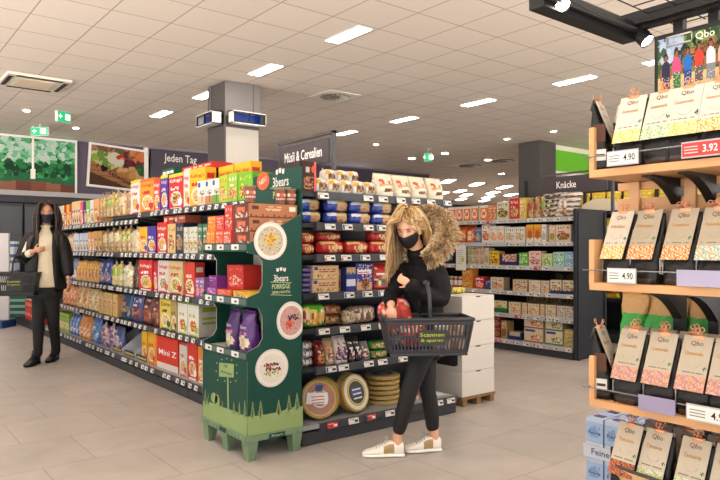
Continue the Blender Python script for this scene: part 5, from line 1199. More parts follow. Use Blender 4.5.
# side wall graphics
def plate(px, py, rx, ry, kind, clip=None):
    c = onY(px, py, .001); r = (onY(px+rx, py)-onY(px-rx, py)).x/2; rz = (onY(px, py-ry).z-onY(px, py+ry).z)/2
    k = MB(); N = 40; R = random.Random(kind)
    def D(o, cx, cz, ru, rv, col, n=N):
        pts = []
        for q in range(n):
            x = cx+ru*math.cos(2*PI*q/n); 
            pts.append((min(x, DX+DW), DY-.001-o, cz+rv*math.sin(2*PI*q/n)))
        k.face(pts, col)
    D(0, c.x, c.z, r, rz, '#e9e3d8'); D(.0004, c.x, c.z, r*.9, rz*.9, '#f6f2ea')
    base = ['#cfc2a4', '#d9a8a0', '#efe9dc'][kind]; D(.0008, c.x, c.z, r*.78, rz*.78, base)
    for q in range(150):
        a = R.uniform(0, 2*PI); t = R.random()**.5*.72; x = c.x+r*t*math.cos(a); z = c.z+rz*t*math.sin(a)
        D(.0010+q*1e-6, x, z, .003, .003, R.choice([['#8a7a5c', '#f0e6cc', '#3a3428', '#b8a882'], ['#c88a84', '#e8c8c0', '#b06a64'], ['#ffffff', '#e0d8c8', '#d8d0bc']][kind]), 6)
    for q in range(70):
        if kind == 0: x, z, col, s = c.x+R.gauss(0, .16)*r, c.z+R.gauss(.05, .2)*rz, R.choice(['#e8a81c', '#f4cc4a', '#c87a14']), .006
        elif kind == 1:
            j = q % 2; x, z, col, s = (c.x+R.gauss(.1, .22)*r, c.z+R.gauss(.15, .09)*rz, R.choice(['#2a1c30', '#4a2a3a']), .005) if j else (c.x+R.gauss(-.1, .1)*r, c.z+R.gauss(-.2, .12)*rz, R.choice(['#d83a26', '#e8604a']), .006)
        else:
            f = (q % 3); x = c.x+R.uniform(-.5, .5)*r; z = c.z+((.18, -.05, -.28)[f]+R.gauss(0, .05))*rz; col = [R.choice(['#a82a2a', '#7a1c2a']), R.choice(['#2a2030', '#c8382a']), R.choice(['#a8b83a', '#d8cc6a', '#6a8a2a'])][f]; s = .006
        if (x-c.x)**2/r**2+(z-c.z)**2/rz**2 > .5: continue
        D(.0014+q*1e-6, x, z, s, s, col, 8)
    k.build('plate_picture', PM, WALL)
WALL = [o for o in disp.children if o.name.startswith('side_wall')][0]
plate(270.5, 241, 16.5, 19, 0); plate(291, 320.5, 14.2, 19, 1); plate(272, 368, 16.5, 19, 2)
def bears(k, c, uv, s, col='#f0efe6'):
    uv = Vector(uv); up = Vector((0, 0, 1))
    for i, q in enumerate((-1.3, 0, 1.3)):
        o = c+uv*q*s+up*(s*.25 if i == 1 else 0)
        k.disc(o, uv, up, s*.5, s*.55, col, 14); 
        for e in (-1, 1): k.disc(o+uv*e*s*.36+up*s*.5, uv, up, s*.18, s*.2, col, 8)
k = MB(); uv = (1, 0, 0); up = (0, 0, 1)
bears(k, onY(281, 270, .0015), uv, .019); k.text('3bears', onY(281, 278, .0015), uv, up, .042, '#f4f2ea', w=.105)
k.text('PORRIDGE', onY(281, 286.3, .0015), uv, up, .03, '#cfe0a0', w=.13); k.text('GENAU RICHTIG', onY(281, 292, .0015), uv, up, .016, '#cfe0a0', w=.13)
for yy in (282.3, 295): a, b = onY(270.5, yy, .0015), onY(291.5, yy+.6, .0015); k.face([a, b, b+Vector((0, 0, .003)), a+Vector((0, 0, .003))], '#cfe0a0')
k.build('lettering', PM, WALL)
def hills(k, f, pts, base, col, trees, off):
    top = [f(x, y) for x, y in pts]
    for i in range(len(top)-1): k.face([Vector((top[i].x, top[i].y, base)), Vector((top[i+1].x, top[i+1].y, base)), top[i+1], top[i]], col)
    for (x, y0, h, w) in trees:
        for s in range(6):
            a = f(x-w*(1-s/7), y0-h*s/6.5); b = f(x+w*(1-s/7), y0-h*s/6.5); c = f(x, y0-h*(s+2.4)/7.5); k.face([a, b, c], col)
        a, b = f(x-.5, y0+3), f(x+.5, y0+3); c, d = f(x+.5, y0-2), f(x-.5, y0-2); k.face([a, b, c, d], col)
k = MB(); hills(k, lambda x, y: onY(x, y, .0012), [(247.6, 416.5), (255, 416), (262, 415), (270, 413.5), (280, 411.5), (290, 408), (297, 406.5), (302.8, 406)], .156, LGN, [(252.5, 416, 15, 2.6), (260.5, 415, 15, 3), (278.5, 412, 13, 3), (289, 409, 15, 3), (297, 407, 15, 3.4)], 0)
k.build('landscape_print', PM, WALL)
k = MB(); hills(k, lambda x, y: onX(x, y, .0012), [(203.3, 401), (210, 402), (218, 405), (226, 408), (234, 411), (241, 414), (247.2, 416.5)], .156, LGN, [(205.5, 401, 12, 1.6), (208.5, 402, 9, 1.3), (222.5, 406, 6, 1.2), (234, 411, 10, 1.4), (239.5, 413, 12, 1.4), (245, 415, 16, 1.8)], 0)
f = lambda x, y: onX(x, y, .002)
k.face([f(227.3, 376), f(228.7, 376), f(229.3, 409), f(227.8, 409)], LGN)
k.disc(f(214.5, 398), (0, -1, 0), (0, 0, 1), .05, .035, LGN, 10); k.disc(f(217.5, 401), (0, -1, 0), (0, 0, 1), .035, .045, LGN, 10)
k.face([f(219.2, 376.5), f(234, 377.5), f(234.2, 364), f(219.5, 362.5)], LGN)
for (x, y) in [(217, 363), (216.5, 371), (218, 380), (222, 359.5), (227, 358.5), (232, 360), (236.8, 365), (237, 373), (236, 381), (231, 382), (225, 381)]: k.face([f(x-.8, y), f(x, y-1), f(x+.8, y), f(x, y+1)], LGN)
k.text('DIE', onX(226, 366, .003), (0, -1, 0), (0, 0, 1), .018, DG, w=.05); k.text('BÄRENSTARKE', onX(226.5, 372.5, .003), (0, -1, 0), (0, 0, 1), .018, DG, w=.15)
k.build('signpost_print', PM, fp)
# header graphics (plane x = DX+DW-.006, facing -x)
XH = DX+DW-.008
def onH(px, py): u = (px-360)/650; dep = XH/(FX+RX*u); return Vector((XH, dep*(FY+RY*u), HC-(py-248)/650*dep))
k = MB(); uv = (0, -1, 0); c = onH(263, 181); k.disc(c, uv, up, .085, .062, '#e8632f', 28)
k.text('NEU', c-Vector((.001, 0, 0)), (0, -.94, .34), (0, .34, .94), .034, '#f6ece0', w=.10)
bears(k, onH(280, 172), uv, .03); k.text('3bears', onH(280.5, 181.5), uv, up, .065, '#f4f2ea', w=.2)
a, b = onH(270, 188.5), onH(291, 188); k.face([a, b, b+Vector((0, 0, .004)), a+Vector((0, 0, .004))], '#bcd488')
k.text('PORRIDGE', onH(284, 194), uv, up, .05, '#bcd488', w=.28); k.build('lettering', PM, hd)
# pallet
k = MB(); gp = M('pallet_green', '#6d8566', .6)
k.rbox((DX-.008, DY-.008, .118), (DX+DW+.004, DY+DD+.008, .154), .004)
for i in range(9):
    k.box((DX+.01+i*.042, DY-.012, .12), (DX+.03+i*.042, DY-.006, .15)); 
for i in range(14): k.box((DX-.012, DY+.01+i*.043, .12), (DX-.006, DY+.03+i*.043, .15))
pal = k.build('pallet_deck', gp, disp)
for x in (DX, DX+DW-.075):
    for y in (DY, DY+DD/2-.04, DY+DD-.08):
        k = MB(); k.mesh([(x+.012, y+.012, 0), (x+.06, y+.012, 0), (x+.06, y+.066, 0), (x+.012, y+.066, 0), (x, y, .119), (x+.075, y, .119), (x+.075, y+.08, .119), (x, y+.08, .119)], [(0,3,2,1), (4,5,6,7), (0,1,5,4), (1,2,6,5), (2,3,7,6), (3,0,4,7)])
        for q in (.0, .02, .04): k.box((x+.012+q, y+.003, .01), (x+.018+q, y+.012, .115))
        k.build('pallet_foot', gp, disp)
k = MB(); k.box((DX-.0155, DY+.26, .122), (DX-.0125, DY+.34, .15), '#1f5a4c'); k.build('pallet_clip', PM, pal); k = MB(); k.box((DX+.14, DY-.015, .122), (DX+.25, DY-.0125, .15), '#1f5a4c'); k.text('3bears', (DX+.195, DY-.0155, .136), (1, 0, 0), up, .014, '#cfe0a0', w=.08)
k.build('pallet_clip', PM, pal)
# goods in the display
def brown(w, d, h):
    P = Paint(30, 12, '#b5764e')
    for i in range(30): P.r(i/30, 0, (i+1)/30, [.1, .22, .12, .05, .18, .08, .12][i % 7], '#7a4426')
    P.r(.08, .62, .2, .85, '#5a3424'); P.lines(.35, .45, .65, .85, '#e0b894', 3); P.r(.84, .5, .97, .85, '#ece4d8')
    S = Paint(12, 8, '#6a3a2c'); S.r(.15, .1, .5, .9, '#8a5040'); S.c(.35, .6, .14, .2, '#e0704a'); S.c(.65, .6, .14, .2, '#e0704a'); S.n(.1, .05, .9, .35, ['#c89080', '#8a4a3c', '#e8d0c0'], .6)
    return carton(w, d, h, P, '#8a5236', '#a8683f', S, 'porridge_carton')
Z1 = 1.292
for l in range(3):
    o = brown(.345, .2, .085); o.location = (DX+.195, DY+.012+.008*l, Z1+.087*l); tag(o, 'brown porridge carton, %s of the three stacked in the top bay' % ['lowest', 'middle', 'top'][l], 'box', 'brown cartons in the green display')
def pc(c, lab): 
    k = MB(); h = .1; r = .036; k.lathe([(r*.8, 0), (r*.82, .01), (r*.98, h*.92), (r*1.06, h*.93), (r*1.06, h), (.0001, h)], 24, cols=[c, '#8a5a4a', '#7a4a3c', '#a87a68', '#c8a898'])
    for q in range(7):
        a = -PI*.95+q*.45; k.disc((.934*r*math.cos(a)*1.0, .934*r*math.sin(a), .06), (-math.sin(a), math.cos(a), 0), (0, 0, 1), .009, .011, ['#e8784a', '#f0e8d8', '#e05a3a'][q % 3], 10)
        k.disc((.90*r*math.cos(a), .90*r*math.sin(a), .034), (-math.sin(a), math.cos(a), 0), (0, 0, 1), .008, .007, '#d8b8a8', 8)
    return k.build('porridge_cup', PM)
cu = pc('#8a5244', '')
for i, (px, py, dep_y, lb) in enumerate([(250.8, 0, .05, 'brown porridge cup on the cartons beside the NEU badge'), (280.5, 0, .10, 'brown porridge cup, left of the pair on the top carton'), (291, 0, .075, 'brown porridge cup, right of the pair on the top carton')]):
    o = cu if i == 0 else dup(cu, (0, 0, 0)); o.location = (Xon(px, DY+dep_y) if i else 1.925, DY+dep_y, Z1+.087*3+.002); tag(o, lb, 'cup', 'brown porridge cups on the cartons')
dcup = None
def small(x, y, z, w, d, h, base, cols, acc, lab, nm='porridge_box', grp=None):
    o = plain(base, h, d, cols, acc, nm)(w); o.location = (x, y, z); o.rotation_euler = (0, 0, -PI/2); tag(o, lab, 'box', grp); return o
small(DX+.012, DY+.29, Z1, .105, .11, .1, '#e04a3e', ['#f0b0a0', '#c83a30'], '#f6e4dc', 'red carton beside the brown ones, lower, top bay')
small(DX+.012, DY+.40, Z1, .105, .11, .1, '#e8593a', ['#f4a060', '#e03c22'], '#f6e4dc', 'orange red carton in the middle of the top bay')
small(DX+.012, DY+.525, Z1, .12, .11, .1, '#f08a22', ['#f8b860', '#e86a1a'], '#fbe8c8', 'orange carton, lower one at the far end, top bay')
small(DX+.02, DY+.285, Z1+.102, .1, .11, .155, '#d8402f', ['#f0c0b0', '#b82a20'], '#f6e4dc', 'tall red carton beside the brown stack, top bay')
small(DX+.02, DY+.405, Z1+.102, .11, .11, .095, '#d9473a', ['#f0a080', '#b8322a'], '#f6e4dc', 'red carton, upper middle of the top bay')
small(DX+.02, DY+.525, Z1+.102, .115, .11, .095, '#f2821e', ['#f8b860', '#e86a1a'], '#fbe8c8', 'orange carton, upper one at the far end, top bay')
Z2 = .963
small(DX+.02, DY+.53, Z2, .14, .13, .055, '#a04aa8', ['#e0a0d8', '#8a3a98'], '#f2dcf0', 'violet carton, lower one in the middle bay')
small(DX+.03, DY+.53, Z2+.057, .12, .13, .075, '#7a2f86', ['#a04aa8', '#5a1f6a'], '#e0a0e8', 'dark violet carton, upper one in the middle bay')
small(DX+.02, DY+.345, Z2, .2, .16, .05, '#e2562a', ['#f0a070', '#d03a1e'], '#f6e0d0', 'orange tray carton in the middle bay')
small(DX+.09, DY+.33, Z2+.052, .22, .15, .155, '#c42a22', ['#e85a4a', '#a81c18', '#f0c0a8'], '#e05a48', 'tall red display carton in the middle bay')
small(DX+.02, DY+.12, Z2, .2, .14, .05, '#e8b020', ['#f4d050', '#5a2a86', '#f0e8d0'], '#5a2a86', 'yellow and violet low carton at the near end of the middle bay')
Z3 = .638
pv = None
for i, (dy, ins, c, acc, lb) in enumerate([(.30, .03, '#4a2468', '#d8c8e0', 'violet porridge pouch with cream foot, front of the lowest bay'), (.13, .04, '#5a2a7c', '#d8c8e0', 'violet porridge pouch nearest the side wall, lowest bay'), (.30, .15, '#3c1c58', '#c8b0d8', 'dark violet porridge pouch in the back, lowest bay'), (.42, .12, '#2a6a4a', '#c8e0b0', 'green porridge pouch behind the violet ones, lowest bay')]):
    P = Paint(20, 26, c); P.c(.5, .25, .42, .16, '#e6d8c0'); P.n(.2, .12, .8, .36, ['#efe4d0', '#d0b890'], .5); P.lines(.2, .45, .8, .5, '#c86a8a', 1)
    o = pouch(.15, .09, .25, P, c, 'porridge_pouch', .005, i+2, [('3bears', .5, .62, .09, acc, .55)], mat=PG); o.location = (DX+ins, DY+dy, Z3); o.rotation_euler = (0, 0, -PI/2+.1*(i-1)); tag(o, lb, 'pouch', None)
# ================================================================== WHITE CARTONS on a pallet at the end of the rack
BX, BY = 3.885, 3.58
k = MB()
for q in range(3): k.box((BX+.01+q*.165, BY+.0, 0), (BX+.06+q*.165, BY+.38, .055))
k.box((BX-.005, BY-.005, .055), (BX+.40, BY+.39, .074)); t = k.build('wooden_pallet', M('pallet_wood', '#80603e', .8), None); tag(t, 'small brown wooden pallet under the white cartons', 'pallet')
for l in range(4):
    z = .076+l*.2035; h = .202
    t = empty('white_carton', (BX, BY, z), 0, 'plain white carton, %s of the four stacked on the wooden pallet' % ['lowest', 'second from below', 'third from below', 'topmost'][l], 'box', 'white cartons stacked beside the end rack')
    wm = M('carton_white', '#c9c4bb', .65, vary=.03, vscale=3)
    k = MB(); j = .002*(l % 2); k.rbox((j, j, 0), (.395-j, .385, h), .003, skip='') if False else k.rbox((j, j, 0), (.395-j, .385, h), .003); 
    k.build('box', wm, t)
    k = MB(); k.face([(.16, -.0005+j, h-.001), (.225, -.0005+j, h-.001), (.215, -.0005+j, h-.012), (.17, -.0005+j, h-.012)]); k.build('hand_slot', M('slot_shadow', '#3a3632', .8), t)
    if l == 1:
        k = MB(); pts = [(j-.001, .05, .05), (j-.001, .05, .17), (j-.001, .34, .17), (j-.001, .34, .05), (j-.001, .30, .035), (j-.001, .09, .035)]; k.face(pts); k.build('side_window', M('window_black', '#1b1a1c', .5), t)
# transparent bag of cakes and yellow pack lying on the cartons
o = twistbag(.14, .12, .2, ['#c9a070', '#e0c8a0', '#a87a4a'], None, 'cake_bag', 3); o.location = (3.72, 3.76, .90); o.rotation_euler = (0, 0, .4); o.location.z = .891+.0; o.location.x = BX+.02; tag(o, 'clear bag of round cakes on the white cartons behind her back', 'bag')
o = pillow(.22, .12, .05, photo('#e8d020', ['#4a6a2a', '#f4e860'], '#2c4a8a'), '#d8bc18', 'snack_packet', 2); o.location = (BX+.23, BY+.24, .891); tag(o, 'yellow packet lying on the topmost white carton', 'packet')
# info sheet hanging at the rack behind the woman
p = W(461, 262, 7.0); k = MB(); k.box((-.09, -.002, -.18), (.09, 0, .16), '#f2f0ea')
for q in range(8): k.box((-.06, -.003, .08-q*.025), (.05-.02*(q % 3), -.002, .086-q*.025), '#9a9a98')
k.box((.01, -.003, -.06), (.06, -.002, -.01), '#d8d020')
o = k.build('info_sheet', PM, None, (6.528, Yon(461, 6.528), 1.16), -PI/2); tag(o, 'white printed sheet hanging on the back rack beside her', 'notice')
# left edge: grey promotional board and bottle crates
p = W(2, 252, 10.5)
t = empty('promotion_board', (p.x, p.y, .0), -.7, 'pale grey board standing at the left picture edge', 'board')
k = MB(); k.rbox((-.3, -.02, .12), (.12, .02, 1.52), .006); k.build('board', M('board_grey', '#b9b7b8', .5), t)
k = MB(); k.box((-.3, -.2, 0), (.12, .2, .12)); k.build('foot', M('foot_blue', '#20407a', .5), t)
pr = None
for i in range(4):
    for l in range(3):
        if pr is None: pr = jar(.055, .3, '#3f6fae', '#e8eef4', '#dfe8f0', 'water_bottle'); o = pr
        else: o = dup(pr, (0, 0, 0))
        q = W(7+i*3.4, 250, 12.0+.35*(i % 2)); o.location = (q.x, q.y, .502+l*.302 if l else .502); tag(o, 'blue water bottle behind the pale board, %s from left, layer %s' % (ORD[i+1], NUM[l+1]), 'bottle', 'stacked water bottles at the left edge')
p = W(12, 250, 12.2); k = MB(); k.rbox((-.6, -.35, 0), (.45, .35, .5), .01, '#2a6a5a'); 
for q in range(4): k.box((-.58, -.352, .08+q*.11), (.43, -.35, .13+q*.11), '#9ac0b0')
o = k.build('bottle_crate', PM, None, (p.x, p.y, 0), -.65); tag(o, 'green bottle crate under the water bottles at the left edge', 'crate')
# ================================================================== PEOPLE
def evalmesh(o):
    dg = bpy.context.evaluated_depsgraph_get(); dg.update()
    me = bpy.data.meshes.new_from_object(o.evaluated_get(dg)); return me
def skin(pts, edges, root, sub=2, name='s', wrinkle=0):
    names = list(pts); me = bpy.data.meshes.new(name)
    me.from_pydata([tuple(pts[n][0]) for n in names], [(names.index(a), names.index(b)) for a, b in edges], [])
    o = bpy.data.objects.new(name, me); COL.objects.link(o)
    md = o.modifiers.new('s', 'SKIN'); md.use_smooth_shade = True; md.branch_smoothing = .4
    for i, n in enumerate(names):
        r = pts[n][1]; r = r if isinstance(r, (tuple, list)) else (r, r)
        o.data.skin_vertices[0].data[i].radius = r; o.data.skin_vertices[0].data[i].use_root = (n == root)
    sb = o.modifiers.new('u', 'SUBSURF'); sb.levels = sub; sb.render_levels = sub
    m2 = evalmesh(o); bpy.data.objects.remove(o)
    V = [v.co.copy() for v in m2.vertices]; F = [tuple(p.vertices) for p in m2.polygons]; bpy.data.meshes.remove(m2); return V, F
def solid(parts, name, mat, parent, voxel=0, smooth_it=0, colf=None, disp=0, dscale=12):
    k = MB()
    for V, F in parts: k.mesh(V, F)
    o = k.build(name, mat, None, smooth=True)
    if voxel:
        r = o.modifiers.new('r', 'REMESH'); r.mode = 'VOXEL'; r.voxel_size = voxel; r.use_smooth_shade = True
        if smooth_it: q = o.modifiers.new('c', 'SMOOTH'); q.iterations = smooth_it; q.factor = .5
        m2 = evalmesh(o); old = o.data; o.modifiers.clear(); o.data = m2
        if not m2.materials: m2.materials.append(mat)
        m2.polygons.foreach_set('use_smooth', [True]*len(m2.polygons))
    if disp:
        from mathutils import noise
        for v in o.data.vertices:
            n = v.normal; f = noise.noise(v.co*dscale)+.5*noise.noise(v.co*dscale*2.3); v.co += n*disp*f
    o.parent = parent; o.matrix_parent_inverse = parent.matrix_world.inverted(); 
    return o
def basis(f, up=Vector((0, 0, 1))):      # columns: right-hand x, back y, up z  (face looks towards -y local)
    f = Vector(f).normalized(); y = -f; x = y.cross(up).normalized(); z = x.cross(y).normalized()
    return Matrix((x, y, z)).transposed()
def headmesh(c, f, s=1.0):
    B = basis(f); nu, nv = 40, 32; V = []; F = []
    for j in range(nv+1):
        th = PI*j/nv
        for i in range(nu):
            a = 2*PI*i/nu; x = math.sin(th)*math.sin(a); y = -math.sin(th)*math.cos(a); z = math.cos(th)
            X, Y, Z = x*.074, y*.095, z*.115
            fr = max(0, -y)
            if z < 0:
                t = -z; X *= 1-.32*t**1.2; Y = Y*(1-.18*t)-.012*t*fr
            if z > 0: Y += .006
            # brow, eye sockets, nose, lips, chin
            g = lambda cx, cz, sx, sz: math.exp(-((X-cx)/sx)**2-((Z-cz)/sz)**2)*(fr > .2)
            Y += .010*g(-.030, .012, .016, .013)+.010*g(.030, .012, .016, .013)
            Y -= .005*g(0, .035, .05, .012)
            nz = max(0, min(1, (.012-Z)/.042)) if Z > -.036 else max(0, 1-(-.036-Z)/.008)
            Y -= (.006+.020*nz)*math.exp(-(X/(.006+.007*nz))**2)*(fr > .3)*(1 if Z < .02 else 0)
            Y -= .006*g(0, -.058, .022, .008)
            Y -= .008*g(0, -.092, .022, .016)
            V.append(Vector(c)+B @ Vector((X*s, Y*s, Z*s)))
    for j in range(nv):
        for i in range(nu): F.append((j*nu+i, (j+1)*nu+i, (j+1)*nu+(i+1) % nu, j*nu+(i+1) % nu))
    return V, F, B
def ear(c, B, sgn, s=1):
    k = MB(); k.lathe([(.0001, 0), (.012, .002), (.018, .008), (.014, .012), (.0001, .010)], 12)
    return [Vector(c)+B @ Vector((sgn*(.068+z)*s, (.012+x*.8)*s, (-.005+y*1.7)*s)) for x, y, z in k.v], k.f
def hand(wrist, d, pn, side, curl, s=1.0):
    """wrist point, finger direction, palm normal; thumb side = side * (d x pn)"""
    d = Vector(d).normalized(); pn = Vector(pn); pn = (pn-d*pn.dot(d)).normalized(); t = d.cross(pn)*side
    W0 = Vector(wrist); out = []
    pc = W0+d*.045*s
    k = MB(); V = []
    nu, nv = 16, 10
    for j in range(nv+1):
        th = PI*j/nv
        for i in range(nu):
            a = 2*PI*i/nu; V.append(pc+d*(math.cos(th)*.052*s)+t*(math.sin(th)*math.cos(a)*.039*s)+pn*(math.sin(th)*math.sin(a)*.0155*s))
    F = [(j*nu+i, (j+1)*nu+i, (j+1)*nu+(i+1) % nu, j*nu+(i+1) % nu) for j in range(nv) for i in range(nu)]
    out.append((V, F))
    for q, (off, L) in enumerate(((.028, .070), (.010, .078), (-.009, .072), (-.027, .056))):
        p = W0+d*.060*s+t*off*s; dd = d.copy(); pts = {'a': (p, .0095*s)}; ed = []; last = 'a'; ang = 0
        p = p+d*.026*s; pts['b'] = (p, .0088*s); ed.append(('a', 'b')); last = 'b'
        for m, fr in enumerate((.45, .32, .23)):
            ang += curl*(.8 if m == 0 else 1.1)
            dd = d*math.cos(ang)+pn*math.sin(ang); p = p+dd*L*fr*s; n = 'cde'[m]
            pts[n] = (p, (.0082-.0008*m)*s); ed.append((last, n)); last = n
        out.append(skin(pts, ed, 'a', 2))
    p = W0+d*.015*s+t*.022*s; dd = (d*.6+t*.75+pn*.15).normalized(); pts = {'a': (p, .012*s)}; ed = []; last = 'a'
    for m, L in enumerate((.036, .030, .024)):
        p = p+dd*L*s; n = 'bcd'[m]; pts[n] = (p, (.0105-.0012*m)*s); ed.append((last, n)); last = n; dd = (dd+pn*.3*curl+d*.35).normalized()
    out.append(skin(pts, ed, 'a', 2)); return out
def hair(c, B, n, length, cols, mat, parent, name, seed=1, s=1.0, part=0.0, bodies=(), wave=.004, face=.62, thick=.0035, tuck=0, capz=-.15, vol=.3):
    R = random.Random(seed); k = MB(); c = Vector(c); Bi = B.transposed(); down = Vector((0, 0, -1))
    # skull cap under the strands
    rx, ry, rz = .084*s, .107*s, .125*s
    nu, nv = 32, 14
    base = len(k.v)
    for j in range(nv+1):
        for i in range(nu):
            a = 2*PI*i/nu; fr = math.cos(a)   # fr=1 at the face
            thm = PI*(.62 if fr < .35 else .62-.36*(fr-.35)/.65)
            th = thm*j/nv; k.v.append(tuple(c+B @ Vector((math.sin(th)*math.sin(a)*rx*.985, -math.sin(th)*math.cos(a)*ry*.985, math.cos(th)*rz*.985))))
    for j in range(nv):
        for i in range(nu): k.f.append([base+j*nu+i, base+(j+1)*nu+i, base+(j+1)*nu+(i+1) % nu, base+j*nu+(i+1) % nu]); k.c.append(lin(R.choice(cols))); k.m.append(0)
    for q in range(n):
        while True:
            a = R.uniform(0, 2*PI); z = R.uniform(capz, 1); fr = math.cos(a)
            if fr > .25 and z < .74+.14*(fr-.25): continue
            break
        sn = math.sqrt(max(0, 1-z*z)); loc = Vector((sn*math.sin(a)*rx, -sn*math.cos(a)*ry, z*rz))
        p = c+B @ loc; d = (B @ Vector((loc.x*6+ (vol if loc.x > part*s else -vol), loc.y*3, loc.z*2))).normalized()
        L = length*R.uniform(.75, 1.08); st = .02; N = int(L/st); pts = [p]; col = R.choice(cols); ph = R.uniform(0, 6); wv = R.uniform(.3, 1)*wave
        sd = 1 if loc.x > part*s else -1
        for m in range(N):
            d = (d*.62+down*.38).normalized(); p = p+d*st
            l = Bi @ (p-c); e = (l.x/rx)**2+(l.y/ry)**2+(l.z/rz)**2
            if e < 1.03: l = l*(1.03/e)**.5
            # keep the face clear
            if -l.y > 0 and abs(l.x) < face*rx*1.25 and l.z < .80*rz and l.z > -1.7*rz:
                l.x = sd*face*rx*1.25 if abs(l.x) < face*rx*1.25 else l.x
            if tuck and l.x*tuck > part and l.z < .6*rz and l.y < .02: l.y = l.y*.4+.012; l.x = tuck*max(abs(l.x), rx*1.02)
            p = c+B @ l
            for bc, br in bodies:
                v = p-bc; w = Vector((v.x/br[0], v.y/br[1], v.z/br[2]))
                if w.length < 1: p = bc+Vector((v.x, v.y, v.z))*(1/max(.2, w.length))
            p = p+B @ Vector((math.sin(m*.55+ph)*wv, math.cos(m*.5+ph)*wv, 0))
            pts.append(p)
        rr = [thick*R.uniform(.7, 1.3)*(1-.75*(i/len(pts))**3) for i in range(len(pts))]
        k.tube(pts, rr, 4, col, cap=False)
    return finish(k, name, mat, parent)
def finish(k, name, mat, parent, smooth=True):
    o = k.build(name, mat, None, smooth=smooth); o.parent = parent; o.matrix_parent_inverse = parent.matrix_world.inverted(); return o
HM = printmat('hair_strands', .42); FM = printmat('fur', .8)
SKN = M('skin', '#d6a283', .5, bump=.05, bscale=200); SKN2 = M('skin_olive', '#b88468', .5)
def shoe(heel, toe, name, parent, up, sole, accent=None, boot=0, wd=.043, laces='#ece8e0'):
    h, t = Vector(heel), Vector(toe); d = (t-h); L = d.length; d.normalize(); x = Vector((0, 0, 1)).cross(d).normalized()
    k = MB()
    prof = [(0, .024, .060), (.03, .032, .075), (.12, .036, .080), (.25, .036, .088), (.38, .036, .085), (.5, .039, .070), (.64, .043, .055), (.78, .044, .043), (.9, .038, .036), (.97, .026, .030), (1, .010, .024)]
    n = 20; base = 0; rows = []
    def ring(tt, hw, ht, z0):
        r = []; ht = ht*1.12 if ht > .03 else ht
        for q in range(n):
            a = 2*PI*q/n; cx = math.cos(a); cz = math.sin(a)
            r.append(h+d*(L*tt)+x*(hw/.043*wd*math.copysign(abs(cx)**.8, cx))+Vector((0, 0, z0+(ht-z0)*(.5+.5*math.copysign(abs(cz)**.7, cz)))))
        return r
    rs = [ring(a, b*.97, c, .012) for a, b, c in prof]
    def loft(rs, colf):
        b = len(k.v)
        for r in rs: k.v += [tuple(p) for p in r]
        for i in range(len(rs)-1):
            for q in range(n): k.f.append([b+i*n+q, b+(i+1)*n+q, b+(i+1)*n+(q+1) % n, b+i*n+(q+1) % n]); k.c.append(lin(colf(i, q))); k.m.append(0)
        k.f.append([b+q for q in range(n)]); k.c.append(lin(colf(0, 0))); k.m.append(0)
        k.f.append([b+(len(rs)-1)*n+q for q in range(n)][::-1]); k.c.append(lin(colf(9, 0))); k.m.append(0)
    loft(rs, lambda i, q: accent if accent and (i < 1 or (i in (3, 4) and (q in (0, 1, 19, 18, 8, 9, 10, 11, 12)))) else up)
    sh = finish(k, name, printmat('sneaker_leather', .45, val=.95) if boot == 0 else printmat('boot_leather', .35), parent)
    k = MB(); rs = [ring(a, b*1.04, .030 if boot else .024, 0) for a, b, c in prof]; loft(rs, lambda i, q: sole); s = finish(k, 'sole', MATS['sneaker_leather'] if not boot else PM, sh)
    k = MB()
    for q in range(5):
        tt = .40+.065*q; z = [.100, .092, .081, .071, .063][q]; c0 = h+d*(L*tt)
        k.tube([c0-x*.026+Vector((0, 0, z-.010)), c0+Vector((0, 0, z+.006)), c0+x*.026+Vector((0, 0, z-.010))], .0035, 5, laces)
    c0 = h+d*(L*.38)+Vector((0, 0, .108))
    for sg in (-1, 1): k.tube([c0, c0+x*sg*.02+d*.012+Vector((0, 0, .012)), c0+x*sg*.035+d*.02+Vector((0, 0, .0)), c0+d*.005], .0025, 5, laces)
    finish(k, 'laces', PM, sh)
    if boot:
        k = MB(); k.tube([h+d*.05+Vector((0, 0, .05)), h+d*.045+Vector((0, 0, .11)), h+d*.042+Vector((0, 0, boot))], [.046, .043, .046], 18, up); finish(k, 'shaft', PG, sh)
    return sh
def maskmesh(c, B, s, col, parent, mat):
    c = Vector(c); k = MB(); nu, nv = 20, 12; base = 0
    for j in range(nv+1):
        v = j/nv; zz = -.012-.094*v
        for i in range(nu+1):
            a = (i/nu*2-1)*1.25
            w = .078*(1-.30*max(0, -zz/.115)**1.4)*1.03
            X = math.sin(a)*w; Y = -math.cos(a)*(.104-.012*v)-.022*math.exp(-(a/.35)**2)*math.exp(-((v-.22)/.3)**2)+ (.004 if v > .95 else 0)
            Z = zz+ (abs(a)/1.25)**2*(.008 if v < .5 else .03)*(1 if v < .5 else 1)
            k.v.append(tuple(c+B @ Vector((X*s, Y*s, Z*s))))
    for j in range(nv):
        for i in range(nu): b = j*(nu+1)+i; k.f.append([b, b+nu+1, b+nu+2, b+1]); k.c.append(lin(col)); k.m.append(0)
    for sg in (-1, 1):
        for z0 in (-.02, -.075): k.tube([c+B @ Vector((sg*.070*s, -.035*s, z0*s)), c+B @ Vector((sg*.076*s, 0, (-.01+z0*.3)*s)), c+B @ Vector((sg*.074*s, .02*s, 0))], .0016, 5, col)
    o = finish(k, 'face_mask', mat, parent)
    sd = o.modifiers.new('t', 'SOLIDIFY'); sd.thickness = .002
    return o
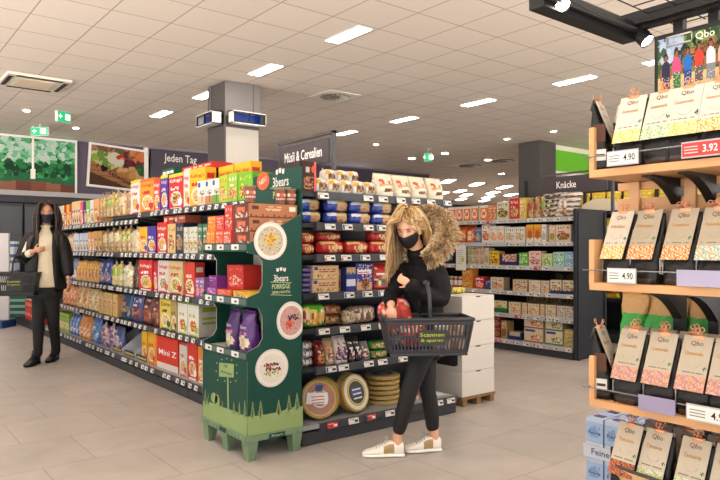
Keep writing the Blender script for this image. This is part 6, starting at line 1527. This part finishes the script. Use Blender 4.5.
def eyes(c, B, s, parent, shut=False, iris='#4a3426'):
    for sg in (-1, 1):
        p = Vector(c)+B @ Vector((sg*.030*s, -.079*s, .012*s))
        k = MB(); k.lathe([(.0001, -.0115), (.006, -.010), (.0105, -.005), (.0115, 0), (.0001, .004)], 14)
        V = [p+B @ Vector((x*s*1.05, z*s, y*s*(.55 if not shut else .35))) for x, y, z in k.v]
        k2 = MB(); k2.mesh(V, k.f, '#e8e2dc' if not shut else '#c08c70')
        if not shut: k2.disc(p+B @ Vector((0, -.0118*s, 0)), B @ Vector((1, 0, 0)), B @ Vector((0, 0, 1)), .0052*s, .0052*s, iris, 12)
        e = finish(k2, 'eye', PM, parent)
        k = MB(); k.tube([p+B @ Vector((sg*-.012*s, -.010*s, .012*s+.004)), p+B @ Vector((0, -.013*s, .016*s+.004)), p+B @ Vector((sg*.016*s, -.008*s, .011*s+.004))], .0022, 5, '#5a4030'); finish(k, 'eyebrow', PM, parent)
        k = MB(); k.tube([p+B @ Vector((sg*-.011*s, -.010*s, -.001)), p+B @ Vector((0, -.013*s, .001)), p+B @ Vector((sg*.013*s, -.008*s, .000))], .0014, 5, '#2a1c16'); finish(k, 'eyelashes', PM, parent)
def basket(o, ux, uy, w, d, h, parent_label, body, name='shopping_basket', txt=True, handle=.2, up=Vector((0, 0, 1))):
    """o = centre of the rim; ux long direction, uy short one"""
    t = empty(name, o, 0, parent_label, 'shopping basket'); t.location = o
    ux = Vector(ux).normalized(); uy = Vector(uy).normalized()
    bpy.context.view_layer.update()
    def P(a, b, z): s = 1-.14*(-z/h); return Vector(o)+ux*(a*w/2*s)+uy*(b*d/2*s)+Vector((0, 0, z))
    k = MB()
    for z, q in ((0, .011), (-.022, .005), (-h, .008)):
        C = [P(a, b, z) for a, b in ((-1, -1), (1, -1), (1, 1), (-1, 1), (-1, -1))]
        for i in range(4): k.tube([C[i], C[i+1]], q, 8)
    # rim lip
    for i, ((a, b), (c_, e)) in enumerate((((-1, -1), (1, -1)), ((1, -1), (1, 1)), ((1, 1), (-1, 1)), ((-1, 1), (-1, -1)))):
        k.face([P(a, b, .008), P(c_, e, .008), P(c_, e, -.03), P(a, b, -.03)])
        k.face([P(a, b, -h*.5-.008), P(c_, e, -h*.5-.008), P(c_, e, -h*.5+.008), P(a, b, -h*.5+.008)]); k.face([P(a, b, -h), P(c_, e, -h), P(c_, e, -h+.03), P(a, b, -h+.03)])
        n = 22 if i % 2 == 0 else 14
        for q in range(n+1):
            u = q/n; x0 = a+(c_-a)*u; y0 = b+(e-b)*u; dx, dy = (c_-a)/n*.26, (e-b)/n*.26
            k.face([P(x0-dx, y0-dy, -.02), P(x0+dx, y0+dy, -.02), P(x0+dx, y0+dy, -h+.01), P(x0-dx, y0-dy, -h+.01)])
    k.face([P(-1, -1, -h), P(-1, 1, -h), P(1, 1, -h), P(1, -1, -h)])
    b_ = finish(k, 'basket_body', body, t, False); sd = b_.modifiers.new('t', 'SOLIDIFY'); sd.thickness = .003
    if txt:
        k = MB(); f = lambda a, z: P(a, -1.02, z)
        k.face([f(-.28, -.06), f(.42, -.06), f(.42, -h+.05), f(-.28, -h+.05)]); pl = finish(k, 'name_plate', body, t, False)
        k = MB(); nrm = -uy*.003; c0 = P(.05, -1.02, -.085)+nrm; zz = (P(0, -1.02, 0)-P(0, -1.02, -1)).normalized()
        k.text('Scannen', c0, ux, zz, .022, '#c8d42c', w=w*.28); k.text('& sparen', c0-zz*.035, ux, zz, .022, '#c8d42c', w=w*.26)
        finish(k, 'lettering', PM, pl, False)
    k = MB(); A, Bq = P(0, -1, 0), P(0, 1, 0); top = Vector((0, 0, handle))
    k.tube([A, A+top*.7+(Bq-A)*.08, A+top+(Bq-A)*.3, Bq+top-(Bq-A)*.3, Bq+top*.7-(Bq-A)*.08, Bq], .011, 8); finish(k, 'handle', body, t)
    k = MB(); k.tube([A+top+(Bq-A)*.3, Bq+top-(Bq-A)*.3], .017, 10); finish(k, 'grip', body, t)
    return t, P
up3 = Vector((0, 0, 1)); RV = Vector((RX, RY, 0)); FV = Vector((FX, FY, 0))
def cdir(l, d, z=0): return RV*l+FV*d+up3*z
# ------------------------------------------------------------------ woman with the fur hood
wo = empty('person', W(414, 453.5, 4.07)*Vector((1, 1, 0)) if False else (W(414, 453, 4.07).x, W(414, 453, 4.07).y, 0), 0, 'blonde woman in black parka with fur hood holding a grey basket', 'person')
bpy.context.view_layer.update()
hc = W(409, 227, 4.03); hf = cdir(-.40, -.80, -.52); HV, HF, HB = headmesh(hc, hf, 1.0)
JL = {'pel': (W(424, 336, 4.08), (.10, .095)), 'abd': (W(424, 308, 4.09), (.09, .085)), 'che': (W(424, 282, 4.10), (.11, .085)), 'nb': (W(420, 258, 4.10), (.06, .055)), 'nk': (W(415, 245, 4.07), (.048, .048)), 'hd': (W(411, 233, 4.05), .05),
      'ls': (W(437, 268, 3.98), .052), 'le': (W(443, 300, 3.93), .042), 'lw': (W(410, 284, 3.80), (.026, .024)),
      'rs': (W(404, 268, 4.2), .052), 're': (W(391, 297, 4.08), .040), 'rw': (W(391, 307, 3.84), (.026, .023)),
      'lh': (W(425, 343, 4.0), .078), 'lk': (W(410, 388, 3.95), .050), 'la': (W(397, 437, 3.995), .034), 'lf': (W(397, 449, 3.995), .03),
      'rh': (W(424, 343, 4.14), .078), 'rk': (W(427, 388, 4.08), .050), 'ra': (W(434, 434, 4.10), .034), 'rf': (W(434, 446, 4.10), .03)}
ED = [('pel', 'abd'), ('abd', 'che'), ('che', 'nb'), ('nb', 'nk'), ('nk', 'hd'), ('che', 'ls'), ('ls', 'le'), ('le', 'lw'), ('che', 'rs'), ('rs', 're'), ('re', 'rw'), ('pel', 'lh'), ('lh', 'lk'), ('lk', 'la'), ('la', 'lf'), ('pel', 'rh'), ('rh', 'rk'), ('rk', 'ra'), ('ra', 'rf')]
parts = [skin(JL, ED, 'pel'), (HV, HF), ear(hc, HB, 1), ear(hc, HB, -1)]
parts += hand(JL['lw'][0], cdir(-.85, .25, .45), cdir(.2, .9, .3), 1, .9, .74)
parts += hand(JL['rw'][0], cdir(.12, -.15, -.95), cdir(.3, .9, .1), -1, .55, .82)
solid(parts, 'body', SKN, wo, .0055, 3)
eyes(hc, HB, 1.0, wo, shut=True)
maskmesh(hc, HB, 1.0, '#15151a', wo, printmat('mask_cloth', .8))
# black parka
blkc = M('parka_black', '#0d0c0e', .75, spec=.25, bump=.4, bscale=45)
pk_ = {'hem': (W(426, 347, 4.07), (.155, .135)), 'hip': (W(426, 330, 4.07), (.150, .125)), 'wai': (W(425, 306, 4.09), (.135, .115)), 'che': (W(425, 282, 4.10), (.145, .118)), 'nb': (W(421, 262, 4.10), (.10, .09)), 'nk': (W(417, 252, 4.08), (.075, .075)), 'nt': (W(415.5, 247, 4.06), (.068, .068)),
       'ls': (W(437, 270, 3.99), .078), 'lm': (W(441, 287, 3.95), .070), 'le': (W(442, 302, 3.93), .064), 'lf': (W(426, 294, 3.86), .056), 'lw': (W(406, 282, 3.80), .046),
       'rs': (W(404, 270, 4.19), .075), 'rm': (W(396, 286, 4.13), .066), 're': (W(391, 299, 4.08), .058), 'rw': (W(391, 305, 3.88), .044)}
pe_ = [('hem', 'hip'), ('hip', 'wai'), ('wai', 'che'), ('che', 'nb'), ('nb', 'nk'), ('nk', 'nt'), ('che', 'ls'), ('ls', 'lm'), ('lm', 'le'), ('le', 'lf'), ('lf', 'lw'), ('che', 'rs'), ('rs', 'rm'), ('rm', 're'), ('re', 'rw')]
jk = solid([skin(pk_, pe_, 'hem')], 'parka', blkc, wo, .009, 4, disp=.006, dscale=11)
k = MB()
for q in range(4):
    p = W(415.5+q*1.2, 268+q*13, 3.955-.0*q); k.cyl(p, p+cdir(-.5, -.8)*.006, .009, 12)
finish(k, 'snap_buttons', blk, jk)
# leggings
lg = {'pel': (W(424, 338, 4.08), (.105, .10)), 'lh': (W(425, 346, 4.01), .083), 'lt': (W(418, 366, 3.97), .069), 'lk': (W(410, 388, 3.95), .057), 'lc': (W(405, 406, 3.965), .055), 'la': (W(397.5, 436, 3.99), .044),
      'rh': (W(425, 346, 4.13), .083), 'rt': (W(427, 366, 4.10), .067), 'rk': (W(427, 388, 4.08), .055), 'rc': (W(431, 406, 4.09), .054), 'ra': (W(433, 433, 4.10), .044)}
solid([skin(lg, [('pel', 'lh'), ('lh', 'lt'), ('lt', 'lk'), ('lk', 'lc'), ('lc', 'la'), ('pel', 'rh'), ('rh', 'rt'), ('rt', 'rk'), ('rk', 'rc'), ('rc', 'ra')], 'pel')], 'leggings', M('leggings_black', '#09090a', .7), wo, .007, 2)
def G(px, dep): p = W(px, 400, dep); return Vector((p.x, p.y, 0))
shoe(G(404.5, 4.00), G(362, 3.99), 'sneaker', wo, '#ece7de', '#f2efe8', '#a98e5c')
shoe(G(441, 4.11), G(403.5, 4.07), 'sneaker', wo, '#ece7de', '#f2efe8', '#a98e5c')
BL = ['#e6bd82', '#d3a565', '#f2d09a', '#bd9052', '#fae0b0', '#b08250']
hair(hc, HB, 760, .39, BL, HM, wo, 'hair', 5, 1.0, part=.01, bodies=((pk_['che'][0], (.15, .15, .17)), (W(421, 262, 4.1), (.12, .12, .1)), (pk_['wai'][0], (.15, .15, .16)), (pk_['lm'][0], (.08, .08, .08)), (pk_['rm'][0], (.07, .07, .07))), wave=.0035, face=.66, thick=.003, tuck=1, vol=.08)
# fur trimmed hood
FUR = ['#f0cd98', '#dcb680', '#fbe6c0', '#c89f6c', '#fff0d4', '#b08a5c']
def fur(path, rads, n, length, name, parent, cols, seed=3):
    R = random.Random(seed); k = MB(); path = [Vector(p) for p in path]
    k.tube(path, [r*.85 for r in rads], 12, cols[1])
    for q in range(n):
        t = R.uniform(0, len(path)-1.001); i = int(t); f = t-i; p = path[i].lerp(path[i+1], f); r = rads[i]*(1-f)+rads[i+1]*f
        ax = (path[i+1]-path[i]).normalized()
        v = Vector((R.gauss(0, 1), R.gauss(0, 1), R.gauss(0, 1))); v -= ax*v.dot(ax); v.normalize()
        L = length*R.uniform(.5, 1.2); a = p+v*r*.8; tip = a+v*L+ax*R.uniform(-.4, .4)*L+up3*(-.35*L); mid = a+v*L*.55
        s = v.cross(ax)*.0016; s2 = ax*.0016; c = R.choice(cols)
        k.face([a-s, a+s, mid+s*.8], c); k.face([a-s, mid+s*.8, tip], c); k.face([a-s2, a+s2, tip], c)
    return finish(k, name, FM, parent, False)
hp = [W(425, 259, 3.94), W(433, 255, 3.93), W(441, 247, 3.96), W(447, 235, 4.03), W(445, 222, 4.1), (W(434, 214, 4.17)), (W(420, 213, 4.24)), W(404, 222, 4.28), W(397, 238, 4.24)]
fur(hp, [.028, .045, .058, .062, .058, .052, .045, .04, .035], 11000, .036, 'fur_hood', jk, FUR)
k = MB(); V, F = skin({'a': (W(438, 258, 4.14), (.10, .085)), 'b': (W(434, 242, 4.19), (.09, .07)), 'c': (W(428, 226, 4.2), (.06, .04))}, [('a', 'b'), ('b', 'c')], 'a'); k.mesh(V, F); finish(k, 'hood', blkc, jk)
# grey basket
rc = W(425, 317, 3.82); bsk, BP = basket(rc, cdir(1, .10), cdir(-.10, 1), .50, .30, .20, 'dark grey shopping basket hanging from the blonde woman\'s arm', M('basket_grey', '#2a2b31', .45), handle=.20)
def inside(o, a, b, z, rz, lb, cat): o.location = BP(a, b, z); o.rotation_euler = (0, 0, rz); tag(o, lb, cat)
ang = math.atan2(RY, RX)
Pn = Paint(16, 16, '#d8402f'); Pn.n(0, 0, 1, 1, ['#e8604a', '#c22a20', '#f0a890', '#d83a2c', '#f6d8cc'], .6)
o = pillow(.20, .12, .21, Pn, '#cf3a2c', 'snack_bag', 4, .008, mat=PF); inside(o, -.60, .45, -.10, ang, 'shiny red snack bag held over the grey basket', 'bag')
o.rotation_euler = (math.radians(-12), math.radians(-14), ang)
o = pillow(.15, .09, .15, Paint(8, 8, '#d8402f').n(0, 0, 1, 1, ['#e8604a', '#f6e8e0', '#c22a20'], .6), '#cf3a2c', 'snack_bag', 5, .006); inside(o, -.30, .15, -.185, ang, 'red and white packet lying low in the grey basket', 'packet')
for i, (c, a) in enumerate([('#e8b06a', '#f4f0ea'), ('#e89a3a', '#fff0d8'), ('#d8d4ce', '#c87a3a'), ('#f0a040', '#f6e8d0')]):
    o = carton(.045, .09, .145, stripes(c, [a, a, c, c, a]), c, a, None, 'juice_carton'); inside(o, .32+.2*i if i < 3 else .9, -.6, -.192, ang, ['tan and white carton, first behind the basket plate', 'orange carton with white foot in the grey basket', 'white carton with tan print in the grey basket', 'bright orange carton at the right end of the basket'][i], 'carton')
# ------------------------------------------------------------------ woman walking on the left
D2 = 7.2
w2 = empty('person', (G(42, D2).x, G(42, D2).y, 0), 0, 'dark haired woman in cream sweater and open black jacket walking', 'person')
bpy.context.view_layer.update()
hc2 = W(47.5, 212.5, 7.15); hf2 = cdir(.42, -1, -.12); HV, HF, HB2 = headmesh(hc2, hf2, 1.05)
J2 = {'pel': (W(46, 284, 7.2), (.09, .08)), 'abd': (W(46, 266, 7.2), (.07, .06)), 'che': (W(46, 246, 7.2), (.09, .07)), 'nb': (W(46, 231, 7.2), (.055, .055)), 'nk': (W(46.5, 225, 7.18), (.048, .048)), 'hd': (W(47, 218, 7.17), .05),
      'rs': (W(30.5, 237, 7.22), .05), 're': (W(22.5, 259, 7.16), .04), 'rw': (W(34, 250.5, 6.95), (.027, .024)),
      'ls': (W(61, 238, 7.2), .05), 'le': (W(66, 260, 7.22), .04), 'lw': (W(69, 281, 7.12), (.027, .024)),
      'rh': (W(40, 290, 7.2), .08), 'rk': (W(38.5, 323, 7.12), .055), 'ra': (W(38, 352, 7.12), .032), 'rf': (W(38, 357, 7.12), .028),
      'lh': (W(52, 290, 7.2), .08), 'lk': (W(53.5, 324, 7.22), .055), 'la': (W(56, 350, 7.4), .032), 'lf': (W(56.5, 355, 7.4), .028)}
E2 = [('pel', 'abd'), ('abd', 'che'), ('che', 'nb'), ('nb', 'nk'), ('nk', 'hd'), ('che', 'rs'), ('rs', 're'), ('re', 'rw'), ('che', 'ls'), ('ls', 'le'), ('le', 'lw'), ('pel', 'rh'), ('rh', 'rk'), ('rk', 'ra'), ('ra', 'rf'), ('pel', 'lh'), ('lh', 'lk'), ('lk', 'la'), ('la', 'lf')]
parts = [skin(J2, E2, 'pel'), (HV, HF), ear(hc2, HB2, 1, 1.05), ear(hc2, HB2, -1, 1.05)]
parts += hand(J2['rw'][0], cdir(.95, -.1, .1), cdir(0, .9, .3), 1, .8, .9) + hand(J2['lw'][0], cdir(.1, -.2, -1), cdir(-1, 0, 0), 1, .5, .9)
solid(parts, 'body', SKN2, w2, .007, 3)
eyes(hc2, HB2, 1.05, w2, iris='#2a1a12'); maskmesh(hc2, HB2, 1.05, '#1a2038', w2, MATS['mask_cloth'])
cream = M('sweater_cream', '#d9cdb2', .9, bump=.4, bscale=120)
sw = {'hem': (W(46, 288, 7.19), (.165, .145)), 'pel': (W(46, 280, 7.19), (.15, .13)), 'abd': (W(46, 264, 7.19), (.135, .115)), 'che': (W(46, 246, 7.19), (.15, .125)), 'nb': (W(46, 232, 7.19), (.085, .08)), 'nk': (W(46.5, 226.5, 7.18), (.06, .06)),
      'rs': (W(32, 238, 7.2), .06), 're': (W(23.5, 258, 7.15), .05), 'rw': (W(32, 251.5, 6.98), .042)}
f2 = hf2.copy(); f2.z = 0; f2.normalize(); s2 = Vector((f2.y, -f2.x, 0))
def loftbody(lev, f, sx, dep, N=28):
    V = []; F = []
    for (px, py, a, b) in lev:
        c = W(px, py, dep)
        for i in range(N): q = 2*PI*i/N; V.append(c+f*(math.cos(q)*b)+sx*(math.sin(q)*a))
    for j in range(len(lev)-1):
        for i in range(N): F.append([j*N+i, j*N+(i+1) % N, (j+1)*N+(i+1) % N, (j+1)*N+i])
    F.append(list(range(N))[::-1]); F.append([(len(lev)-1)*N+i for i in range(N)]); return V, F
tor = loftbody([(46.5, 225, .062, .062), (46.5, 229, .068, .068), (46, 232, .10, .085), (46, 236, .15, .105), (46, 245, .158, .128), (46, 256, .145, .118), (46, 268, .148, .12), (46, 278, .165, .135), (46, 286, .17, .14), (46, 287, .165, .135)], f2, s2, 7.19)
arm = skin({k_: sw[k_] for k_ in ('rs', 're', 'rw')}, [('rs', 're'), ('re', 'rw')], 'rs')
solid([tor, arm], 'sweater', cream, w2, .010, 3, disp=.003, dscale=14)
pt = {'pel': (W(46, 284, 7.2), (.13, .115)), 'rh': (W(40.5, 293, 7.2), .095), 'rt': (W(39, 307, 7.15), .082), 'rk': (W(38.5, 323, 7.12), .066), 'ra': (W(38, 350, 7.12), .052), 'rz': (W(38, 358, 7.13), .05), 'lh': (W(51.5, 293, 7.2), .095), 'lt': (W(52.5, 307, 7.2), .082), 'lk': (W(53.5, 324, 7.22), .066), 'la': (W(56, 348, 7.4), .052), 'lz': (W(56, 356, 7.4), .05)}
solid([loftbody([(46, 274, .13, .10), (46, 283, .16, .13), (46, 292, .175, .14), (46, 298, .17, .135)], f2, s2, 7.2), skin(pt, [('pel', 'rh'), ('rh', 'rt'), ('rt', 'rk'), ('rk', 'ra'), ('ra', 'rz'), ('pel', 'lh'), ('lh', 'lt'), ('lt', 'lk'), ('lk', 'la'), ('la', 'lz')], 'pel')], 'trousers', M('trousers_black', '#0b0b0d', .8), w2, .009, 2)
# open jacket: sleeves and a shell with a front gap
sl = [skin({'a': (W(35, 236, 7.22), .08), 's': (W(29.5, 239, 7.22), .085), 'm': (W(24.5, 250, 7.2), .08), 'e': (W(22, 260, 7.15), .075), 'w': (W(28, 254.5, 7.03), .058)}, [('a', 's'), ('s', 'm'), ('m', 'e'), ('e', 'w')], 'a'),
      skin({'a': (W(57, 237, 7.22), .08), 's': (W(62, 240, 7.2), .085), 'm': (W(65.5, 252, 7.22), .078), 'e': (W(67, 263, 7.2), .072), 'w': (W(69, 277, 7.13), .055)}, [('a', 's'), ('s', 'm'), ('m', 'e'), ('e', 'w')], 'a')]
k = MB(); fr = hf2.copy(); fr.z = 0; fr.normalize(); sx = Vector((fr.y, -fr.x, 0)); N = 26
lev = [(228, .085, .08, .5), (234, .17, .12, .42), (245, .185, .145, .38), (260, .18, .15, .42), (275, .19, .155, .46), (289, .20, .165, .52)]
for (py, a, b, g) in lev:
    c = W(46, py, 7.2)
    for i in range(N+1):
        q = g+(2*PI-2*g)*i/N; k.v.append(tuple(c+fr*(math.cos(q)*b)+sx*(math.sin(q)*a)))
for j in range(len(lev)-1):
    for i in range(N): b0 = j*(N+1)+i; k.f.append([b0, b0+1, b0+N+2, b0+N+1])
shell = (k.v, k.f)
k2 = MB(); k2.mesh(shell[0], shell[1]); o = finish(k2, 'jacket', M('jacket_black', '#100f12', .6, spec=.3, bump=.3, bscale=30), w2); sd = o.modifiers.new('t', 'SOLIDIFY'); sd.thickness = .02; sd.offset = 0
for s_ in sl: k2 = MB(); k2.mesh(*s_); finish(k2, 'jacket_sleeve', MATS['jacket_black'], o)
DK = ['#33231d', '#432f27', '#251a16', '#523a2e']
hair(hc2, HB2, 900, .50, DK, HM, w2, 'hair', 9, 1.06, part=0, vol=.2, bodies=((W(46, 246, 7.2), (.19, .19, .2)), (W(30.5, 239, 7.22), (.1, .1, .1)), (W(61, 239, 7.2), (.1, .1, .1))), wave=.004, face=.66, thick=.0035)
def G2(px, dep): p = W(px, 300, dep); return Vector((p.x, p.y, 0))
a = G2(38, 7.22); shoe(a, a+cdir(.02, -1)*.27, 'boot', w2, '#1a191b', '#0f0f10', None, .15, .05, '#2a2a2c')
a = G2(56.5, 7.50); shoe(a, a+cdir(.12, -1)*.27, 'boot', w2, '#1a191b', '#0f0f10', None, .15, .05, '#2a2a2c')
rc = W(17, 273, 6.98); b2, BP2 = basket(rc, cdir(1, .18), cdir(-.18, 1), .46, .30, .23, 'black shopping basket on the arm of the dark haired woman', M('basket_black', '#17181b', .5), handle=.17)
